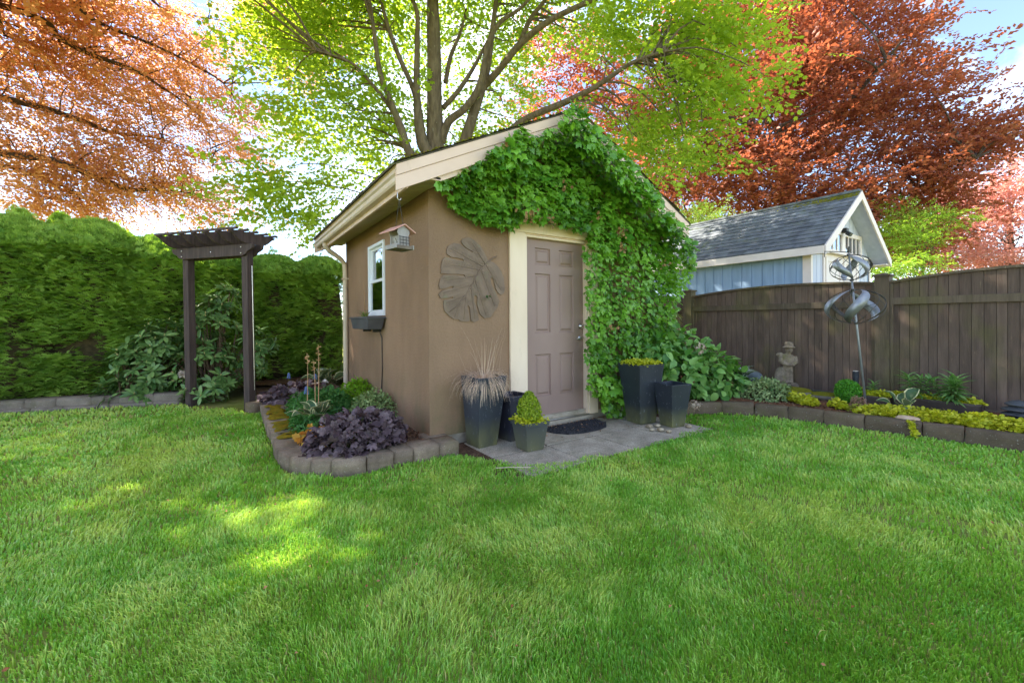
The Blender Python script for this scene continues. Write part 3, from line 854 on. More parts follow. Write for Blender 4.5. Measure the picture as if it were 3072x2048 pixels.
# ------------------------------------------------------------------ leaf-shaped wall plaque
M['plaque'] = mat_noise('patinated_plaque', lin(114, 95, 78), lin(132, 110, 91), 7, rough=.6, spec=.35, bump=.35, bscale=70, bdist=.004, metal=.15,
                        extra=[(lin(120, 124, 92), 9, (1, 1, 1), .58, .75, .5)])
def plaque():
    S_ = 250 / 1307
    z2 = lambda x, y: ony(1290 + x * S_, 690 + y * S_, -.004)
    out = [(905, 480), (870, 400), (800, 270), (720, 190), (640, 128), (575, 118), (500, 145), (485, 185), (520, 240), (570, 285), (650, 330), (680, 350), (640, 345), (520, 262),
           (450, 220), (380, 205), (290, 245), (255, 310), (262, 380), (330, 425), (440, 440), (510, 455), (525, 485), (450, 480), (310, 440), (230, 425), (190, 470), (172, 570), (168, 680), (290, 690),
           (420, 690), (530, 700), (555, 740), (520, 722), (400, 706), (205, 705), (160, 760), (135, 860), (150, 925), (250, 912), (330, 880), (365, 880), (355, 910), (250, 930), (190, 945), (130, 1010), (165, 1070), (270, 1065), (345, 1045),
           (358, 1070), (300, 1085), (215, 1100), (205, 1180), (225, 1270), (290, 1340), (370, 1395), (440, 1400), (480, 1430), (560, 1435), (620, 1425), (600, 1280), (575, 1200), (595, 1180), (620, 1215), (640, 1420), (690, 1445), (765, 1410),
           (735, 1260), (690, 1130), (682, 1040), (710, 1020), (738, 1050), (735, 1160), (775, 1310), (850, 1385), (945, 1370), (985, 1300), (1060, 1200), (1080, 1110), (1030, 990), (960, 860), (938, 770), (965, 735), (995, 780), (1025, 920),
           (1070, 995), (1110, 1015), (1160, 980), (1168, 900), (1150, 760), (1110, 640), (1050, 560), (980, 505)]
    P = [z2(*p_) for p_ in out]
    c0 = z2(700, 700)
    pl = thing('wall_plaque', 'large brown monstera leaf plaque hung on the shed front wall', 'wall plaque', (c0[0], -.01, c0[2] - .4))
    # domed blade: inner rings drawn towards the midrib rise off the wall
    n = len(P)
    rib0, rib1 = z2(915, 500), z2(290, 1290)
    B().prism([(p_[0], -.002, p_[2]) for p_ in P], (0, -.011, 0)).build('leaf_blade', M['plaque'], pl)
    mid = [z2(*p_) for p_ in ((1035, 412), (960, 455), (915, 495), (760, 650), (660, 850), (560, 1010), (430, 1180), (290, 1285))]
    B().tube([(m_[0], -.016, m_[2]) for m_ in mid], [.005, .006, .007, .007, .006, .006, .005, .003], 6).build('midrib', M['plaque'], pl, smooth=True)
    veins = [((860, 540), (620, 150)), ((830, 580), (300, 280)), ((790, 630), (210, 520)), ((730, 720), (190, 800)), ((650, 860), (180, 990)), ((560, 1020), (230, 1150)),
             ((880, 560), (1110, 960)), ((800, 640), (1020, 1230)), ((700, 780), (880, 1370)), ((640, 900), (700, 1420)), ((560, 1030), (520, 1420)), ((470, 1130), (370, 1380))]
    for a_, c_ in veins:
        m_ = [z2(*(np.array(a_) * (1 - t) + np.array(c_) * t)) for t in (0, .5, .95)]
        B().tube([(q[0], y, q[2]) for q, y in zip(m_, (-.0145, -.0140, -.0135))], [.0035, .003, .002], 5).build('vein', M['plaque'], pl, smooth=True)
    bb = B()                                                # fine hammered ridges between the veins
    px_, pz_ = [p_[0] for p_ in P], [p_[2] for p_ in P]
    poly_ = list(zip(px_, pz_))
    for a_, c_ in veins:
        a_, c_ = np.array(a_, float), np.array(c_, float); d_ = (c_ - a_); L_ = np.linalg.norm(d_); d_ /= L_; nn = np.array([-d_[1], d_[0]])
        for k in range(int(L_ / 26)):
            for sg in (-1, 1):
                q0 = a_ + d_ * (20 + 26 * k) + nn * sg * 8; q1 = q0 + nn * sg * 46 + d_ * 22
                w0, w1 = z2(*q0), z2(*q1)
                if inpoly(np.array([w0[0], w1[0]]), np.array([w0[2], w1[2]]), poly_).all():
                    bb.tube([(w0[0], -.0135, w0[2]), (w1[0], -.0130, w1[2])], .0022, 4)
    bb.build('ridges', M['plaque'], pl)['kind'] = 'stuff'
    return pl
plaque()
tag(inst(npmesh('ivy_sprig', *merge([scatter(T_IVY, rng.normal(0, .012, (7, 3)), frames(rdir(7), rdir(7)), .035, rng.random(7))])[:2],
                mat_leaf('sprig_green', lin(52, 92, 44), lin(90, 130, 62), lin(90, 140, 40), obj=True), link=False), 'ivy_sprig', None, ony(1464, 894, -.055)),
    'tiny green sprig caught on the leaf plaque', 'sprig')

# ------------------------------------------------------------------ bird feeder hung from the eave corner
M['feeder_roof'] = mat_noise('faded_copper_roof', lin(194, 142, 128), lin(208, 160, 146), 8, rough=.5, bump=.1, bscale=50)
M['feeder_wood'] = mat_noise('weathered_grey_wood', lin(150, 144, 140), lin(172, 166, 160), 12, (1, 1, .4), rough=.8, bump=.3, bscale=80)
M['feeder_dark'] = mat_noise('weathered_brown_wood', lin(104, 92, 80), lin(124, 112, 98), 12, rough=.85, bump=.3, bscale=80)
M['seed'] = mat_noise('bird_seed', lin(120, 112, 100), lin(190, 184, 172), 60, rough=.8, bump=.8, bscale=120, bdist=.01)
def feeder():
    top = at(1198, 676, 3.42)
    c = np.array([top[0], top[1], top[2]])
    t = thing('bird_feeder', 'hanging wooden bird feeder with pink gabled roof and wire cage', 'bird feeder', (c[0], c[1], c[2] - .26))
    yaw = math.radians(12)
    ax = np.array([math.cos(yaw), math.sin(yaw), 0]); ay = np.array([-math.sin(yaw), math.cos(yaw), 0]); az = np.array([0, 0, 1.])
    L = lambda x, y, z: c + (ax * x + ay * y) * .76 + az * (z * .80 if z < 0 else z)
    hw, ov, hl = .130, .0, .115
    for s_ in (-1, 1):
        pts = [L(0, -hl, 0), L(s_ * hw, -hl, -.072), L(s_ * hw, -hl, -.084), L(0, -hl, -.012)]
        B().prism(pts, ay * 2 * hl).build('roof_panel', M['feeder_roof'], t, bevel=.002)
    # shaped gable ends
    prof = [(-.068, -.055), (-.072, -.085), (-.058, -.115), (-.058, -.14), (-.066, -.235), (.066, -.235), (.058, -.14), (.058, -.115), (.072, -.085), (.068, -.055), (0, -.016)]
    for y_ in (-.085, .073):
        B().prism([L(x, y_, z) for x, z in prof], ay * .012).build('gable_end', M['feeder_wood'], t, bevel=.002)
    B().obox(L(0, 0, -.17), ax * .072, ay * .106, az * .096).build('seed_block', M['seed'], t, bevel=.01)
    b = B()
    for k in range(4):
        x = -.055 + k * .11 / 3
        b.tube([L(x, -.102, -.125), L(x, -.102, -.225)], .0022, 5)
        b.tube([L(-.058, -.102, -.13 - k * .03), L(.058, -.102, -.13 - k * .03)], .0022, 5)
    b.tube([L(-.058, -.102, -.125), L(-.058, -.085, -.125)], .002, 5); b.tube([L(.058, -.102, -.125), L(.058, -.085, -.125)], .002, 5)
    b.build('suet_cage', M['wire'], t)
    B().obox(L(0, 0, -.242), ax * .152, ay * .152, az * .010).build('tray_floor', M['feeder_dark'], t, bevel=.002)
    for s_ in (-1, 1):
        B().obox(L(s_ * .103, 0, -.226), ax * .008, ay * .169, az * .035).build('tray_rail', M['feeder_wood'], t, bevel=.002)
        B().obox(L(0, s_ * .105, -.232), ax * .148, ay * .008, az * .026).build('tray_rail', M['feeder_dark'], t, bevel=.002)
    hook = np.array([-EO + .02, -FO - .01, 2.25])
    hk = np.array([c[0], c[1], c[2] + .22])
    b = B(); pts = [L(-.02, -.0, .27), L(-.02, 0, .245)] + [L(.022 * math.cos(a), 0, .225 + .022 * math.sin(a)) for a in np.linspace(2.6, 6.2, 9)]
    b.tube(pts, .0035, 6).build('hook', M['metal'], t, smooth=True)
    for y_ in (-.08, .08):
        B().tube([L(0, 0, .205), L(0, y_ * .6, .07), L(0, y_, -.02)], .0022, 5).build('hanger_wire', M['wire'], t)
feeder()

# ------------------------------------------------------------------ window box on the side wall
M['box_plastic'] = mat_noise('grey_plastic', lin(78, 76, 78), lin(90, 88, 90), 6, rough=.55, spec=.4, bump=.05)
def taper_box(t, mat, name, c, sx, sy, z0, z1, k, rot=0.0, rim=.012, wall=.012, soil=None, soil_mat=None, lean=(0, 0)):
    """open square planter: outer tapered shell, inner shell and floor"""
    ca, sa = math.cos(rot), math.sin(rot)
    def ring(s, z, ln):
        return [(c[0] + ca * x * s[0] - sa * y * s[1] + lean[0] * ln, c[1] + sa * x * s[0] + ca * y * s[1] + lean[1] * ln, z) for x, y in ((-.5, -.5), (.5, -.5), (.5, .5), (-.5, .5))]
    b = B()
    rs = [ring((sx * k, sy * k), z0, 0), ring((sx, sy), z1, 1), ring((sx - 2 * wall, sy - 2 * wall), z1, 1), ring(((sx - 2 * wall) * (k + .2 * (1 - k)), (sy - 2 * wall) * (k + .2 * (1 - k))), z0 + .2 * (z1 - z0), .2)]
    vs = [p_ for r_ in rs for p_ in r_]
    fs = [(4 * i + q, 4 * i + (q + 1) % 4, 4 * i + 4 + (q + 1) % 4, 4 * i + 4 + q) for i in range(3) for q in range(4)] + [(3, 2, 1, 0), (12, 13, 14, 15)]
    o = b.add(vs, fs).build(name, mat, t, bevel=.005)
    if soil is not None:
        zs = z0 + (z1 - z0) * soil
        kk = k + (1 - k) * soil
        p_ = ring((sx * kk - 2.2 * wall, sy * kk - 2.2 * wall), zs, soil)
        B().poly(p_).build('potting_soil', soil_mat or M['soil'], t)
    return o
wbx = thing('window_box', 'grey plastic window box fixed under the shed side window', 'planter', (-.12, 1.66, 1.08))
taper_box(wbx, M['box_plastic'], 'box', (-.118, 1.665), .20, .80, 1.085, 1.225, .86, soil=.8)
b = B(); 
for (x0, x1, y0, y1) in ((-.232, -.216, 1.255, 2.075), (-.216, -.006, 1.255, 1.27), (-.216, -.006, 2.06, 2.075), (-.02, -.004, 1.27, 2.06)):
    b.box(x0, x1, y0, y1, 1.212, 1.234)
b.build('rim', M['box_plastic'], wbx, bevel=.003)
for y in (1.45, 1.88): B().box(-.10, -.002, y, y + .03, 1.05, 1.083).build('bracket', M['wire'], wbx)
M['sparse_green'] = mat_leaf('box_plant_leaf', lin(86, 110, 50), lin(150, 160, 90), lin(150, 170, 60), .3, obj=False)
def tuft(name, label, base, n, ln, mat, spread=.4, wid=.09, cat='plant', stalks=None, arch=.3, smat=None):
    """tuft of strap leaves: foliage mass plus optional stalks"""
    t = thing(name, label, cat, base)
    T = t_ovate(wid, .02, arch, ((0, .5), (.3, 1), (.65, .8), (1, 0)))
    d = np.stack([rng.normal(0, spread, n), rng.normal(0, spread, n), np.ones(n)], 1)
    up = np.stack([-d[:, 0], -d[:, 1], np.full(n, .3)], 1) + .2 * rng.normal(size=(n, 3))
    P = np.array(base)[None] + np.stack([rng.normal(0, .02, n), rng.normal(0, .02, n), np.zeros(n)], 1)
    npmesh('foliage', *scatter(T, P, frames(d, up), ln * rng.uniform(.5, 1.1, n), rng.random(n))[:2], mat, t, v=scatter(T, P, frames(d, up), 1, rng.random(n))[2])
    return t
bp = tuft('box_plant', 'sparse green plant sprouting from the grey window box', (-.12, 1.72, 1.19), 26, .17, M['sparse_green'], .35, .10)
b = B(); b.tube([(-.12, 1.72, 1.19), (-.125, 1.73, 1.38), (-.12, 1.745, 1.50), (-.13, 1.765, 1.66)], [.003, .0025, .002, .001], 5)
b.tube([(-.10, 1.66, 1.19), (-.11, 1.66, 1.30), (-.15, 1.66, 1.42)], [.0025, .002, .001], 5)
b.build('dry_stem', mat_noise('dry_stem', lin(150, 112, 74), lin(170, 132, 90), 9, bump=0), bp)

# ------------------------------------------------------------------ pots by the door
def pot_mat(name, c1, c2, al, z_al=.22):
    g = G(name)
    col = g.ramp(g.noise(4, (1, 1, .4), 5), [(.3, c1), (.7, c2)])
    zc = g.n('SeparateXYZ', {0: g.pos()}).outputs[2]
    zone = g.n('MapRange', {0: zc, 1: z_al, 2: .02, 3: 0., 4: 1.}).outputs[0]
    k = g.math('MULTIPLY', zone, g.ramp(g.noise(9, (1, 1, .5), 4), [(.25, W(.35)), (.6, W(1))]))
    col = g.mix(g.math('MULTIPLY', k, al), col, lin(116, 114, 70))
    sp = g.ramp(g.noise(40, (1, 1, .4), 2), [(.64, W(0)), (.74, W(.35))])
    col = g.mix(sp, col, lin(150, 156, 164))
    return g.done(g.pbsdf(col, .5, .45, 0, g.bump(g.noise(60, detail=3), .12, .003)))
M['pot_blue'] = pot_mat('weathered_blue_grey_pot', lin(40, 44, 52), lin(56, 60, 68), .8, .28)
M['pot_black'] = pot_mat('black_fibre_pot', lin(38, 42, 48), lin(50, 54, 60), .9, .22)
M['pot_small'] = pot_mat('grey_plastic_pot', lin(58, 60, 60), lin(74, 76, 74), .6, .22)
M['pot_dark'] = pot_mat('dark_plastic_pot', lin(40, 40, 52), lin(52, 52, 66), .3, .1)

pA = thing('planter', 'tall weathered blue-grey planter with dry grass at the shed corner', 'planter', (.45, -.20, 0))
taper_box(pA, M['pot_blue'], 'pot', (.45, -.185), .315, .315, .0, .655, .66, rot=math.radians(5), soil=.93, wall=.018, lean=(.015, -.02))
pB = thing('planter', 'dark planter half hidden between tall blue-grey planter and door casing', 'planter', (.80, -.17, 0))
taper_box(pB, M['pot_dark'], 'pot', (.80, -.175), .27, .27, .0, .385, .74, rot=math.radians(8), wall=.012, soil=.8)
b = B(); o_ = taper_box(pB, M['pot_dark'], 'rim', (.80, -.175), .30, .30, .387, .445, .96, rot=math.radians(8), wall=.02)
pC = thing('planter', 'small square grey pot holding a clipped boxwood before the door', 'planter', (.74, -.56, 0))
taper_box(pC, M['pot_small'], 'pot', (.74, -.565), .24, .24, .005, .225, .74, rot=math.radians(-2), wall=.014, soil=.9)
taper_box(pC, M['pot_small'], 'rim', (.74, -.565), .265, .265, .227, .265, .97, rot=math.radians(-2), wall=.022)
pD = thing('planter', 'tall black square planter topped with golden creeping foliage', 'planter', (2.42, -.48, 0))
taper_box(pD, M['pot_black'], 'pot', (2.40, -.475), .365, .365, .003, .675, .62, rot=math.radians(-8), wall=.016, soil=.95)
pE = thing('planter', 'shorter black square planter, empty, right of the taller black one', 'planter', (2.52, -.80, 0))
taper_box(pE, M['pot_black'], 'pot', (2.54, -.79), .29, .29, .003, .475, .62, rot=math.radians(-10), wall=.013, soil=.6)

# dry grass in the tall planter
def dry_grass():
    base = np.array([.47, -.205, .60])
    t = thing('dry_grass', 'straw coloured dead ornamental grass drooping over the tall planter', 'grass plant', base)
    n = 1050
    V, F, A = [], [], []; o = 0
    for i in range(n):
        a = random.uniform(0, 2 * math.pi); r0 = abs(random.gauss(0, .07))
        up = random.random() < .03
        Ls = random.uniform(.16, .34) if not up else random.uniform(.22, .50)
        el = random.uniform(.1, 1.15) if not up else random.uniform(1.2, 1.52)
        if i < 5: Ls = random.uniform(.42, .62); el = random.uniform(1.25, 1.45); up = True; a = random.choice([-.9, 2.3, .2])
        p_ = base + np.array([math.cos(a) * r0, math.sin(a) * r0, 0])
        d_ = np.array([math.cos(a) * math.cos(el), math.sin(a) * math.cos(el), math.sin(el)])
        side = np.array([-math.sin(a), math.cos(a), 0]) * random.uniform(.0011, .0022)
        m_ = 6; pts = [p_.copy()]
        g_ = random.uniform(.5, 1.15) if not up else random.uniform(.02, .25)
        for k in range(m_):
            d_ = d_ + np.array([0, 0, -g_ * (k + 1) / m_]); d_ /= np.linalg.norm(d_)
            p_ = p_ + d_ * Ls / m_; pts.append(p_.copy())
        vs = []
        for k, q in enumerate(pts):
            s_ = side * (1 - .75 * k / m_)
            vs += [q - s_, q + s_]
        V += vs; A += [random.random()] * len(vs)
        F += [[o + 2 * k, o + 2 * k + 1, o + 2 * k + 3, o + 2 * k + 2] for k in range(m_)]
        o += len(vs)
    npmesh('blades', np.array(V), np.array(F), mat_leaf('straw', lin(206, 172, 144), lin(240, 216, 190), lin(226, 196, 150), .25, .7, .2), t, v=A)['kind'] = 'stuff'
dry_grass()

# pebbles
M['pebble'] = mat_noise('river_pebble', lin(150, 132, 104), lin(190, 176, 150), 14, rough=.6, bump=.1, rand=.25)
for i, (u, v, s_, lb) in enumerate([(1948, 1278, .055, 'brown rounded pebble against the tall black planter'), (1972, 1276, .05, 'brown pebble behind the pale ones between the black planters'),
                                    (1955, 1288, .042, 'pale pebble in front of the brown one by the tall planter'), (1982, 1288, .05, 'tan pebble in the middle between the black planters'),
                                    (2006, 1293, .042, 'white pebble in front of the shorter black planter'), (2066, 1278, .05, 'grey pebble at the far foot of the shorter black planter')]):
    p_ = gz(u, v, .02)
    n_ = 10; prof = [(0.0, -.35), (.35, -.3), (.5, 0), (.36, .26), (0, .33)]
    b = B(); b.lathe([(r_ * s_ * 1.5, z * s_) for r_, z in prof], (p_[0], p_[1], .022), 9)
    tag(b.build('pebble', M['pebble'], smooth=True), lb, 'pebble', 'pebbles by the black planters')
# doormat with a rounded front
M['mat'] = mat_noise('dark_coir', lin(46, 46, 50), lin(74, 72, 74), 30, rough=1, spec=.1, bump=1, bscale=160, bdist=.012, fine=.4)
pts = [(1.20, -.10), (1.24, -.30), (1.33, -.42), (1.50, -.475), (1.72, -.475), (1.88, -.43), (1.99, -.32), (2.02, -.10)]
dm = tag(B().prism([(x, y, .006) for x, y in pts][::-1], (0, 0, .016)).build('doormat', M['mat'], bevel=.004), 'dark half-round doormat on the slabs before the door', 'doormat')
n = 2600
x = rng.uniform(1.2, 2.02, n); y = rng.uniform(-.475, -.10, n); k = inpoly(x, y, pts); x, y = x[k], y[k]; n = len(x)
d = rng.normal(size=(n, 3)); d[:, 2] = np.abs(d[:, 2]) + .5
v_, f_, a_ = scatter(t_diamond(.25, 0), np.stack([x, y, np.full(n, .02)], 1), frames(d, rdir(n)), .018, rng.random(n))
npmesh('fibres', v_, f_, mat_leaf('coir_fibre', lin(34, 34, 38), lin(92, 90, 92), lin(30, 30, 30), .02, .9, .1), dm, v=a_)['kind'] = 'stuff'
# litter of small brown leaves along the step
n = 240
x = rng.uniform(1.1, 2.4, n); y = np.where(rng.random(n) < .6, rng.uniform(-.14, -.05, n), rng.uniform(-.6, -.05, n)); z = np.full(n, .012)
k = ~inpoly(x, y, pts); z[~k] = .03
d = rng.normal(size=(n, 3)); d[:, 2] *= .3
v_, f_, a_ = scatter(t_diamond(.6, .15), np.stack([x, y, z], 1), frames(d, np.tile([0, 0, 1.], (n, 1)) + .4 * rng.normal(size=(n, 3))), rng.uniform(.01, .028, n), rng.random(n))
tag(npmesh('leaf_litter', v_, f_, mat_leaf('dead_leaf', lin(108, 78, 54), lin(176, 140, 104), lin(120, 80, 40), .1, .8, .1), v=a_), 'small dry leaves scattered along the door step', 'litter', kind='stuff')
# thin white strip in the grass
a_, c_ = gz(1487, 1403, .035), gz(1592, 1401.5, .035)
tag(B().tube([a_, (a_ * .6 + c_ * .4) + np.array([0, 0, .004]), c_], .0024, 5).build('white_strip', M['trim']), 'thin white strip lying in the grass before the patio', 'strip')
# ------------------------------------------------------------------ plants near the shed
def leaf_objs(parent, tmpls, mat, P, Rm, S, name='leaf'):
    mes = [npmesh(name, t_[0], t_[1], mat, v=t_[2] * .3, link=False) for t_ in tmpls]
    for i in range(len(P)):
        inst(mes[i % len(mes)], name, parent, P[i], Rm[i], float(S[i]))
def leaf_mass(parent, tmpl, mat, P, Rm, S, v, name='foliage', kind='stuff'):
    V_, F_, A_ = scatter(tmpl, P, Rm, S, v)
    o = npmesh(name, V_, F_, mat, parent, v=A_)
    if kind: o['kind'] = kind
    return o

# --- ivy over the gable and down beside the door
IVY = [(1310, 545), (1340, 590), (1365, 635), (1400, 640), (1430, 655), (1460, 672), (1500, 676), (1530, 684), (1560, 668), (1640, 662), (1690, 672), (1745, 690), (1752, 740), (1758, 820), (1752, 900),
       (1756, 1000), (1752, 1080), (1768, 1150), (1800, 1180), (1798, 1225), (1818, 1250), (1868, 1252), (1890, 1215), (1905, 1130), (1955, 1060), (2000, 1000), (2030, 940), (2052, 890), (2068, 840), (2078, 790), (2092, 745), (2085, 715), (2060, 690), (2020, 650),
       (1985, 590), (1935, 530), (1900, 490), (1850, 440), (1800, 395), (1760, 340), (1755, 305), (1715, 305), (1690, 345), (1680, 385), (1600, 400), (1555, 385), (1545, 415), (1500, 440), (1440, 480), (1400, 505), (1350, 530)]
def ivy():
    t = thing('ivy', 'thick green ivy climbing over the shed gable and beside the door', 'ivy', (2.4, -.12, 0))
    n = 26000
    u = rng.uniform(1300, 2100, n); v = rng.uniform(300, 1260, n)
    ju = u + (noise2(u, v, .03) - .5) * 26; jv = v + (noise2(u + 99, v, .03) - .5) * 26
    k = inpoly(ju, jv, IVY); u, v = u[k], v[k]; n = len(u)
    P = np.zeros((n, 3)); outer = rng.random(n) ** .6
    for i in range(n):
        q = ony(u[i], v[i], -.2)
        rt = 2.463 + SL * (q[0] + EO) if q[0] < SW / 2 else 2.463 + SL * (SW + EO - q[0])
        near_roof = np.clip((q[2] - (rt - .42)) / .25, 0, 1)
        lump = noise2(q[0], q[2], 2.6) * .7 + noise2(q[0] + 5, q[2], 7) * .3
        edge = np.clip((q[0] - .1) / .6, .35, 1) 
        th = (.06 + .24 * lump) * edge
        if q[0] > 2.3: th = .10 + .22 * lump
        y = -(.03 + th * (.25 + .75 * outer[i])) - near_roof * (.24 + .05 * lump)
        if q[0] > 2.9: y += (q[0] - 2.9) * .15 * (1 - near_roof)
        P[i] = ony(u[i], v[i], min(y, -.03))
    d = np.stack([rng.normal(0, .8, n), -np.abs(rng.normal(.5, .4, n)), -np.abs(rng.normal(.55, .6, n))], 1)
    up = np.stack([rng.normal(0, .55, n), np.full(n, -1.), np.abs(rng.normal(.6, .5, n))], 1)
    S = rng.uniform(.036, .095, n) * (.8 + .45 * noise2(P[:, 0], P[:, 2], 3.3))
    big = (P[:, 2] > 1.9)
    S[big] *= 1.18
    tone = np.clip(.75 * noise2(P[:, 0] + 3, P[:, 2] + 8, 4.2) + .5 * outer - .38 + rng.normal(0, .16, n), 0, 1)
    # a thick shoulder of leaves round the right-hand corner of the shed
    m2 = 2600
    sx_ = rng.uniform(3.0, 3.72, m2); sz_ = rng.uniform(.5, 2.45, m2); sy_ = rng.uniform(-.28, .55, m2)
    kk = sx_ < 3.22 + .42 * np.clip((sz_ - .6) / 1.2, 0, 1) * (.6 + .5 * noise2(sy_, sz_, 3))
    P2 = np.stack([sx_, sy_, sz_], 1)[kk]; m2 = len(P2)
    P = np.concatenate([P, P2]); n = len(P)
    d = np.concatenate([d, np.stack([np.abs(rng.normal(.5, .5, m2)), rng.normal(-.3, .5, m2), -np.abs(rng.normal(.5, .5, m2))], 1)])
    up = np.concatenate([up, np.stack([np.full(m2, .7), rng.normal(-.6, .4, m2), np.abs(rng.normal(.6, .5, m2))], 1)])
    S = np.concatenate([S, rng.uniform(.06, .10, m2)]); tone = np.concatenate([tone, rng.random(m2) * .8]); outer = np.concatenate([outer, np.full(m2, .2)])
    Rm = frames(d, up)
    order = np.argsort(-(outer * S))
    top = order[:300]; rest = order[300:]
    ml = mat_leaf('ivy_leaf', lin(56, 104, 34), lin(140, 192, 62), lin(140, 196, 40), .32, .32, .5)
    ml2 = mat_leaf('ivy_leaf_single', lin(70, 126, 40), lin(132, 188, 60), lin(130, 190, 40), .30, .32, .5, obj=True)
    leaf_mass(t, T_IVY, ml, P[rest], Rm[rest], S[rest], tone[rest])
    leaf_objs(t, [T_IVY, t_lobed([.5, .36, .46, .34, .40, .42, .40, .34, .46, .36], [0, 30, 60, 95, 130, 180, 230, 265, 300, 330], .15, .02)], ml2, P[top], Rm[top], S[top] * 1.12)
    # withered clusters
    Pd = []
    for (uu, vv, m_, sp) in [(1590, 645, 22, 12), (1650, 664, 14, 10), (1862, 700, 22, 9), (1868, 745, 14, 7), (1900, 575, 8, 8), (1800, 650, 8, 10), (1515, 435, 8, 5), (1835, 985, 8, 6), (1995, 790, 10, 8), (1700, 560, 10, 10)]:
        for _ in range(m_):
            a, c_ = uu + random.gauss(0, sp), vv + random.gauss(0, sp)
            Pd.append(ony(a, c_, -.30 - random.random() * .05 if vv > 600 else -.42))
    Pd = np.array(Pd); m_ = len(Pd)
    leaf_mass(t, T_IVY, mat_leaf('ivy_dead_leaf', lin(112, 84, 50), lin(160, 128, 84), lin(150, 110, 60), .15, .7, .2), Pd, frames(rdir(m_), rdir(m_)), rng.uniform(.03, .055, m_), rng.random(m_), name='dead_leaves')
    # woody stems behind the leaves
    b = B()
    for (x0, x1, z1) in ((2.35, 2.25, 2.3), (2.5, 2.7, 2.9), (2.62, 3.05, 2.3)):
        pts = []
        for k_ in range(9):
            f_ = k_ / 8
            pts.append((x0 + (x1 - x0) * f_ ** 1.6 + .03 * math.sin(9 * f_ + x0), -.045 - .02 * random.random(), .02 + (z1 - .02) * f_ ** .9))
        b.tube(pts, [.018 - .012 * k_ / 8 for k_ in range(9)], 6)
    b.build('stem', mat_noise('ivy_stem', lin(90, 74, 56), lin(120, 102, 80), 10, rough=.9), t)
ivy()

# --- mounded plants
def dome(n, c, rx, ry, h, inner=.25):
    """points and outward directions over a dome"""
    d = rdir(n); d[:, 2] = np.abs(d[:, 2])
    rr = 1 - inner * rng.random(n)
    lump = .86 + .28 * noise2(d[:, 0] * 2 + c[0], d[:, 1] * 2 + d[:, 2] * 2 + c[1], 2.2)
    P = np.array(c)[None] + d * np.array([rx, ry, h])[None] * (rr * lump)[:, None]
    return P, ivec(0, d * np.array([1 / rx, 1 / ry, 1 / h])[None])
def mound(name, label, cat, c, rx, ry, h, tmpl, mat, n, s, nobj=0, omat=None, droop=.4, tones=None, inner=.3, core=None):
    t = thing(name, label, cat, c)
    P, N = dome(n, c, rx, ry, h, inner)
    d = N * .6 + rdir(n) * .55; d[:, 2] -= droop
    up = N + .45 * rng.normal(size=(n, 3)); up[:, 2] += .5
    S = s * rng.uniform(.65, 1.15, n)
    Rm = frames(d, up)
    tone = np.clip(rng.normal(.45, .2, n) + .4 * (noise2(P[:, 0], P[:, 1], 9) - .5), 0, 1)
    score = np.linalg.norm((P - np.array(c)) / np.array([rx, ry, h]), axis=1) + S / s * .3 + ((P - CAM_C) @ -CF) * .4
    order = np.argsort(-score); top = order[:nobj]; rest = order[nobj:]
    leaf_mass(t, tmpl, mat, P[rest], Rm[rest], S[rest], tone[rest])
    if nobj: leaf_objs(t, [tmpl], omat or mat, P[top], Rm[top], S[top])
    # leaf stalks
    b = B()
    for i in rng.choice(n, min(n, 40), replace=False):
        b.tube([np.array(c) + np.array([random.gauss(0, rx * .15), random.gauss(0, ry * .15), 0]), (np.array(c) + P[i]) / 2 + np.array([0, 0, h * .12]), P[i]], .003, 4, cap=False)
    b.build('stem', core or M['stem_green'], t)
    return t
M['stem_green'] = mat_noise('green_stem', lin(84, 92, 46), lin(110, 112, 62), 9, bump=0)
M['stem_brown'] = mat_noise('brown_stem', lin(84, 66, 50), lin(116, 94, 72), 9, bump=0)
heu = lambda nm, o: mat_leaf(nm, lin(68, 52, 56), lin(124, 106, 108), lin(110, 50, 60), .10, .6, .2, obj=o, noisy=45)
M['heu'] = heu('purple_heuchera_leaf', False); M['heu1'] = heu('purple_heuchera_leaf_single', True)
mound('heuchera', 'big purple-grey heuchera mound at the front of the raised bed', 'plant', (-.62, .12, .09), .42, .33, .30, T_HEU, M['heu'], 640, .092, 170, M['heu1'])
mound('heuchera', 'purple heuchera at the back of the bed by the arbor post', 'plant', (-.80, 2.78, .09), .40, .34, .26, T_HEU, M['heu'], 260, .10, 60, M['heu1'])
mound('heuchera', 'small amber orange heuchera left of the big purple one', 'plant', (-.92, .42, .09), .13, .22, .15, T_HEU, mat_leaf('amber_leaf', lin(196, 120, 44), lin(214, 184, 70), lin(210, 130, 40), .25, .5, .3), 110, .07, 30,
      mat_leaf('amber_leaf_single', lin(190, 112, 44), lin(214, 184, 70), lin(210, 130, 40), .25, .5, .3, obj=True))
fernT = t_ovate(.5, .1, .2, ((0, .1), (.2, .9), (.35, .45), (.5, 1), (.65, .45), (.8, .7), (1, 0)))
M['ferny'] = mat_leaf('ferny_leaf', lin(48, 98, 46), lin(98, 146, 70), lin(80, 150, 50), .3, .5, .3)
mound('columbine', 'soft ferny blue-green plant behind the variegated hosta', 'plant', (-.62, 1.75, .09), .38, .55, .30, fernT, M['ferny'], 2600, .055)
mound('columbine', 'ferny green plant spilling towards the mossy blocks', 'plant', (-.88, 1.05, .09), .17, .50, .20, fernT, M['ferny'], 1500, .05)
mound('sedum', 'bright lime green clump against the shed wall', 'plant', (-.12, 2.05, .09), .30, .40, .34, t_ovate(.5, .1, .2, ((0, .3), (.4, 1), (1, 0))),
      mat_leaf('lime_leaf', lin(96, 150, 20), lin(150, 190, 40), lin(150, 200, 20), .3, .45, .35), 2400, .042)
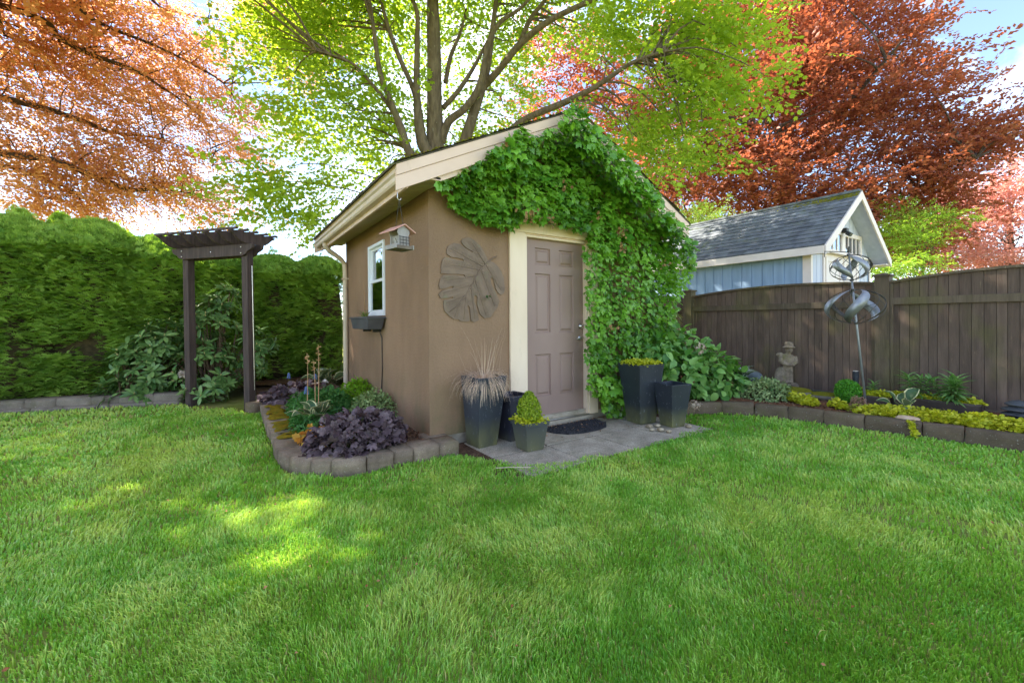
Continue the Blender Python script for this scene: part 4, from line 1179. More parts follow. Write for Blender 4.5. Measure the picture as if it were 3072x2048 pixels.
mound('sedum', 'pale variegated green clump in front of the lime green one', 'plant', (-.16, 1.22, .09), .28, .42, .30, t_ovate(.5, .1, .2, ((0, .3), (.4, 1), (1, 0))),
      mat_leaf('pale_variegated_leaf', lin(88, 124, 58), lin(190, 206, 138), lin(150, 180, 90), .25, .45, .35), 2200, .042)
# hostas: every leaf a part
def hosta_mat(nm, centre, edge):
    g = G(nm)
    v = g.n('Attribute', attribute_name='v').outputs['Fac']
    col = g.ramp(v, [(.28, centre), (.36, edge)])
    nn = g.ramp(g.noise(60, detail=2), [(.3, W(.85)), (.7, W(1.1))])
    col = g.mix(1, col, nn, 'MULTIPLY')
    p = g.pbsdf(col, .4, .4); tt = g.n('BsdfTranslucent', {'Color': edge})
    return g.done(g.n('MixShader', {0: .15, 1: p.outputs[0], 2: tt.outputs[0]}))
def hosta(label, c, n, ln, mat, lift=.5, seed=1, tm=None):
    r2 = np.random.default_rng(seed)
    t = thing('hosta', label, 'plant', c)
    me = npmesh('leaf', *(tm or T_HOSTA)[:2], mat, v=(tm or T_HOSTA)[2], link=False)
    b = B()
    for i in range(n):
        a = 2 * math.pi * i / n * 1.9 + r2.normal(0, .3)
        el = lift + r2.uniform(-.25, .5)
        d = np.array([math.cos(a) * math.cos(el), math.sin(a) * math.cos(el), math.sin(el)])
        p_ = np.array(c) + d * ln * r2.uniform(.25, .6) + np.array([0, 0, .02])
        up = np.array([-math.cos(a) * math.sin(el), -math.sin(a) * math.sin(el), math.cos(el)]) + .3 * r2.normal(size=3)
        R_ = frames(d[None], up[None])[0]
        inst(me, 'leaf', t, p_, R_, ln * r2.uniform(.75, 1.15))
        b.tube([np.array(c), (np.array(c) + p_) / 2 + np.array([0, 0, .02]), p_], .005, 5, cap=False)
    b.build('stem', M['stem_green'], t)
    return t
M['hosta_white'] = hosta_mat('cream_edged_hosta', lin(56, 92, 56), lin(222, 216, 160))
M['hosta_thin'] = hosta_mat('white_edged_hosta', lin(54, 88, 58), lin(206, 212, 190))
hosta('cream edged hosta in the middle of the raised bed', (-.84, .98, .12), 13, .21, M['hosta_white'], .55, 3)
hosta('variegated hosta beside the downspout at the back of the bed', (-.22, 3.75, .12), 26, .24, M['hosta_white'], .55, 5)
# dead flower stalks
M['stalk'] = mat_noise('dry_flower_stalk', lin(176, 132, 92), lin(196, 154, 112), 9, bump=0)
M['podm'] = mat_leaf('seed_pod', lin(176, 126, 82), lin(214, 176, 128), lin(200, 140, 80), .1, .7, .2)
for i, (u0, v0, u1, v1, y_, lb) in enumerate([(954, 1202, 955, 1036, 1.05, 'tallest dry flower stalk in the raised bed'), (921, 1180, 922, 1060, 1.45, 'dry flower stalk on the left of the three in the bed'), (946, 1200, 940, 1082, 1.25, 'shortest dry flower stalk between the other two in the bed')]):
    p0, p1 = ony(u0, v0, y_), ony(u1, v1, y_)
    t = thing('flower_stalk', lb, 'dry stalk', (p0[0], p0[1], .09), 'dead flower stalks in the raised bed')
    pts = [np.array([p0[0], p0[1], .09]), p0 * .5 + p1 * .5 + np.array([.006, 0, 0]), p1]
    B().tube(pts, [.005, .004, .002], 6).build('stem', M['stalk'], t)
    n = 26 if i == 0 else 18
    f_ = rng.uniform(.66 if i == 0 else .72, 1.0, n)
    P = p0[None] + (p1 - p0)[None] * f_[:, None]
    d = rdir(n); d[:, 2] = d[:, 2] * .3 + .15
    leaf_mass(t, t_ovate(.35, .2, -.3, ((0, .5), (.3, .8), (.6, 1), (1, 0))), M['podm'], P, frames(d, rdir(n)), rng.uniform(.022, .04, n), rng.random(n), name='seed_pods')
# grape hyacinths and a white flower
M['muscari'] = mat_noise('blue_flower', lin(92, 110, 160), lin(126, 146, 196), 40, bump=.3)
for i, (u, v, y_, lb) in enumerate([(919, 1172, 1.55, 'blue grape hyacinth rising beside the cream edged hosta'), (866, 1128, 3.3, 'pale blue grape hyacinth under the hedge right of the arbor'), (946, 1130, 3.45, 'blue grape hyacinth behind the dry stalks near the downspout')]):
    p_ = ony(u, v, y_)
    t = thing('grape_hyacinth', lb, 'flower', (p_[0], p_[1], .09), 'grape hyacinths in the raised bed')
    B().tube([(p_[0], p_[1], .09), p_ - np.array([0, 0, .03])], .003, 5).build('stem', M['stem_green'], t)
    b = B()
    for k in range(34):
        a = k * 2.4; zc = k / 34
        r_ = .022 * math.sqrt(1 - zc * .85)
        q = p_ + np.array([math.cos(a) * r_, math.sin(a) * r_, -.035 + .08 * zc])
        b.lathe([(0, -.007), (.008, 0), (0, .008)], q, 5)
    b.build('flower_head', M['muscari'], t)
M['petal'] = mat_leaf('white_petal', lin(226, 214, 204), lin(240, 236, 230), lin(240, 220, 210), .3, .5, .2)
for (u, v, y_, lb) in [(975, 1147, 2.9, 'white blossom lying at the back of the raised bed'), (945, 1152, 2.7, 'cream blossom left of the white one in the raised bed')]:
    p_ = ony(u, v, y_)
    t = thing('blossom', lb, 'flower', p_, 'pale blossoms at the back of the raised bed')
    n = 9; d = rdir(n); d[:, 2] = abs(d[:, 2]) * .6
    leaf_mass(t, t_ovate(.8, .1, .1), M['petal'], np.tile(p_, (n, 1)), frames(d, np.tile([0, 0, 1.], (n, 1))), .06, rng.random(n), name='petals', kind=None)
    B().tube([(p_[0], p_[1], .06), p_], .003, 5).build('stem', M['stem_green'], t)

# --- boxwood in the small pot, golden creepers in the pots
boxT = t_ovate(.55, .12, .15, ((0, .2), (.45, 1), (1, 0)))
M['box_lime'] = mat_leaf('lime_boxwood_leaf', lin(98, 132, 16), lin(176, 190, 50), lin(160, 190, 20), .28, .4, .4)
M['box_green'] = mat_leaf('green_boxwood_leaf', lin(56, 128, 26), lin(110, 176, 50), lin(110, 180, 30), .28, .4, .4)
M['golden'] = mat_leaf('golden_creeper_leaf', lin(150, 168, 24), lin(214, 206, 60), lin(200, 200, 30), .3, .45, .3)
def topiary(label, c, prof, n, s, mat, name='boxwood'):
    t = thing(name, label, 'shrub', (c[0], c[1], c[2]))
    zs = [p_[1] for p_ in prof]; rs = [p_[0] for p_ in prof]
    z = rng.uniform(zs[0], zs[-1], n); a = rng.uniform(0, 2 * math.pi, n)
    r_ = np.interp(z, zs, rs) * (1 - .35 * rng.random(n) ** 2) * (.88 + .24 * noise2(a * 1.3, z * 14, 1.0))
    N = np.stack([np.cos(a), np.sin(a), np.full(n, .25)], 1)
    P = np.array(c)[None] + np.stack([np.cos(a) * r_, np.sin(a) * r_, z], 1)
    d = N * .5 + rdir(n) * .6 + np.array([0, 0, .45])
    leaf_mass(t, boxT, mat, P, frames(d, N + .5 * rdir(n)), s * rng.uniform(.7, 1.2, n), rng.random(n))
    B().tube([(c[0], c[1], c[2] - .03), (c[0] + .004, c[1], c[2] + zs[-1] * .8)], [.010, .004], 6).build('stem', M['stem_brown'], t)
    return t
topiary('lime green egg-shaped boxwood in the small grey pot', (.735, -.56, .235), [(.03, 0), (.085, .03), (.098, .10), (.092, .17), (.066, .215), (.035, .25), (.012, .28)], 2300, .026, M['box_lime'])
def creeper(label, pts, n, s, name='creeping_jenny', mat=None, h=.035, kind=None, cat='plant'):
    """low golden cushion: pts = list of (centre, radius)"""
    c0 = pts[0][0]
    t = thing(name, label, cat, c0)
    if kind: t['kind'] = kind
    P = []
    per = n // len(pts)
    for c, r_ in pts:
        a = rng.uniform(0, 2 * math.pi, per); q = r_ * np.sqrt(rng.random(per))
        P.append(np.stack([c[0] + np.cos(a) * q, c[1] + np.sin(a) * q, c[2] + h * rng.random(per) * (1.25 - (q / r_) ** 2)], 1))
    P = np.concatenate(P); m_ = len(P)
    d = rng.normal(size=(m_, 3)); d[:, 2] = np.abs(d[:, 2]) * .5
    up = np.tile([0, 0, 1.], (m_, 1)) + .6 * rng.normal(size=(m_, 3))
    leaf_mass(t, T_ROUND, mat or M['golden'], P, frames(d, up), s * rng.uniform(.6, 1.2, m_), np.clip(rng.normal(.45, .25, m_), 0, 1))
    return t
ca, sa = math.cos(math.radians(-2)), math.sin(math.radians(-2))
creeper('golden creeper round the foot of the potted boxwood', [((.735 + ca * x - sa * y, -.56 + sa * x + ca * y, .25), .05) for x in (-.09, -.03, .03, .09) for y in (-.09, .09)] + [((.735 + ca * x - sa * y, -.56 + sa * x + ca * y, .25), .05) for x in (-.09, .09) for y in (-.03, .03)], 600, .026, h=.05)
ca, sa = math.cos(math.radians(-8)), math.sin(math.radians(-8))
creeper('golden creeper filling the top of the tall black planter', [((2.40 + ca * x - sa * y, -.475 + sa * x + ca * y, .66), .08) for x in (-.11, 0, .11) for y in (-.11, 0, .11)], 1100, .026, h=.055)

# --- hydrangea and shrub between the ivy and the fence
M['hyd'] = mat_leaf('hydrangea_leaf', lin(70, 122, 54), lin(146, 188, 96), lin(110, 170, 40), .25, .4, .4)
M['hyd1'] = mat_leaf('hydrangea_leaf_single', lin(74, 128, 58), lin(150, 190, 98), lin(110, 170, 40), .25, .4, .4, obj=True)
def hydrangea():
    c = (3.85, .05, .10)
    t = thing('hydrangea', 'broad-leaved hydrangea bush between the ivy and the fence', 'shrub', c)
    hydT = t_ovate(.68, .10, .28, ((0, .06), (.15, .7), (.4, 1.0), (.68, .72), (.88, .32), (1, 0)))
    blobs = [((3.55, -.10, .35), (.62, .40, .42)), ((3.95, -.25, .40), (.55, .45, .38)), ((4.30, -.35, .25), (.35, .35, .28)), ((3.45, .25, .80), (.50, .45, .35)), ((3.95, .10, .72), (.45, .4, .30)), ((2.98, -.20, .70), (.28, .2, .28))]
    P, N = [], []
    for cc, rr in blobs:
        m_ = int(300 * rr[0])
        d = rdir(m_); P.append(np.array(cc)[None] + d * np.array(rr)[None] * (1 - .35 * rng.random(m_) ** 1.5)[:, None]); N.append(d)
    P = np.concatenate(P); N = np.concatenate(N)
    k = P[:, 2] > .14; P, N = P[k], N[k]; n = len(P)
    rep = 3                                                   # leaves in little whorls
    P = np.repeat(P, rep, 0) + rng.normal(0, .03, (n * rep, 3)); N = np.repeat(N, rep, 0); n = len(P)
    d = N * .5 + rdir(n) * .7; d[:, 2] -= .15
    up = N * .6 + np.array([0, 0, .9]) + .35 * rng.normal(size=(n, 3))
    Rm = frames(d, up); S = rng.uniform(.085, .155, n)
    score = (P - CAM_C) @ -CF + .35 * S / .15 + .25 * rng.random(n)
    order = np.argsort(-score); top = order[:260]; rest = order[260:]
    leaf_mass(t, hydT, M['hyd'], P[rest], Rm[rest], S[rest], rng.random(len(rest)))
    leaf_objs(t, [hydT], M['hyd1'], P[top], Rm[top], S[top])
    b = B()
    for i in range(46):
        q = P[random.randrange(n)]
        b.tube([(c[0] + random.gauss(0, .2), c[1] + random.gauss(0, .12), .08), ((c[0] + q[0]) / 2, (c[1] + q[1]) / 2, q[2] * .55), q], [.008, .006, .004], 5, cap=False)
    b.build('stem', M['stem_brown'], t)
    hb = mat_leaf('old_flower_head', lin(140, 118, 96), lin(196, 178, 158), lin(160, 130, 100), .15, .7, .2)
    for (u, v, tt) in ((2100, 1045, 4.75), (2085, 1215, 4.75)):
        cc = at(u, v, tt); m_ = 60; dd = rdir(m_)
        leaf_mass(t, T_ROUND, hb, cc[None] + dd * .05, frames(rdir(m_), dd), .028, rng.random(m_), name='old_flower_head', kind=None)
hydrangea()
def whorl_shrub(name, label, whorls, mat, omat, ln, nl, stems_from, tm, nobj=0, tilt=.35, bud=True, cat='shrub', grp=None):
    """shrub of leaf whorls: leaves radiate round each shoot tip"""
    t = thing(name, label, cat, stems_from, grp)
    P, D, U = [], [], []
    for (p_, ax) in whorls:
        ax = ax / np.linalg.norm(ax)
        x_ = np.cross(ax, [.3, .2, 1.]); x_ /= np.linalg.norm(x_); y_ = np.cross(ax, x_)
        for k_ in range(nl):
            a = 2 * math.pi * k_ / nl + random.gauss(0, .18); el = tilt + random.gauss(0, .25)
            d = (x_ * math.cos(a) + y_ * math.sin(a)) * math.cos(el) + ax * math.sin(el)
            P.append(p_ - ax * random.uniform(0, .04)); D.append(d); U.append(ax - d * math.sin(el) * .5 + .15 * np.array([random.gauss(0, 1) for _ in range(3)]))
    P, D, U = map(np.array, (P, D, U)); n = len(P)
    Rm = frames(D, U); S = ln * rng.uniform(.7, 1.15, n)
    score = (P - CAM_C) @ -CF + .3 * rng.random(n)
    order = np.argsort(-score); top = order[:nobj]; rest = order[nobj:]
    leaf_mass(t, tm, mat, P[rest], Rm[rest], S[rest], rng.random(len(rest)))
    if nobj: leaf_objs(t, [tm], omat, P[top], Rm[top], S[top])
    b = B(); s0 = np.array(stems_from)
    for (p_, ax) in whorls:
        if random.random() < .6:
            b0 = s0 + np.array([random.gauss(0, .12), random.gauss(0, .1), 0])
            b.tube([b0, b0 * .4 + p_ * .6 - np.array([0, 0, .12]), p_], [.012, .008, .005], 5, cap=False)
    b.build('stem', M['stem_brown'], t)
    if bud:
        b = B()
        for (p_, ax) in whorls:
            if random.random() < .55:
                a_ = ax / np.linalg.norm(ax)
                b.lathe([(.003, 0), (.009, .012), (.006, .03), (0.001, .04)], p_, 6, axis=a_)
        b.build('buds', mat_noise('bud', lin(176, 176, 110), lin(190, 170, 110), 20, bump=0), t)['kind'] = 'stuff'
    return t
def blob_whorls(blobs, per):
    out = []
    for c, r_ in blobs:
        m_ = int(per * r_[0] * r_[2] * 10)
        for _ in range(m_):
            d = rdir(1)[0]
            if d @ CF > .55: continue
            p_ = np.array(c) + d * np.array(r_) * (1 - .3 * random.random())
            ax = d * .8 + np.array([0, 0, .75])
            out.append((p_, ax))
    return out
rhoT = t_ovate(.34, .06, .22, ((0, .1), (.25, .62), (.55, 1.0), (.82, .75), (1, .05)))
M['rho'] = mat_leaf('rhododendron_leaf', lin(66, 102, 50), lin(122, 152, 84), lin(110, 150, 50), .14, .36, .40)
M['rho1'] = mat_leaf('rhododendron_leaf_single', lin(70, 108, 52), lin(130, 160, 90), lin(110, 150, 50), .14, .36, .40, obj=True)
whorl_shrub('rhododendron', 'lower dark green rhododendron left of the arbor posts', blob_whorls([((-2.42, 4.6, .6), (.5, .4, .5)), ((-2.58, 4.62, .5), (.42, .38, .5)), ((-2.70, 4.5, .2), (.42, .3, .18)), ((-2.35, 4.55, .9), (.34, .3, .35))], 30),
            M['rho'], M['rho1'], .15, 9, (-2.65, 4.7, .1), rhoT, 130, grp='rhododendrons at the arbor')
whorl_shrub('rhododendron', 'taller rhododendron growing between the two arbor posts', blob_whorls([((-1.80, 4.35, .55), (.50, .40, .52)), ((-1.72, 4.40, 1.15), (.42, .35, .45)), ((-1.58, 4.45, 1.58), (.22, .2, .24)), ((-1.15, 4.15, .75), (.30, .25, .35)), ((-1.75, 4.1, .2), (.45, .3, .18))], 30),
            M['rho'], M['rho1'], .15, 9, (-1.75, 4.4, .1), rhoT, 150, grp='rhododendrons at the arbor')
whorl_shrub('pieris', 'narrow-leaved shrub peeping out behind the hydrangea at the fence', blob_whorls([((4.65, .85, 1.12), (.30, .3, .24)), ((4.35, .75, .95), (.3, .3, .25))], 22), mat_leaf('pieris_leaf', lin(96, 110, 56), lin(164, 172, 108), lin(150, 160, 60), .2, .4, .4), None, .12, 8, (4.5, .9, .1), t_ovate(.24, .05, .25), 0)
# ------------------------------------------------------------------ wooden fence
def fence_mat(name, c1, c2, k=1.0):
    g = G(name)
    oi = g.n('ObjectInfo').outputs['Random']
    off = g.n('CombineXYZ', {0: g.math('MULTIPLY', oi, 37.), 1: g.math('MULTIPLY', oi, 11.), 2: g.math('MULTIPLY', oi, 23.)}).outputs[0]
    p = g.n('VectorMath', {0: g.pos(), 1: off}, operation='ADD').outputs[0]
    def nz(sc_, st, det=5):
        mp = g.n('Mapping', {'Vector': p, 'Scale': st}).outputs[0]
        return g.n('TexNoise', {'Vector': mp, 'Scale': sc_, 'Detail': det, 'Roughness': .6}).outputs['Fac']
    col = g.ramp(nz(6, (3, 3, .5)), [(.3, c1), (.7, c2)])
    mr = g.n('MapRange', {0: oi, 3: .82, 4: 1.16}).outputs[0]
    col = g.mix(1, col, g.n('CombineColor', {0: mr, 1: mr, 2: mr}).outputs[0], 'MULTIPLY')
    col = g.mix(g.ramp(g.noise(2.2, (1, 1, .6), 5), [(.50, W(0)), (.72, W(.6 * k))]), col, lin(104, 100, 54))
    col = g.mix(g.ramp(nz(14, (3, 3, .35)), [(.66, W(0)), (.76, W(.55))]), col, lin(166, 142, 112))
    gr = nz(26, (5, 5, .18))
    col = g.mix(1, col, g.ramp(gr, [(.3, W(.8)), (.7, W(1.12))]), 'MULTIPLY')
    return g.done(g.pbsdf(col, .82, .25, 0, g.bump(gr, .35, .004)))
M['fence'] = fence_mat('weathered_brown_fence', lin(90, 74, 64), lin(112, 94, 82))
M['fence_trim'] = fence_mat('weathered_fence_rail', lin(88, 76, 62), lin(108, 94, 78), 1.0)
fence = thing('wooden_fence', 'weathered dark brown board fence with arched top behind the border', 'fence', (5.7, -1.8, 0))
FX = 5.70
def fence_top(y, y0, y1, zl, zr, bow):
    f_ = (y - y0) / (y1 - y0)
    return zl + (zr - zl) * f_ + bow * 4 * f_ * (1 - f_)
panels = [(-1.70, 1.00, 1.655, 1.60, .075), (-4.55, -1.86, 1.60, 1.655, .12), (1.16, 3.6, 1.60, 1.6, .07)]
for pi_, (y0, y1, zl, zr, bow) in enumerate(panels):
    y = y0 + .012; nb_ = round((y1 - y0 - .024) / .09)
    for _k in range(nb_):
        if _k == 0: wds = rng.uniform(.85, 1.15, nb_); wds *= (y1 - y0 - .024) / wds.sum()
        w = wds[_k]
        za, zc = fence_top(y, y0, y1, zl, zr, bow) - .02, fence_top(y + w, y0, y1, zl, zr, bow) - .02
        dx = random.uniform(-.003, .003)
        B().add([(FX + dx, y + .002, .10), (FX + dx, y + w - .002, .10), (FX + dx, y + w - .002, zc), (FX + dx, y + .002, za),
                 (FX + .02 + dx, y + .002, .10), (FX + .02 + dx, y + w - .002, .10), (FX + .02 + dx, y + w - .002, zc), (FX + .02 + dx, y + .002, za)],
                [(0, 3, 2, 1), (4, 5, 6, 7), (0, 1, 5, 4), (1, 2, 6, 5), (2, 3, 7, 6), (3, 0, 4, 7)]).build('board', M['fence'], fence)
        y += w
    pb_ = [(FX + .0245, y0 + .004 + (y1 - y0 - .008) * k / 12, fence_top(y0 + (y1 - y0) * k / 12, y0, y1, zl, zr, bow) - .02) for k in range(13)]
    B().prism([(FX + .0245, y1 - .004, .11), (FX + .0245, y0 + .004, .11)] + pb_, (.006, 0, 0)).build('light_stop_sheet', M['fence_trim'], fence)  # added sheet, blocks light leaking between the boards
    n = 16; b = B()
    ring = []
    for k in range(n + 1):
        yy = y0 + (y1 - y0) * k / n; z = fence_top(yy, y0, y1, zl, zr, bow)
        ring.append([(FX - .035, yy, z - .018), (FX + .055, yy, z - .018), (FX + .055, yy, z + .012), (FX - .035, yy, z + .012)])
    vs = [p_ for r_ in ring for p_ in r_]
    fs = [(4 * k + q, 4 * k + (q + 1) % 4, 4 * k + 4 + (q + 1) % 4, 4 * k + 4 + q) for k in range(n) for q in range(4)] + [(0, 1, 2, 3), (4 * n + 3, 4 * n + 2, 4 * n + 1, 4 * n)]
    b.add(vs, fs).build('top_cap', M['fence_trim'], fence)
    zr_ = 1.325 if pi_ != 1 else 1.355
    B().box(FX - .032, FX - .0045, y0 + .002, y1 - .002, zr_, zr_ + .092).build('rail', M['fence_trim'], fence, bevel=.003)
    B().box(FX - .022, FX - .0045, y0 + .002, y1 - .002, .02, .118).build('kick_board', M['fence_trim'], fence, bevel=.003)
    for yy in (y0, y1 - .034):
        B().box(FX - .03, FX - .0047, yy + .001, yy + .033, .12, fence_top(yy, y0, y1, zl, zr, bow) - .03).build('edge_batten', M['fence_trim'], fence, bevel=.002)
for (ya, h) in ((-1.858, 1.735), (1.002, 1.70), (-4.70, 1.73)):
    po = B().box(FX - .05, FX + .105, ya, ya + .156, -.05, h).build('post', M['fence_trim'], fence, bevel=.004)
    B().add([(FX - .068, ya - .018, h), (FX + .123, ya - .018, h), (FX + .123, ya + .174, h), (FX - .068, ya + .174, h), (FX - .068, ya - .018, h + .022), (FX + .123, ya - .018, h + .022), (FX + .123, ya + .174, h + .022), (FX - .068, ya + .174, h + .022), (FX + .028, ya + .078, h + .05)],
            [(0, 3, 2, 1), (0, 1, 5, 4), (1, 2, 6, 5), (2, 3, 7, 6), (3, 0, 4, 7), (4, 5, 8), (5, 6, 8), (6, 7, 8), (7, 4, 8)]).build('post_cap', M['fence_trim'], po)

# ------------------------------------------------------------------ blue shed beyond the fence
M['blue'] = mat_noise('blue_grey_siding', lin(134, 158, 184), lin(150, 174, 200), 5, (2, 2, .3), rough=.7, bump=.15, bscale=50)
M['blue_lit'] = mat_noise('blue_siding_lit', lin(186, 190, 204), lin(200, 202, 216), 5, (2, 2, .3), rough=.7, bump=.15, bscale=50)  # siding colour lightened for the stronger light on the gable end
M['bwhite'] = mat_noise('off_white_trim', lin(224, 208, 200), lin(234, 220, 212), 4, rough=.6, bump=.08)
M['shingle'] = mat_noise('grey_asphalt_shingle', lin(84, 88, 94), lin(112, 116, 120), 5, rough=.95, bump=.5, bscale=120, bdist=.006, rand=.16, fine=.2,
                         extra=[(lin(96, 104, 60), 3, (1, 1, 1), .60, .74, .6)])
bx0, bx1, by0, by1 = 7.2, 10.17, -.36, 3.9
ex0, ex1, ey0, ey1 = 6.98, 10.39, -.66, 4.2
xr = (ex0 + ex1) / 2
zE, zR = 2.45, 3.66
bs = (zR - zE) / (xr - ex0)
bshed = thing('blue_shed', 'blue-grey shed with grey shingle roof beyond the fence', 'shed', (8.7, 1.8, 0))
wz = lambda x: zE - .10 + bs * (min(x, 2 * xr - x) - ex0)
B().poly([(bx0, by1, 0), (bx0, by0, 0), (bx0, by0, wz(bx0)), (bx0, by1, wz(bx0))]).build('side_wall', M['blue'], bshed)
B().poly([(bx1, by0, 0), (bx1, by1, 0), (bx1, by1, wz(bx1)), (bx1, by0, wz(bx1))]).build('side_wall', M['blue'], bshed)
B().poly([(bx0, by0, 0), (bx1, by0, 0), (bx1, by0, wz(bx1)), (xr, by0, wz(xr)), (bx0, by0, wz(bx0))]).build('gable_wall', M['blue'], bshed)
B().poly([(bx0, by1, 0), (bx1, by1, 0), (bx1, by1, wz(bx1)), (xr, by1, wz(xr)), (bx0, by1, wz(bx0))]).build('gable_wall', M['blue'], bshed)
y = by0 + .02
k = 0
while y < by1 - .1:                                            # grooved siding boards
    B().box(bx0 - .012, bx0 - .001, y + .006, y + .192, 0, wz(bx0) - .01).build('siding_board', M['blue'], bshed, bevel=.002, seg=1)
    y += .2; k += 1
x = bx0 + .03
while x < bx1 - .2:
    B().prism([(x + .006, by0 - .001, 0), (x + .192, by0 - .001, 0), (x + .192, by0 - .001, wz(x + .192) - .02), (x + .006, by0 - .001, wz(x + .006) - .02)], (0, -.011, 0)).build('siding_board', M['blue_lit'], bshed)
    x += .2
for (a_, c_, e_, f_) in ((bx0 - .026, bx0 + .05, by0 - .026, by0 - .0125), (bx0 - .026, bx0 - .0125, by0 - .0124, by0 + .11), (bx1 - .07, bx1 + .02, by0 - .026, by0 - .0125)):
    B().box(a_, c_, e_, f_, 0, wz(bx0) - .012).build('corner_trim', M['bwhite'], bshed)
# roof: deck, then courses of separate shingles on the slope that shows
for s_ in (0, 1):
    mx = (lambda x_: x_) if s_ == 0 else (lambda x_: 2 * xr - x_)
    rf = B().prism([(mx(ex0), ey0, zE - .03), (mx(xr), ey0, zR - .03), (mx(xr), ey0, zR), (mx(ex0), ey0, zE)], (0, ey1 - ey0, 0)).build('roof', M['shingle'], bshed)
    if s_ == 0:
        n = 13; sl = math.hypot(xr - ex0, zR - zE); ex_ = sl / n
        dirv = np.array([xr - ex0, 0, zR - zE]) / sl; nv = np.array([-(zR - zE), 0, xr - ex0]) / sl
        R3 = np.stack([dirv, [0, -1, 0], nv], -1); R3 = np.stack([np.array([0, -1., 0]), dirv, np.cross([0, -1., 0], dirv)], -1)
        sm = B().add([(-.5, -.02, .016), (.5, -.02, .016), (.5, 1.06, .003), (-.5, 1.06, .003), (-.5, -.02, .001), (.5, -.02, .001)], [(0, 1, 2, 3), (0, 4, 5, 1), (0, 3, 4), (1, 5, 2)]).mesh('shingle', M['shingle'])
        if R3[2, 2] < 0: R3[:, 2] *= -1
        for i in range(n):
            yy = ey0 - .01 - (.14 if i % 2 else 0)
            while yy < ey1:
                w = random.choice((.22, .28, .34)); ye = min(yy + w, ey1)
                if ye > ey0 - .02:
                    ys_ = max(yy, ey0 - .012)
                    p_ = np.array([ex0, (ys_ + ye) / 2, zE]) + dirv * (i * ex_) + nv * random.uniform(0, .004)
                    if ye - ys_ > .03:
                        inst(sm, 'shingle', rf, p_, R3, (ye - ys_ - .005, ex_, 1.0))
                yy += w
        nv_ = npmesh('ridge_moss', *(lambda a: (a[0], a[1]))(scatter(t_diamond(.8, .2), np.stack([xr + rng.uniform(-.22, .02, 500), ey0 + np.abs(rng.normal(0, .55, 500)), np.zeros(500)], 1) * [1, 1, 0] + np.array([0, 0, 0]), frames(rdir(500), np.tile([0, 0, 1.], (500, 1))), .05)), M['moss_green'], rf)
        co = np.zeros(len(nv_.data.vertices) * 3); nv_.data.vertices.foreach_get('co', co); co = co.reshape(-1, 3)
        co[:, 2] = co[:, 2] * .25 + zR - bs * np.abs(xr - co[:, 0]) + .02
        nv_.data.vertices.foreach_set('co', co.ravel()); nv_['kind'] = 'stuff'
for (x0_, x1_) in ((xr - .09, xr + .005), (xr - .005, xr + .09)):
    B().box(x0_, x1_, ey0 - .01, ey1, zR - .03, zR + .022).build('ridge_cap', M['shingle'], bshed, bevel=.01)
for s_ in (0, 1):
    mx = (lambda x_: x_) if s_ == 0 else (lambda x_: 2 * xr - x_)
    B().prism([(mx(ex0 - .01), ey0 - .03, zE - .01), (mx(xr), ey0 - .03, zR - .01), (mx(xr), ey0 - .03, zR - .17), (mx(ex0 - .01), ey0 - .03, zE - .17)], (0, .028, 0)).build('rake_board', M['bwhite'], bshed, bevel=.003)
    B().prism([(mx(ex0 + .02), ey0, zE - .12), (mx(xr), ey0, zR - .10), (mx(xr), ey0, zR - .07), (mx(ex0 + .02), ey0, zE - .09)], (0, by0 - ey0, 0)).build('rake_soffit', M['blue_lit'], bshed)
    B().box(min(mx(ex0 - .02), mx(ex0 + .005)), max(mx(ex0 - .02), mx(ex0 + .005)), ey0 + .001, ey1, zE - .15, zE - .012).build('eave_board', M['bwhite'], bshed, bevel=.003)
    B().box(min(mx(ex0 + .006), mx(bx0)), max(mx(ex0 + .006), mx(bx0)), ey0 + .002, ey1, zE - .13, zE - .11).build('eave_soffit', M['bwhite'], bshed)
yb = by0 - .013
vent = B().box(8.42, 8.70, yb - .03, yb - .001, 3.06, 3.30).build('gable_vent', M['bwhite'], bshed, bevel=.004)
for k in range(4): B().obox((8.56, yb - .034, 3.10 + k * .05), (.20, 0, 0), (0, .012, -.012), (0, .004, .02)).build('slat', M['bwhite'], vent)
tw = B()
tw.box(7.66, 9.62, yb - .03, yb - .001, 2.82, 2.90); tw.box(7.66, 9.62, yb - .03, yb - .001, 2.46, 2.50); tw.box(7.66, 7.73, yb - .03, yb - .001, 2.50, 2.82); tw.box(9.53, 9.62, yb - .03, yb - .001, 2.50, 2.82); tw.box(8.56, 8.72, yb - .03, yb - .001, 2.50, 2.82)
tw = tw.build('transom_window', M['bwhite'], bshed)
for (a_, c_) in ((7.73, 8.56), (8.72, 9.53)):
    B().box(a_, c_, yb - .006, yb - .002, 2.50, 2.82).build('pane', M['glass'], tw)
    B().poly([(a_, yb - .0015, 2.50), (c_, yb - .0015, 2.50), (c_, yb - .0015, 2.82), (a_, yb - .0015, 2.82)]).build('dark_room', M['dark'], tw)
    for k in range(1, 4):
        x = a_ + (c_ - a_) * k / 4
        B().box(x - .014, x + .014, yb - .02, yb - .007, 2.50, 2.82).build('muntin', M['bwhite'], tw)
B().box(7.52, 9.80, yb - .12, yb - .002, 2.405, 2.44).build('ledge', M['bwhite'], bshed, bevel=.004)
bd = B().box(7.70, 9.46, yb - .02, yb - .001, .1, 2.40).build('double_door', M['bwhite'], bshed)
for (a_, c_) in ((7.78, 8.52), (8.64, 9.38)):
    for (z0_, z1_) in ((2.26, 2.34), (1.3, 1.38), (.2, .3)):
        B().box(a_, c_, yb - .035, yb - .021, z0_, z1_).build('door_rail', M['bwhite'], bd)
    for x in (a_, c_ - .08): B().box(x, x + .08, yb - .034, yb - .021, .3, 2.26).build('door_stile', M['bwhite'], bd)
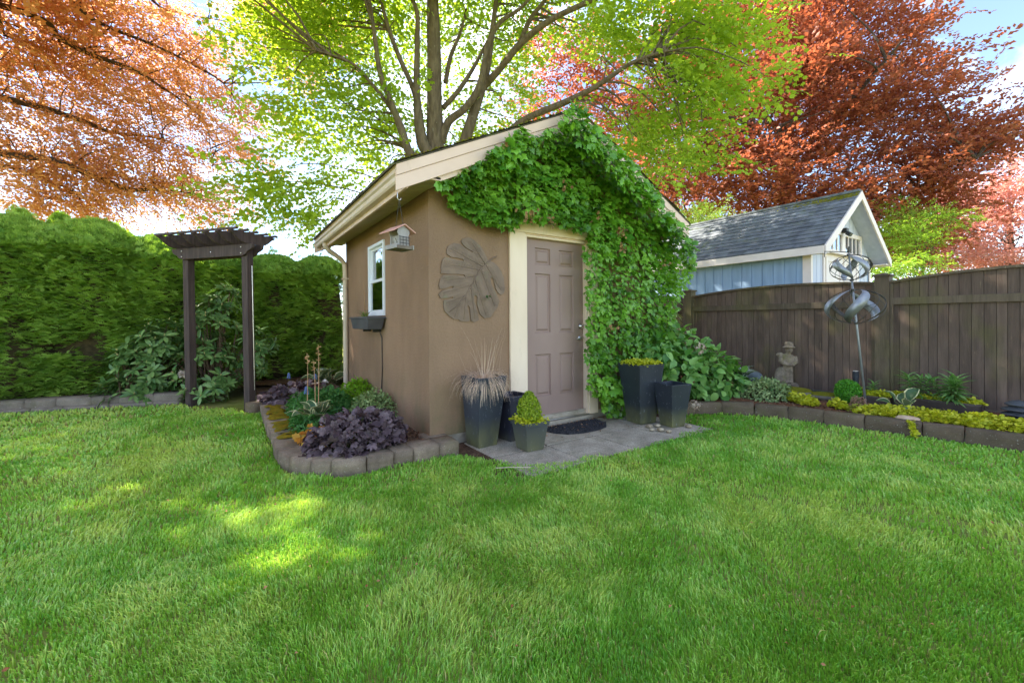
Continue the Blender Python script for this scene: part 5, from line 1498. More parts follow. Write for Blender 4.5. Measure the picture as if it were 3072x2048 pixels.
li = B().box(8.50, 8.62, yb - .12, yb - .03, 2.86, 2.95).build('wall_light', M['wire'], bshed, bevel=.01)
B().obox((8.56, yb - .14, 2.83), (.13, 0, 0), (0, .06, .05), (0, -.04, .06)).build('lamp_head', M['pot_black'], li, bevel=.006)

# ------------------------------------------------------------------ wind spinner
M['steel'] = mat_noise('brushed_grey_steel', lin(140, 142, 146), lin(160, 162, 166), 9, rough=.45, metal=.6, bump=.05)
M['steel_dark'] = mat_noise('dull_bronze_steel', lin(74, 70, 66), lin(94, 90, 84), 9, rough=.55, metal=.5, bump=.05)
sb = np.array([4.75, -1.878, .05]); stp = np.array([4.75, -1.708, 1.985])
sp = thing('wind_spinner', 'leaning metal wind spinner with two spiral baskets before the fence', 'wind spinner', sb)
sd = (stp - sb) / np.linalg.norm(stp - sb)
B().tube([sb, sb + (stp - sb) * .55, stp], [.013, .012, .009], 10).build('pole', M['steel'], sp, smooth=True)
sX = np.cross(sd, [0, 1., 0]); sX /= np.linalg.norm(sX); sY = np.cross(sd, sX)
def basket(zc, R_, H, nb, twist, wid, ph):
    c = sb + sd * zc
    def q(lat, lon, rr=1.0):
        return c + sd * (H * math.sin(lat)) + (sX * math.cos(lon) + sY * math.sin(lon)) * R_ * math.cos(lat) * rr
    for k in range(nb):
        base = ph + 2 * math.pi * k / nb
        n = 16; vs = []; 
        for i in range(n + 1):
            f_ = i / n; lat = -math.pi / 2 + math.pi * f_
            lon = base + twist * (f_ - .5)
            hw = wid * (1.35 if k % 2 == 0 else .8) * math.sin(math.pi * f_) ** .8 / 2
            vs += [q(lat, lon - hw, 1.0), q(lat, lon + hw, .97), q(lat, lon - hw, .985) , q(lat, lon + hw, .955)]
        fs = []
        for i in range(n):
            a = 4 * i
            fs += [(a, a + 1, a + 5, a + 4), (a + 2, a + 6, a + 7, a + 3), (a, a + 4, a + 6, a + 2), (a + 1, a + 3, a + 7, a + 5)]
        bl = B().add(vs, fs).build('blade', M['steel'] if k % 2 == 0 else M['steel_dark'], sp, smooth=True)
    for k in range(nb):
        base = ph + 2 * math.pi * (k + .5) / nb
        pts = [q(-math.pi / 2 + math.pi * i / 12, base + twist * (i / 12 - .5)) for i in range(13)]
        B().tube(pts, .0035, 5).build('wire', M['steel_dark'], sp, smooth=True)
    for k in range(3):
        B().tube([c - sd * H * .2, q(.15, ph + k * 2.1, .9)], .003, 4).build('spoke', M['steel_dark'], sp)
    B().lathe([(.02, -.012), (.022, 0), (.02, .012)], c + sd * H, 10, axis=sd).build('collar', M['steel_dark'], sp)
    B().lathe([(.02, -.012), (.022, 0), (.02, .012)], c - sd * H, 10, axis=sd).build('collar', M['steel_dark'], sp)
basket(1.275, .305, .205, 5, 1.8, .36, .4)
basket(1.755, .215, .155, 5, -1.8, .38, 1.0)
b = B(); b.tube([stp, stp + np.array([-.02, .10, .02]), stp + np.array([-.04, .235, .04]), stp + np.array([-.04, .238, -.03])], .006, 6)
b.build('wind_vane_arm', M['steel_dark'], sp)
B().lathe([(.004, 0), (.016, .01), (.008, .03), (.012, .045), (.002, .075)], stp, 10).build('finial', M['steel_dark'], sp, smooth=True)

# ------------------------------------------------------------------ stone statue of a child in a hat
M['stone'] = mat_noise('weathered_stone', lin(116, 102, 86), lin(148, 132, 112), 14, rough=.95, bump=.8, bscale=90, bdist=.01, fine=.2,
                       extra=[(lin(132, 124, 74), 10, (1, 1, 1), .55, .72, .55), (lin(92, 84, 74), 30, (1, 1, 1), .6, .72, .5)])
def statue():
    c = np.array([5.38, -.76, .17])
    t = thing('garden_statue', 'weathered stone statue of a child in a hat by the fence', 'statue', c)
    # figure faces the lawn (-x); right in the picture is -y
    fX, fY, fZ = np.array([-.85, -.53, 0]), np.array([.53, -.85, 0]), np.array([0, 0, 1.])
    L = lambda x, y, z: c + fX * x + fY * y + fZ * z
    b = B()
    def blob(x, y, z, rx, ry, rz, n=12):
        prof = [(math.sin(math.pi * i / 8), -math.cos(math.pi * i / 8)) for i in range(9)]
        vs = []; 
        for (r_, zz_) in prof:
            for k in range(n):
                a = 2 * math.pi * k / n
                vs.append(L(x + rx * max(r_, .02) * math.cos(a), y + ry * max(r_, .02) * math.sin(a), z + rz * zz_))
        fs = [(i * n + k, i * n + (k + 1) % n, (i + 1) * n + (k + 1) % n, (i + 1) * n + k) for i in range(8) for k in range(n)] + [tuple(range(n - 1, -1, -1)), tuple(range(8 * n, 9 * n))]
        b.add(vs, fs)
    b.tube([L(0, .035, .07), L(0, .03, .2), L(0, .02, .30)], [.034, .036, .045], 10)          # legs
    b.tube([L(.01, -.03, .07), L(.01, -.03, .2), L(0, -.02, .30)], [.034, .036, .045], 10)
    blob(.03, .035, .065, .05, .03, .025); blob(.04, -.03, .065, .05, .03, .025)               # shoes
    blob(0, 0, .37, .062, .085, .105)                                                          # torso
    blob(0, -.005, .44, .055, .085, .05)
    b.tube([L(0, .085, .45), L(.03, .10, .37), L(.07, .04, .32)], [.032, .030, .024], 8)       # arms folded to the front
    b.tube([L(0, -.085, .45), L(.03, -.10, .37), L(.07, -.03, .33)], [.032, .030, .024], 8)
    blob(.075, .0, .325, .028, .045, .026)                                                     # clasped hands
    b.tube([L(0, 0, .46), L(.005, 0, .50)], [.034, .030], 8)
    blob(.012, .012, .545, .052, .050, .058)                                                   # bowed head
    blob(.062, .014, .535, .012, .010, .012)                                                   # nose
    b.lathe([(.03, 0), (.085, .002), (.088, .014), (.058, .020), (.056, .075), (.040, .088), (.005, .09)], L(.012, .012, .578), 16)   # brimmed hat
    blob(-.01, -.10, .47, .03, .05, .035)                                                      # bundle on the shoulder
    blob(-.02, -.085, .16, .07, .085, .13); blob(.0, -.12, .10, .06, .06, .06)                  # stump beside the legs
    o = b.build('figure', M['stone'], t, smooth=True)
    rm = o.modifiers.new('remesh', 'REMESH'); rm.mode = 'VOXEL'; rm.voxel_size = .009; rm.use_smooth_shade = True
    B().obox(L(.0, -.03, .025), fX * .20, fY * .30, fZ * .05).build('plinth', M['stone'], t, bevel=.008)
    B().obox(L(.0, -.03, -.025), fX * .16, fY * .24, fZ * .05).build('plinth_base', M['pot_black'], t, bevel=.006)
statue()

# ------------------------------------------------------------------ smaller things in the fence border
M['boxwood_s'] = M['box_green']
topiary('small round green boxwood left of the wind spinner pole', (4.98, -1.62, .11), [(.05, 0), (.10, .05), (.125, .13), (.11, .21), (.07, .26), (.01, .275)], 2600, .03, M['box_green'])
p0 = onx(2567, 1150, 5.45)
sl = thing('garden_light', 'slim black garden light on a stake before the fence', 'garden light', (p0[0], p0[1], .1))
B().tube([(p0[0], p0[1], .08), (p0[0], p0[1], .26)], .007, 6).build('stake', M['pot_black'], sl)
B().lathe([(.024, .24), (.034, .25), (.036, .44), (.038, .445), (.038, .462), (.030, .468)], (p0[0], p0[1], 0), 14).build('lamp_body', M['pot_black'], sl, smooth=False)
B().lathe([(.029, .469), (.029, .474), (.003, .476)], (p0[0], p0[1], 0), 12).build('lens', M['bwhite'], sl)
pg = onx(3055, 1245, 5.3)
pl_ = thing('pagoda_light', 'grey tiered pagoda path light at the right end of the border', 'garden light', (pg[0], pg[1], .1))
M['pagoda'] = mat_noise('grey_lamp_plastic', lin(66, 68, 72), lin(84, 86, 90), 8, rough=.45, bump=.05)
for k, (z, r_) in enumerate(((.27, .10), (.215, .125), (.165, .125), (.115, .12))):
    B().lathe([(r_ * .45, .035), (r_ * .97, .004), (r_, 0), (r_ * .98, -.008), (r_ * .5, -.004)], (pg[0], pg[1], z), 20).build('tier', M['pagoda'] if k else M['pagoda'], pl_, smooth=False)
B().lathe([(.05, .06), (.05, .29), (.045, .305), (.01, .315)], (pg[0], pg[1], 0), 14).build('core', M['pagoda'], pl_)
# troughs
M['trough'] = mat_noise('brown_plastic_trough', lin(70, 60, 54), lin(86, 74, 66), 6, (1, 1, .3), rough=.5, spec=.4, bump=.05)
def trough(label, c, L_, wd, h, rot):
    t = thing('trough_planter', label, 'planter', c)
    ca, sa = math.cos(rot), math.sin(rot)
    n = 28; rings = []
    for (k, z) in ((.86, 0), (1.0, h * .82), (1.07, h * .83), (1.07, h), (.98, h), (.96, h * .8)):
        r_ = []
        for i in range(n):
            a = 2 * math.pi * i / n
            x = wd / 2 * k * np.sign(math.cos(a)) * abs(math.cos(a)) ** .55; y = L_ / 2 * (k * .3 + .7 if k < 1 else 1 + (k - 1) * .4) * np.sign(math.sin(a)) * abs(math.sin(a)) ** .35
            r_.append((c[0] + ca * x - sa * y, c[1] + sa * x + ca * y, c[2] + z))
        rings.append(r_)
    vs = [p_ for r_ in rings for p_ in r_]; m_ = len(rings)
    fs = [(i * n + k, i * n + (k + 1) % n, (i + 1) * n + (k + 1) % n, (i + 1) * n + k) for i in range(m_ - 1) for k in range(n)]
    B().add(vs, fs).build('trough', M['trough'], t)
    B().poly(rings[-1]).build('potting_soil', M['soil'], t)
    return t
trough('long brown trough planter along the fence', (5.33, -2.34, .085), .78, .17, .14, .03)
trough('short brown trough planter left of the long one', (5.16, -1.83, .085), .30, .17, .13, .12)
lilT = t_ovate(.22, .06, .35, ((0, .25), (.3, 1), (.65, .7), (1, 0)))
M['lily'] = mat_leaf('lily_leaf', lin(80, 128, 62), lin(150, 186, 110), lin(130, 186, 70), .28, .42, .35)
M['lily1'] = mat_leaf('lily_leaf_single', lin(84, 134, 66), lin(156, 190, 114), lin(110, 170, 50), .25, .4, .4, obj=True)
def lily(label, c, stems, h, ln):
    t = thing('lily', label, 'plant', c)
    P, D, U = [], [], []; b = B()
    for s_ in range(stems):
        dx, dy = random.gauss(0, .05), random.gauss(0, .07)
        hh = h * random.uniform(.7, 1.05)
        tip = np.array([c[0] + dx, c[1] + dy * 1.4, c[2] + hh])
        b.tube([(c[0] + dx * .5, c[1] + dy * .5, c[2]), tip], [.005, .003], 5)
        for k in range(30):
            f_ = k / 30; p_ = np.array([c[0] + dx * (.5 + .5 * f_), c[1] + dy * (.5 + .9 * f_), c[2] + hh * (.1 + .9 * f_)])
            a = k * 2.4 + s_; el = .1 + .9 * f_ ** 2
            d = np.array([math.cos(a) * math.cos(el), math.sin(a) * math.cos(el), math.sin(el)])
            P.append(p_); D.append(d); U.append(np.array([-math.cos(a) * math.sin(el), -math.sin(a) * math.sin(el), math.cos(el)]))
    P, D, U = map(np.array, (P, D, U)); n = len(P); Rm = frames(D, U); S = ln * rng.uniform(.7, 1.2, n)
    o_ = rng.permutation(n); top, rest = o_[:30], o_[30:]
    leaf_mass(t, lilT, M['lily'], P[rest], Rm[rest], S[rest], rng.random(len(rest)))
    leaf_objs(t, [lilT], M['lily1'], P[top], Rm[top], S[top])
    b.build('stem', M['stem_green'], t)
lily('lily shoots in the middle of the long trough', (5.33, -2.20, .20), 4, .28, .13)
lily('taller lily shoots at the right of the long trough', (5.31, -2.50, .20), 6, .32, .15)
lily('single short lily shoot in the short trough', (5.17, -1.80, .19), 2, .17, .09)
creeper('golden creeper spilling from the long trough', [((5.33, y, .215), .07) for y in (-2.0, -2.08, -2.16, -2.24, -2.32, -2.42, -2.60, -2.68)], 1500, .03, h=.05)
creeper('golden green creeper in the short trough', [((5.16, y, .20), .07) for y in (-1.73, -1.83, -1.92)], 700, .03, h=.07)
# golden creeping jenny as a mass along the kerb
cp = []
for i in range(42):
    f_ = i / 41
    y = -1.95 - 1.5 * f_; xk = np.interp(y, [-3.7, -3.1, -2.6, -2.15, -1.75], [4.27, 4.22, 4.15, 4.07, 3.97])
    for _ in range(2): cp.append(((xk + .32 + random.random() * (.28 + .2 * f_), y + random.uniform(-.06, .06), .11), random.uniform(.06, .14)))
creeper('golden yellow ground cover spreading along the right border', cp, 9000, .034, name='ground_cover', h=.075, kind='stuff', cat='ground cover')
creeper('golden clump in front of the mossy stones', [((4.50, -1.30, .11), .10), ((4.44, -1.40, .11), .09), ((4.52, -1.20, .12), .08)], 900, .036, h=.10)
creeper('small golden tuft between the golden clump and the boxwood', [((4.58, -1.63, .11), .08), ((4.50, -1.72, .10), .06)], 400, .034, h=.08)
creeper('straggly golden green tufts round the spinner pole', [((4.55, -1.85, .10), .12), ((4.62, -2.0, .10), .10), ((4.45, -1.95, .10), .09)], 500, .03, h=.06, mat=mat_leaf('olive_creeper', lin(110, 116, 40), lin(176, 176, 70), lin(170, 170, 40), .25))
creeper('golden strand hanging over the kerb blocks', [((4.10 - .018 * k, -2.42 - .01 * k, .13 - .018 * k), .025) for k in range(7)], 130, .03, h=.02)
hosta('white edged hosta beside the hydrangea', (4.72, -.42, .14), 22, .26, M['hosta_thin'], .75, 8, t_hosta(.40))
hosta('small white edged hosta leaves in the golden ground cover', (4.86, -2.18, .12), 6, .19, M['hosta_white'], .35, 12)
mound('euonymus', 'low variegated green and cream shrub before the statue', 'shrub', (4.55, -.82, .10), .34, .36, .27, boxT, mat_leaf('euonymus_leaf', lin(58, 98, 48), lin(186, 198, 130), lin(120, 160, 60), .2, .4, .4), 1900, .05)
mound('dry_tuft', 'brown dried flower tuft at the foot of the spinner pole', 'plant', (4.66, -1.83, .10), .09, .09, .16, t_diamond(.3, .05), mat_leaf('dry_tuft_leaf', lin(140, 104, 84), lin(184, 148, 124), lin(150, 100, 70), .15, .7, .2), 500, .035)
# mossy stones
M['mossrock'] = mat_noise('mossy_stone', lin(112, 104, 92), lin(140, 130, 114), 8, rough=.95, bump=.8, bscale=60, bdist=.01)
def stone(label, c, rx, ry, rz, rot, top=True, mat=None, name='mossy_stone'):
    n, m_ = 16, 8; vs = []
    ca, sa = math.cos(rot), math.sin(rot)
    for i in range(m_ + 1):
        ph = math.pi * i / m_
        for k in range(n):
            a = 2 * math.pi * k / n
            j = .85 + .3 * float(noise2(math.cos(a) * 1.5 + c[0] * 7, math.sin(a) * 1.5 + ph, 1.2))
            x, y, z = rx * max(math.sin(ph), .03) ** .6 * math.cos(a) * j, ry * max(math.sin(ph), .03) ** .6 * math.sin(a) * j, -rz * math.cos(ph)
            vs.append((c[0] + ca * x - sa * y, c[1] + sa * x + ca * y, c[2] + z))
    fs = [(i * n + k, i * n + (k + 1) % n, (i + 1) * n + (k + 1) % n, (i + 1) * n + k) for i in range(m_) for k in range(n)] + [tuple(range(n - 1, -1, -1)), tuple(range(m_ * n, (m_ + 1) * n))]
    t = thing(name, label, 'stone', (c[0], c[1], c[2] - rz))
    B().add(vs, fs).build('rock', mat or M['mossrock'], t, smooth=True)
    if top:
        q = [(p_[0], p_[1], p_[2] + .006) for p_ in vs[5 * n:]]
        f2 = [(i * n + k, i * n + (k + 1) % n, (i + 1) * n + (k + 1) % n, (i + 1) * n + k) for i in range(m_ - 5) for k in range(n)] + [tuple(range((m_ - 5) * n, (m_ - 4) * n))]
        B().add(q, f2).build('moss', M['moss_green'], t, smooth=True)
stone('flat mossy stone below the statue', (4.98, -1.00, .15), .20, .26, .07, .3)
stone('smaller mossy stone right of the flat one', (5.05, -1.36, .14), .15, .20, .05, .2)
stone('pale bare stone lying in the golden ground cover by the kerb', (4.32, -2.34, .125), .07, .10, .035, .2, False, mat_noise('pale_stone', lin(180, 150, 122), lin(200, 174, 146), 12, bump=.3), 'border_stone')
stone('dark blue-grey rock between the hosta and the statue', (5.10, -.42, .26), .10, .12, .12, .2, False, mat_noise('slate_rock', lin(84, 92, 96), lin(106, 114, 116), 12, bump=.3), 'border_rock')
B_ = B().obox((5.28, -1.42, .13), (.05, 0, 0), (0, .62, 0), (0, 0, .10)); tag(B_.build('black_plank', M['pot_black'], bevel=.004), 'black plastic plank lying along the fence behind the boxwood', 'plank')
# ------------------------------------------------------------------ arbor
PL, PR = gz(574, 1212), gz(750, 1224)
ab = thing('garden_arbor', 'dark brown timber arbor with curved slats on two posts', 'arbor', ((PL[0] + PR[0]) / 2, (PL[1] + PR[1]) / 2, 0))
bd_ = (PR - PL); bd_[2] = 0; span = np.linalg.norm(bd_); bd_ /= span
pd_ = np.array([bd_[1], -bd_[0], 0])                          # across the arbor, towards the viewer's left
if pd_[0] > 0: pd_ = -pd_
UZ = np.array([0, 0, 1.])
for i, p_ in enumerate((PL, PR)):
    lean = np.array([-.02, .0, 0]) 
    B().add([tuple(p_ + a * bd_ * .05 + c_ * pd_ * .05 + (lean if z > 1 else 0 * lean) + UZ * z) for z in (-.05, 2.24) for a, c_ in ((-1, -1), (1, -1), (1, 1), (-1, 1))],
            [(0, 3, 2, 1), (4, 5, 6, 7), (0, 1, 5, 4), (1, 2, 6, 5), (2, 3, 7, 6), (3, 0, 4, 7)]).build('post', M['wood_dark'], ab, bevel=.006)
mid = (PL + PR) / 2 + np.array([-.02, 0, 0]); mid[2] = 0
for s_ in (1, -1):                                            # two beams, scrolled ends
    L2 = span / 2 + .20; h = .155; z0 = 2.075
    prof = [(-L2, .155), (-L2 + .01, .10), (-L2 + .05, .075), (-L2 + .10, .055), (-L2 + .13, .02), (-L2 + .19, 0), (L2 - .19, 0), (L2 - .13, .02), (L2 - .10, .055), (L2 - .05, .075), (L2 - .01, .10), (L2, .155)]
    pts = [mid + bd_ * x + pd_ * (s_ * .052 if s_ > 0 else -.090) + UZ * (z0 + z) for x, z in prof]
    bm_ = B().prism(pts, pd_ * .038).build('beam', M['wood_dark'], ab, bevel=.004)
    if s_ > 0:
        for x in (-span / 2, span / 2):
            for z in (2.11, 2.19):
                B().lathe([(.010, 0), (.010, .006), (.004, .009)], mid + bd_ * x + pd_ * .092 + UZ * z, 8, axis=pd_).build('bolt', M['metal'], bm_)
        B().lathe([(.006, 0), (.006, .004)], mid + pd_ * .091 + UZ * 2.15, 8, axis=pd_).build('bolt', M['metal'], bm_)
nr = 7
for k in range(nr):                                           # curved slats across
    x = -span / 2 - .10 + (span + .20) * k / (nr - 1)
    L2 = .36
    prof = [(-L2, .145), (-L2 + .01, .125), (-L2 + .06, .10), (-L2 + .11, .055), (-L2 + .16, .02), (-L2 + .24, 0), (L2 - .24, 0), (L2 - .16, .02), (L2 - .11, .055), (L2 - .06, .10), (L2 - .01, .125), (L2, .145)]
    pts = [mid + pd_ * a + bd_ * (x - .018) + UZ * (2.232 + z) for a, z in prof]
    B().prism(pts, bd_ * .036).build('slat', M['wood_dark'], ab, bevel=.003)
for k in range(5):                                            # battens lengthways on top
    a = -.31 + .62 * k / 4
    c_ = mid + pd_ * a + UZ * 2.393
    B().obox(c_, bd_ * (span + .38), pd_ * .035, UZ * .028).build('batten', M['wood_dark'], ab, bevel=.003)
# rope on the right post
tag(B().tube([tuple(PR + bd_ * .06 - pd_ * .02 + np.array([-.02 * f_, 0, .25 + 1.7 * f_])) for f_ in (0, .3, .6, 1)], .004, 5).build('cable', M['metal']), 'thin pale cable running down the right arbor post', 'cable')
# pale dry flower head at the left post foot
p_ = at(548, 1122, 6.15)
t = thing('dried_flower', 'pale dried flower head beside the left arbor post', 'flower', p_)
n = 60; d = rdir(n)
leaf_mass(t, t_diamond(.4, .05), mat_leaf('pale_floret', lin(196, 178, 160), lin(220, 206, 190), lin(210, 190, 170), .2), np.tile(p_, (n, 1)), frames(d, rdir(n)), .075, rng.random(n), name='florets', kind=None)
B().tube([p_, (p_[0], p_[1], .1)], .004, 5).build('stem', M['stem_brown'], t)

# ------------------------------------------------------------------ cedar hedge
def t_thuja():
    V, F, A = [], [], []
    for a in (-58, -30, -4, 26, 56):
        r_ = math.radians(a); d = np.array([math.sin(r_), math.cos(r_), 0]); s_ = np.array([d[1], -d[0], 0])
        p0 = d * .06; L = .62 + .34 * math.cos(r_); w = .24; o = len(V)
        V.extend([p0, p0 + d * L * .6 + s_ * w * .5 + [0, 0, .03], p0 + d * L + [0, 0, -.08], p0 + d * L * .6 - s_ * w * .5 + [0, 0, .03]])
        F.extend([[o, o + 1, o + 2], [o, o + 2, o + 3]]); A.extend([0, .12, .3, .12])
    return np.array(V), np.array(F), np.array(A)
T_THU = t_thuja()
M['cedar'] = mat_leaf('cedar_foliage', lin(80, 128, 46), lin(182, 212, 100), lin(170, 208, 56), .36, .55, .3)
M['cedar_core'] = mat_noise('cedar_inner_twigs', lin(70, 60, 40), lin(100, 86, 58), 14, rough=1, bump=.5)
def cedar(label, x, y, h, r_, n):
    t = thing('cedar_shrub', label, 'hedge shrub', (x, y, .1), 'cedars of the hedge')
    # lumpy columnar surface
    z = h * (1 - rng.random(n) ** 1.15); a = rng.uniform(0, 2 * math.pi, n)
    view = math.atan2(CAM_C[1] - y, CAM_C[0] - x)
    a = np.where(rng.random(n) < .62, view + rng.normal(0, .95, n), a)
    prof = np.interp(z / h, [0, .06, .3, .65, .82, .93, 1], [.96, 1.1, 1.18, 1.14, 1.0, .72, .30])
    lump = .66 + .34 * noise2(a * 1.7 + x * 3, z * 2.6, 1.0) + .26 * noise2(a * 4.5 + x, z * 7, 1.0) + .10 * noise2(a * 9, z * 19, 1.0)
    rr = r_ * prof * lump * (1 - .22 * rng.random(n) ** 2)
    P = np.stack([x + np.cos(a) * rr, y + np.sin(a) * rr, .12 + z], 1)
    N = np.stack([np.cos(a), np.sin(a), .25 + .9 * np.clip(z / h - .8, 0, 1) * 5], 1); N = ivec(0, N)
    d = N * .75 + np.array([0, 0, .10]) + .45 * rdir(n)
    tang = np.stack([-np.sin(a), np.cos(a), np.zeros(n)], 1)
    up = np.array([0, 0, 1.])[None] + .42 * rdir(n) + .25 * N
    hole = (noise2(a * 2.6 + x * 5, z * 2.9 + 7, 1.0) > .20) | (z > .85 * h)
    P, N, d, up, a, z, lump = P[hole], N[hole], d[hole], up[hole], a[hole], z[hole], lump[hole]; n = len(P)
    S = rng.uniform(.045, .09, n)
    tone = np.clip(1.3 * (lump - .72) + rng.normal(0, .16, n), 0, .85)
    tp = z > h * .84; d[tp, 2] += .9
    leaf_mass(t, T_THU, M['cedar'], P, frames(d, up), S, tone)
    # leader shoots make the top uneven
    m3 = 34; aa = rng.uniform(0, 6.28, m3); q3 = np.sqrt(rng.random(m3)); zt_ = h * (1.0 - .17 * q3 ** 1.4)
    sx3, sy3 = x + np.cos(aa) * q3 * r_ * .8, y + np.sin(aa) * q3 * r_ * .8
    k3 = 16; f3 = rng.random((m3, k3)); hh3 = rng.uniform(.08, .40, (m3, 1)); an3 = rng.uniform(0, 6.28, (m3, k3)); rr3 = (.075 * (1 - f3) + .008)
    P3 = np.stack([sx3[:, None] + np.cos(an3) * rr3, sy3[:, None] + np.sin(an3) * rr3, zt_[:, None] + hh3 * f3], -1).reshape(-1, 3)
    d3 = np.stack([np.cos(an3), np.sin(an3), np.full(an3.shape, 1.1)], -1).reshape(-1, 3) + .3 * rdir(m3 * k3)
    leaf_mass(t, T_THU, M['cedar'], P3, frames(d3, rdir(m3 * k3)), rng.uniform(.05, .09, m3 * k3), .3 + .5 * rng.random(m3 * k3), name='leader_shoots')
    b = B(); m_ = 14
    prof2 = [(.62, 0), (.72, .1 * h), (.72, .5 * h), (.62, .78 * h), (.40, .90 * h), (.02, .96 * h)]
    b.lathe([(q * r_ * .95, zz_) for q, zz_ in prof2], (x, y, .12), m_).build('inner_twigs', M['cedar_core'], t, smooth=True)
    B().tube([(x, y, .0), (x, y, .6)], [.06, .05], 8).build('trunk', M['stem_brown'], t)
names = ['leftmost cedar of the hedge at the picture edge', 'second cedar from the left in the hedge', 'third cedar from the left in the hedge', 'fourth cedar of the hedge, left of the arbor', 'cedar of the hedge standing behind the left arbor post', 'cedar of the hedge seen between the arbor posts', 'cedar of the hedge right of the arbor', 'last cedar of the hedge, next to the downspout', 'hidden cedar of the hedge behind the shed']
for i, (x, y, h, r_) in enumerate([(-4.95, 5.75, 2.66, .74), (-4.16, 5.62, 2.58, .70), (-3.30, 5.72, 2.64, .72), (-2.42, 5.76, 2.50, .70), (-1.58, 5.85, 2.40, .68), (-.76, 5.88, 2.32, .68), (.06, 5.95, 2.36, .68)]):
    cedar(names[i], x, y, h, r_, 12500)
# taller leafy tips poking over the hedge
for (u, v, tt, lb) in ((430 / 2.35, 640, 7.2, 'feathery cedar tip standing above the hedge near the left edge'), (60, 632, 7.0, 'low feathery cedar tip above the hedge at the far left')):
    p_ = at(u, v + 40, tt)
    t = thing('cedar_tip', lb, 'hedge shrub', (p_[0], p_[1], p_[2] - .5))
    n = 900; z = rng.random(n); a = rng.uniform(0, 6.28, n); rr = .30 * (1 - z) ** .7 * (.6 + .6 * rng.random(n))
    P = np.stack([p_[0] + np.cos(a) * rr, p_[1] + np.sin(a) * rr, p_[2] - .55 + .75 * z], 1)
    leaf_mass(t, T_THU, M['cedar'], P, frames(np.stack([np.cos(a), np.sin(a), np.full(n, .8)], 1) + .4 * rdir(n), rdir(n)), .09, .3 + .4 * rng.random(n))
    B().tube([(p_[0], p_[1], .1), (p_[0], p_[1], p_[2] + .1)], [.03, .008], 6).build('trunk', M['stem_brown'], t)
# ------------------------------------------------------------------ trees
M['bark'] = mat_noise('grey_brown_bark', lin(88, 76, 60), lin(118, 104, 84), 8, (2, 2, .5), rough=.95, bump=.8, bscale=24, bdist=.03,
                      extra=[(lin(176, 172, 156), 12, (1, 1, .6), .64, .74, .5), (lin(104, 108, 60), 4, (1, 1, 1), .56, .75, .4)])
M['bark_dark'] = mat_noise('dark_beech_bark', lin(62, 52, 48), lin(88, 74, 66), 8, (2, 2, .5), rough=.95, bump=.6, bscale=24, bdist=.03)
def t_spray(leafT, n, L, s, zig=.06, droop=.2, seed=0, jit=.35):
    """flat twig of leaves: template for crowns; length along +Y"""
    r2 = np.random.default_rng(seed)
    f_ = (np.arange(n) + .5) / n
    side = np.where(np.arange(n) % 2 == 0, 1., -1.)
    P = np.stack([side * zig * (1 - f_) * L * 1.6 * r2.random(n), f_ * L, -droop * f_ ** 2 * L + r2.normal(0, .03 * L, n)], 1)
    d = np.stack([side * r2.uniform(.5, 1.2, n), r2.uniform(.3, 1.1, n), r2.normal(-.15, .3, n)], 1)
    up = np.tile([0, 0, 1.], (n, 1)) + jit * r2.normal(size=(n, 3))
    return scatter(leafT, P, frames(d, up), s * r2.uniform(.7, 1.15, n), r2.normal(0, .10, n))
# gaps that let the sun through to the lawn and bed
GAPS = [(gz(695, 1165 / .7656 * 1.0, 0), .30)] if False else []
for (u, v, r_) in ((905, 1520, .08), (850, 1725, .10), (2390, 1780, .17), (60, 1385, .20), (130, 1500, .16), (560, 1560, .08), (140, 1285, .16), (2380, 1345, .08), (230, 1345, .10), (420, 1470, .05), (30, 1590, .08), (700, 1640, .03), (1300, 1560, .03), (1900, 1500, .03), (620, 1400, .04), (2700, 1600, .05), (1500, 1850, .04)):
    GAPS.append((gz(u, v, 0), r_))
GAPS.append((np.array([4.45, -1.45, .1]), .13))
GAPS.append((np.array([-1.65, 4.25, 1.35]), .50)); GAPS.append((np.array([-2.45, 4.4, 1.0]), .14))
def cull(P, extra=.28, first=None, start=0):
    k = np.ones(len(P), bool)
    for q, r_ in GAPS[start:first]:
        w = P - q[None]
        s_ = w @ SUN_DIR
        dist = np.linalg.norm(w - s_[:, None] * SUN_DIR[None], axis=1)
        k &= ~((dist < r_ + extra) & (s_ > 2.2))
    return k
def limb_samples(limbs):
    out = []
    for pts, rad in limbs:
        pts = [np.asarray(p_, float) for p_ in pts]
        for i in range(len(pts) - 1):
            for f_ in np.linspace(0, 1, 8, endpoint=False):
                out.append(pts[i] * (1 - f_) + pts[i + 1] * f_)
    return np.array(out)
def smooth_path(pts, rad, sub=4):
    pts = np.array(pts, float); n = len(pts); P, Rr = [], []
    for i in range(n - 1):
        p0, p1, p2, p3 = pts[max(i - 1, 0)], pts[i], pts[i + 1], pts[min(i + 2, n - 1)]
        for k in range(sub):
            t = k / sub
            P.append(.5 * ((2 * p1) + (-p0 + p2) * t + (2 * p0 - 5 * p1 + 4 * p2 - p3) * t * t + (-p0 + 3 * p1 - 3 * p2 + p3) * t ** 3))
            Rr.append(rad[i] * (1 - t) + rad[i + 1] * t)
    P.append(pts[-1]); Rr.append(rad[-1])
    return P, Rr
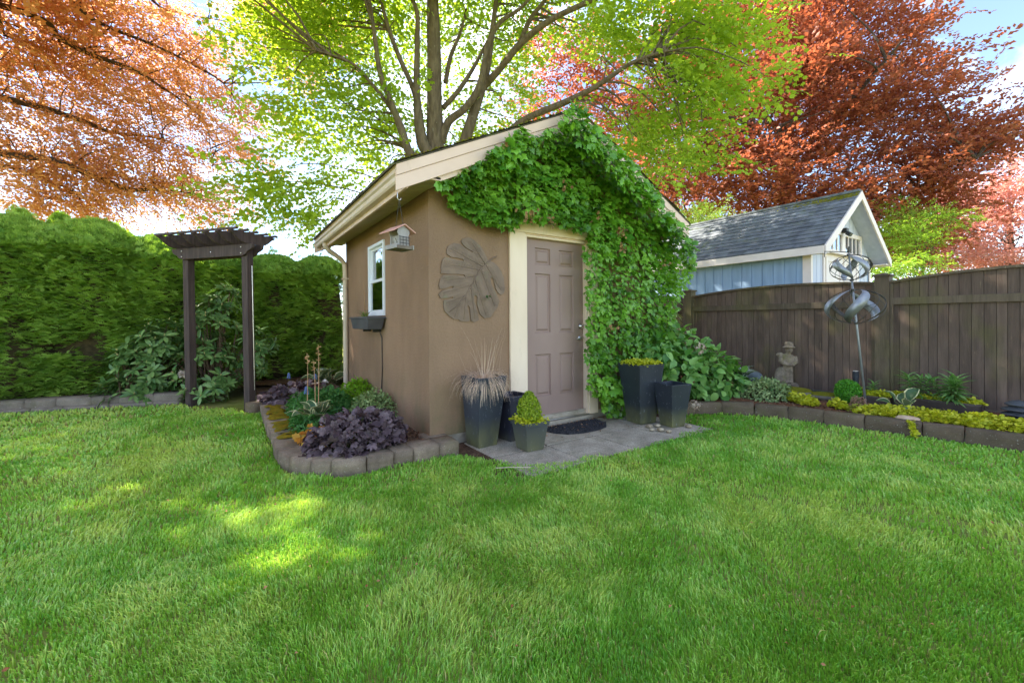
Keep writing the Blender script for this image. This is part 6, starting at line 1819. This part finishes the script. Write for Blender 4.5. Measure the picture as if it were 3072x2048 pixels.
def crown_points(blobs, clump_r, per):
    """clumps inside ellipsoids, sprays inside clumps"""
    P, Cn = [], []
    for c, r_, ncl in blobs:
        c = np.asarray(c, float); r_ = np.asarray(r_, float)
        d = rdir(ncl); q = rng.random(ncl) ** (1 / 2.6)
        cc = c[None] + d * r_[None] * q[:, None]
        for k in range(ncl):
            m_ = int(per * rng.uniform(.6, 1.4))
            P.append(cc[k][None] + rng.normal(size=(m_, 3)) * np.array([clump_r, clump_r, clump_r * .42])[None])
            Cn.append(np.repeat(cc[k][None], m_, 0))
    return np.concatenate(P), np.concatenate(Cn)
def tree(name, label, cat, base, limbs, blobs, sprays, clump_r, per, leafmat, bark, axis_pt, scale=(.8, 1.2), nbranch=260, tone=.5, up_dir=.1, cullx=.28, group=None, nsub=5, brad=.03, tone_top=0.0):
    t = thing(name, label, cat, base, group)
    tr = B()
    for pts, rad in limbs:
        P_, R_ = smooth_path(pts, rad)
        tr.tube(P_, R_, 10)
    tr.build('trunk', bark, t, smooth=True)
    P, Cn = crown_points(blobs, clump_r, per)
    k = cull(P, cullx) & cull(P, .45, 2 if cullx else 0) & (P[:, 2] > .8); P, Cn = P[k], Cn[k]
    n = len(P)
    ax = np.asarray(axis_pt, float)
    outw = P - ax[None]; outw[:, 2] *= .35; outw = ivec(0, outw)
    d = outw * .8 + .55 * rdir(n); d[:, 2] += up_dir - .15
    up = np.array([0, 0, 1.])[None] + .45 * rdir(n)
    Rm = frames(d, up)
    S = rng.uniform(*scale, n)
    tn = np.clip(tone + .30 * (noise2(Cn[:, 0] + Cn[:, 2], Cn[:, 1] - Cn[:, 2], 1.3) - .5) + rng.normal(0, .12, n), 0, 1)
    parts = []
    w = rng.integers(0, len(sprays), n)
    for i, sT in enumerate(sprays):
        k = w == i
        if k.any(): parts.append(scatter(sT, P[k], Rm[k], S[k], tn[k]))
    V_, F_, A_ = merge(parts)
    cro = npmesh('crown', V_, F_, leafmat, t, v=np.clip(A_, 0, 1))
    # branches run from the limbs out to the clumps
    LS = limb_samples(limbs)
    b = B()
    idx = rng.choice(n, min(nbranch, n), replace=False)
    for i in idx:
        q = P[i]
        cost = np.linalg.norm(LS - q[None], axis=1) + 1.3 * rng.random(len(LS)) + np.maximum(0, LS[:, 2] - q[2] + .4) * 1.2
        s_ = LS[int(np.argmin(cost))]
        L_ = np.linalg.norm(q - s_)
        if L_ < .25: continue
        m1 = s_ * .66 + q * .34 + rng.normal(0, .06 * L_, 3) + np.array([0, 0, .06 * L_]); m2 = s_ * .3 + q * .7 + rng.normal(0, .05 * L_, 3) + np.array([0, 0, .05 * L_])
        P_, R_ = smooth_path([s_, m1, m2, q], [brad * min(1, .25 + L_ / 3.5), brad * .6 * min(1, .25 + L_ / 3.5), brad * .32, .004], 3)
        b.tube(P_, R_, nsub, cap=False)
    b.build('branches', bark, t, smooth=True)['kind'] = 'stuff'
    print(name, 'sprays', n, 'tris', len(F_))
    return t

zc = lambda x, y: (1024 + x * .4464, y * .4464)
def zl(pts, t0, t1=None):
    t1 = t0 if t1 is None else t1
    n = len(pts)
    return [at(*zc(*p_), t0 + (t1 - t0) * i / max(1, n - 1)) for i, p_ in enumerate(pts)]
# --- bright green broadleaf tree behind the shed, many stems
TB = at(1302, 690, 9.3); TB[2] = 0
sc0 = 9.3 / 1273.64 * .4464 / 2
r = lambda px: px * sc0
limbs = [([TB, TB * .5 + at(*zc(632, 1000), 9.3) * .5 + np.array([0, 0, -.3])] + zl([(632, 1000), (626, 700), (624, 400), (618, 150), (610, -150), (600, -700)], 9.3, 8.8), [r(190), r(170), r(118), r(100), r(92), r(84), r(66), r(30)])]
for pts, rr, t0, t1 in [([(640, 1080), (545, 960), (508, 640), (510, 300), (508, 80), (440, -60), (360, -160)], (80, 78, 46, 34, 28, 20, 14), 9.2, 8.6),
                        ([(630, 1100), (470, 1040), (400, 860), (330, 680), (262, 500), (225, 250), (190, 0), (150, -300)], (70, 56, 50, 36, 32, 26, 20, 12), 9.1, 8.2),
                        ([(540, 860), (490, 620), (395, 400), (320, 200), (270, 20), (200, -250)], (40, 34, 30, 26, 20, 10), 9.2, 8.6),
                        ([(670, 960), (720, 820), (830, 730), (930, 570), (985, 300), (1070, 150), (1200, 60), (1330, -80)], (60, 52, 44, 40, 32, 26, 20, 12), 9.3, 8.4),
                        ([(790, 1100), (840, 920), (940, 600), (985, 430), (1010, 240), (1040, 0), (1060, -300)], (84, 74, 60, 46, 36, 28, 16), 9.4, 8.8),
                        ([(940, 600), (1060, 470), (1200, 300), (1400, 140), (1690, 0), (2000, -150)], (50, 44, 42, 34, 28, 14), 9.3, 7.6),
                        ([(1190, 310), (1270, 130), (1370, 0), (1480, -200)], (32, 28, 22, 12), 9.0, 8.3),
                        ([(680, 730), (780, 620), (880, 470), (960, 320), (1010, 230)], (36, 32, 26, 20, 14), 9.3, 9.0),
                        ([(1000, 1050), (1190, 830), (1500, 690), (1700, 590), (1960, 420), (2200, 340)], (50, 42, 40, 32, 22, 12), 9.2, 7.6),
                        ([(700, 560), (735, 380), (800, 220), (840, 60)], (32, 28, 20, 12), 9.4, 9.2),
                        ([(450, 1000), (350, 760), (200, 560), (60, 420), (-200, 330)], (30, 26, 20, 14, 8), 9.2, 8.0)]:
    limbs.append((zl(pts, t0, t1), [r(q) for q in rr]))
mapS = [t_spray(T_MAPLE, 10, .46, .105, .22, .25, s_) for s_ in range(5)]
GB = []
for (u, v, t, ru, rv, rt, ncl) in [(940, 120, 9.5, 150, 220, 1.5, 26), (1000, 330, 9.5, 180, 160, 1.5, 20), (1150, 80, 10.2, 260, 160, 1.2, 24), (1400, 80, 10.4, 280, 140, 1.2, 23), (1480, 270, 10.2, 180, 90, 1.0, 6),
                                  (860, 560, 8.6, 170, 70, .8, 8), (950, 640, 8.8, 130, 60, .6, 6), (760, 590, 8.2, 110, 45, .5, 3), (1080, 470, 9.6, 160, 110, 1.2, 7), (1700, 40, 9.2, 200, 80, 1.3, 6), (1980, 70, 8.6, 220, 110, 1.3, 17),
                                  (2160, 110, 8.2, 130, 110, .9, 9), (1960, 320, 8.4, 180, 90, 1.0, 12), (2100, 270, 8.0, 110, 90, .7, 7), (1880, 450, 8.6, 140, 60, .8, 6), (2020, 450, 8.2, 90, 70, .6, 5), (2000, 30, 8.2, 220, 60, .8, 8), (1250, 380, 10.2, 200, 110, .8, 9), (930, 30, 9.3, 110, 110, 1.0, 10), (1480, 420, 10.4, 160, 60, .7, 6)]:
    m_ = t / CAM_F
    GB.append((at(u, v, t), (max(ru * m_, .2), max(rt, .3), rv * m_), ncl))
GB += [((1.2, 5.2, 10.2), (4.5, 3.6, 2.6), 135), ((-1.8, 4.2, 8.6), (2.4, 2.0, 1.3), 26), ((4.6, 3.2, 9.0), (2.6, 2.2, 1.6), 44), ((.8, 3.8, 8.6), (2.4, 1.8, 1.0), 30)]  # unseen overhead clumps, filled out to shade the lawn and fence
M['green_leaf'] = mat_leaf('bright_green_leaf', lin(100, 142, 40), lin(156, 186, 66), lin(186, 208, 50), .50, .5, .3)
tree('green_tree', 'many-stemmed bright green tree rising behind the brown shed', 'tree', TB, limbs, GB, mapS, .42, 17, M['green_leaf'], M['bark'], (TB[0], TB[1], 4.5), (.8, 1.25), 300, .5, 0.0, brad=.028)

# --- copper beech on the left
beT = t_diamond(.66, .12)
beS = [t_spray(beT, 20, .52, .082, .30, .28, 20 + s_, .45) for s_ in range(5)]
LB = np.array([-10.0, 12.5, 0])
za = lambda pts, t0, t1: [at(x * .4464, y * .4464, t0 + (t1 - t0) * i / max(1, len(pts) - 1)) for i, (x, y) in enumerate(pts)]
r = lambda px, t=11.: px * t / CAM_F * .4464 / 2
trunk_top = LB + np.array([.4, -.3, 11.])
limbs = [([LB, LB + np.array([.1, 0, 3]), LB + np.array([.2, -.1, 7]), trunk_top, trunk_top + np.array([.3, 0, 5])], [.42, .36, .28, .18, .05])]
for pts, rr, t0, t1, z in [([(-900, -700), (-300, -100), (280, 130), (400, 260), (620, 370), (900, 470), (1060, 570), (1250, 700), (1420, 860)], (60, 48, 30, 30, 28, 24, 18, 12, 6), 9.5, 12.2, 9),
                           ([(-1500, 260), (-500, 520), (0, 655), (300, 730), (560, 815), (760, 890), (1060, 930), (1250, 1000)], (70, 54, 40, 36, 28, 22, 12, 6), 9.0, 12, 5),
                           ([(-1500, 700), (-500, 900), (0, 1030), (350, 1075), (600, 1170), (860, 1270), (1060, 1275), (1300, 1300)], (70, 56, 40, 38, 36, 30, 16, 8), 8.6, 11.5, 3.6),
                           ([(-1200, -900), (0, -500), (500, 30), (700, 170), (1000, 290), (1250, 410), (1500, 560), (1640, 760)], (60, 48, 24, 22, 18, 16, 12, 6), 9.5, 12.8, 10),
                           ([(0, -1500), (700, -500), (1020, 0), (1220, 90), (1500, 140)], (50, 34, 16, 12, 6), 9.5, 13, 12),
                           ([(900, 920), (980, 980), (1090, 1040)], (18, 14, 8), 11.4, 11.8, 0), ([(0, 1105), (200, 1165), (420, 1250), (560, 1330)], (24, 20, 14, 6), 9.5, 10.5, 0),
                           ([(1280, 650), (1390, 850), (1430, 1150)], (8, 6, 3), 12, 12.4, 0), ([(1500, 560), (1640, 800), (1800, 880)], (10, 7, 4), 12.4, 12.8, 0),
                           ([(1500, -400), (1690, 20), (1830, 160), (2000, 300)], (24, 14, 10, 5), 12, 13.6, 0), ([(30, 240), (-100, -200), (-400, -800)], (10, 24, 40), 10, 9, 0)]:
    limbs.append((za(pts, t0, t1), [r(q) for q in rr]))
LBB = []
for (u, v, t, ru, rv, rt, ncl) in [(60, 60, 11, 220, 130, 1.5, 30), (300, 60, 11.5, 230, 120, 1.5, 32), (520, 60, 12, 160, 90, 1.3, 14), (60, 240, 10.8, 200, 120, 1.5, 28), (300, 220, 11.6, 230, 120, 1.5, 32), (530, 220, 12, 180, 110, 1.4, 16), (650, 330, 12.4, 150, 110, 1.2, 10),
                                  (60, 420, 10.2, 190, 100, 1.4, 24), (280, 400, 11.2, 220, 110, 1.4, 28), (500, 380, 11.8, 190, 100, 1.3, 16), (700, 440, 12.4, 120, 90, 1.0, 9), (780, 370, 12.6, 70, 90, .8, 5), (70, 560, 9.8, 170, 70, 1.0, 14), (270, 540, 10.6, 210, 80, 1.2, 22), (470, 540, 11.2, 180, 70, 1.1, 18), (610, 600, 11.6, 110, 50, .8, 7),
                                  (830, 50, 13.2, 150, 80, 1.0, 15), (900, 90, 13.0, 130, 90, 1.0, 16), (860, 190, 13.0, 90, 60, .8, 6), (960, 60, 12.8, 110, 70, .8, 9), (300, 620, 10.8, 140, 40, .8, 6), (80, 630, 10, 120, 40, .8, 6), (560, 640, 11.6, 70, 30, .5, 3)]:
    m_ = t / CAM_F
    LBB.append((at(u, v, t), (ru * m_, rt, rv * m_), ncl))
M['copper_leaf'] = mat_leaf('copper_beech_leaf', lin(170, 120, 84), lin(210, 162, 118), lin(228, 168, 104), .50, .45, .35)
tree('copper_beech', 'copper beech spreading orange-brown branches in from the left', 'tree', LB, limbs, LBB, beS, .40, 14, M['copper_leaf'], M['bark_dark'], (LB[0], LB[1], 6), (.8, 1.2), 240, .5, -.05, brad=.03)
# unseen rest of that crown, placed and filled out to shade the lawn
shS = [t_spray(t_diamond(.8, .1), 16, .8, .135, .3, .2, 40 + s_, .5) for s_ in range(3)]
UB = [((-8.5, 10.2, 10.5), (4.5, 4.5, 3.8), 300), ((-6.0, 6.2, 9.6), (3.2, 3.0, 1.7), 190), ((-9.5, 6.0, 9.0), (3.5, 3.0, 2.2), 140), ((-3.6, 3.6, 9.0), (2.8, 2.4, 1.3), 80), ((-6.8, 2.2, 9.2), (2.8, 2.6, 1.4), 60), ((-6.5, 4.2, 7.6), (2.4, 2.2, .8), 50), ((-11, 10, 6), (2.5, 3, 2.5), 60)]
P, Cn = crown_points(UB, .5, 13)
q_ = P - CAM_C; dz = q_ @ CF; vv = 1024 + CAM_SH - CAM_F * (q_ @ CU) / np.maximum(dz, .1); uu = 1536 + CAM_F * (q_ @ CR) / np.maximum(dz, .1)
k = cull(P, .24) & cull(P, .44, 1) & cull(P, .50, 2, 1); P = P[k]; n = len(P)
parts = []; w = rng.integers(0, 3, n)
d = rdir(n); d[:, 2] *= .4
Rm = frames(d, np.array([0, 0, 1.])[None] + .5 * rdir(n))
for i in range(3):
    kk = w == i; parts.append(scatter(shS[i], P[kk], Rm[kk], rng.uniform(.8, 1.2, kk.sum()), rng.normal(.5, .15, kk.sum())))
V_, F_, A_ = merge(parts)
lb_root = [o for o in bpy.data.objects if o.name.startswith('copper_beech') and o.parent is None][0]
npmesh('unseen_shade_crown', V_, F_, M['copper_leaf'], lb_root, v=np.clip(A_, 0, 1))
print('upper crown', len(F_))

# --- copper beech behind the blue shed, pink tree at the far right
RB = at(2380, 900, 19.5); RB[2] = 0
limbs = [([RB, RB + np.array([0, 0, 3]), RB + np.array([-.2, .2, 8]), RB + np.array([0, 0, 14]), RB + np.array([0, 0, 18])], [.5, .42, .32, .2, .05])]
for a in range(16):
    z = 2.5 + a * .75; th = a * 2.4; L_ = 6.5 - .22 * a
    limbs.append(([RB + np.array([0, 0, z]), RB + np.array([math.cos(th) * L_ * .5, math.sin(th) * L_ * .5, z + 1.6]), RB + np.array([math.cos(th) * L_, math.sin(th) * L_, z + 3.0])], [.16, .09, .03]))
RBB = []
for (u, v, t, ru, rv, rt, ncl) in [(2080, 560, 18, 330, 130, 2.0, 46), (2050, 380, 18.5, 260, 160, 2, 34), (2350, 530, 17, 300, 150, 2, 56), (2650, 600, 17, 260, 130, 1.8, 44), (2400, 330, 17.5, 300, 160, 2, 56), (2150, 150, 18.5, 260, 190, 2, 38), (2450, 110, 17.5, 260, 180, 2, 50),
                                  (2650, 380, 17, 170, 140, 1.6, 30), (2660, 160, 17.5, 100, 150, 1.4, 15), (2850, 420, 16.6, 120, 70, 1.2, 12), (2950, 400, 16.4, 80, 50, .8, 6), (2830, 300, 16.8, 60, 40, .7, 3), (1720, 220, 19, 130, 130, 1.5, 16), (1880, 320, 19, 160, 150, 1.6, 20), (1650, 330, 19, 110, 70, 1.2, 6), (2650, 720, 16.5, 160, 80, 1.4, 16), (2760, 200, 17, 60, 60, .8, 5), (2300, 690, 18.5, 300, 60, 1.4, 20), (2400, -200, 18, 300, 220, 2.2, 40), (2000, 700, 19, 200, 80, 1.5, 14), (2760, 520, 16.6, 160, 90, 1.3, 16)]:
    m_ = t / CAM_F
    RBB.append((at(u, v, t), (ru * m_, rt, rv * m_), ncl))
reS = [t_spray(beT, 18, .80, .15, .30, .22, 60 + s_, .45) for s_ in range(5)]
M['red_leaf'] = mat_leaf('dark_copper_leaf', lin(122, 72, 58), lin(170, 108, 86), lin(186, 98, 64), .42, .45, .35)
tree('copper_beech', 'dark red copper beech towering behind the blue shed', 'tree', RB, limbs, RBB, reS, .62, 15, M['red_leaf'], M['bark_dark'], (RB[0], RB[1], 6), (.8, 1.25), 260, .45, .25, cullx=0.0, brad=.06)
PB = at(3030, 900, 22); PB[2] = 0
limbs = [([PB, PB + np.array([0, 0, 3]), PB + np.array([.1, 0, 7])], [.3, .22, .06])]
PBB = []
for (u, v, t, ru, rv, rt, ncl) in [(3000, 560, 21, 170, 90, 2, 26), (2900, 660, 20.5, 170, 110, 2, 28), (3060, 700, 21, 160, 120, 2, 26), (2820, 760, 19.5, 130, 70, 1.5, 16), (3000, 800, 20, 160, 60, 1.6, 16), (3200, 620, 21, 140, 140, 2, 16)]:
    m_ = t / CAM_F
    PBB.append((at(u, v, t), (ru * m_, rt, rv * m_), ncl))
M['pink_leaf'] = mat_leaf('rosy_leaf', lin(172, 116, 106), lin(212, 160, 148), lin(212, 140, 122), .45, .45, .35)
tree('rosy_tree', 'paler pink-red tree at the far right behind the fence', 'tree', PB, limbs, PBB, reS, .6, 15, M['pink_leaf'], M['bark_dark'], (PB[0], PB[1], 4), (.7, 1.1), 90, .5, .1, cullx=0.0)
# --- green Japanese maple right of the blue shed, green shrub tips behind its roof
JM = at(2760, 900, 13.5); JM[2] = 0
limbs = [([JM, JM + np.array([0, 0, 1.2]), JM + np.array([.2, 0, 2.4])], [.10, .08, .03])]
JB = []
for (u, v, t, ru, rv, rt, ncl) in [(2760, 700, 13.5, 80, 60, .7, 12), (2720, 790, 13, 70, 40, .6, 9), (2800, 670, 13.5, 60, 40, .6, 7), (2700, 640, 14.5, 50, 60, .6, 5), (2670, 810, 13, 40, 20, .4, 3)]:
    m_ = t / CAM_F
    JB.append((at(u, v, t), (ru * m_, rt, rv * m_), ncl))
jmS = [t_spray(t_diamond(.35, .1), 22, .42, .09, .35, .3, 80 + s_, .5) for s_ in range(3)]
M['lime_tree'] = mat_leaf('lime_maple_leaf', lin(104, 142, 40), lin(160, 184, 76), lin(160, 196, 52), .42, .5, .3)
tree('japanese_maple', 'lime green feathery maple right of the blue shed', 'tree', JM, limbs, JB, jmS, .25, 16, M['lime_tree'], M['bark_dark'], (JM[0], JM[1], 1.8), (.8, 1.2), 40, .5, -.1, cullx=0.0, brad=.015)
SB_ = at(2120, 900, 12.5); SB_[2] = 0
limbs = [([SB_, SB_ + np.array([0, 0, 1.5]), SB_ + np.array([0, 0, 3.2])], [.06, .05, .02])]
sbb = [(at(2120, 660, 12.5), (.9, .5, .28), 9), (at(2110, 720, 12.5), (.8, .5, .5), 10)]
tree('backdrop_shrub', 'green shrub tips showing above the left end of the blue shed roof', 'shrub', SB_, limbs, sbb, jmS, .25, 14, mat_leaf('backdrop_leaf', lin(84, 108, 40), lin(132, 150, 70), lin(130, 160, 40), .35), M['bark_dark'], (SB_[0], SB_[1], 2), (.7, 1.1), 20, .5, .3, cullx=0.0, brad=.012)
# --- neighbour's pale house just showing over the hedge
nh = thing('neighbour_house', 'pale pink house roof barely showing over the hedge on the left', 'house', (-9, 24, 0))
hm = mat_noise('pale_roof_tile', lin(196, 160, 146), lin(210, 176, 162), 4, rough=.9)
a_ = at(90, 690, 26); c_ = at(430, 712, 26)
xd = (c_ - a_); xd[2] = 0; Lh = np.linalg.norm(xd); xd /= Lh; yd = np.array([-xd[1], xd[0], 0])
zt = a_[2]
B().obox(np.array([a_[0], a_[1], 0]) + xd * Lh / 2 + yd * 4 + UZ * (zt - .9) / 2, xd * Lh, yd * 7, UZ * (zt - .9)).build('wall', mat_noise('pale_wall', lin(210, 196, 184), lin(222, 208, 196), 3), nh)
rb_ = np.array([a_[0], a_[1], zt - .9]) - xd * .5
B().prism([rb_, rb_ + yd * 8, rb_ + yd * 4 + UZ * 1.0], xd * (Lh + 1)).build('roof', hm, nh)
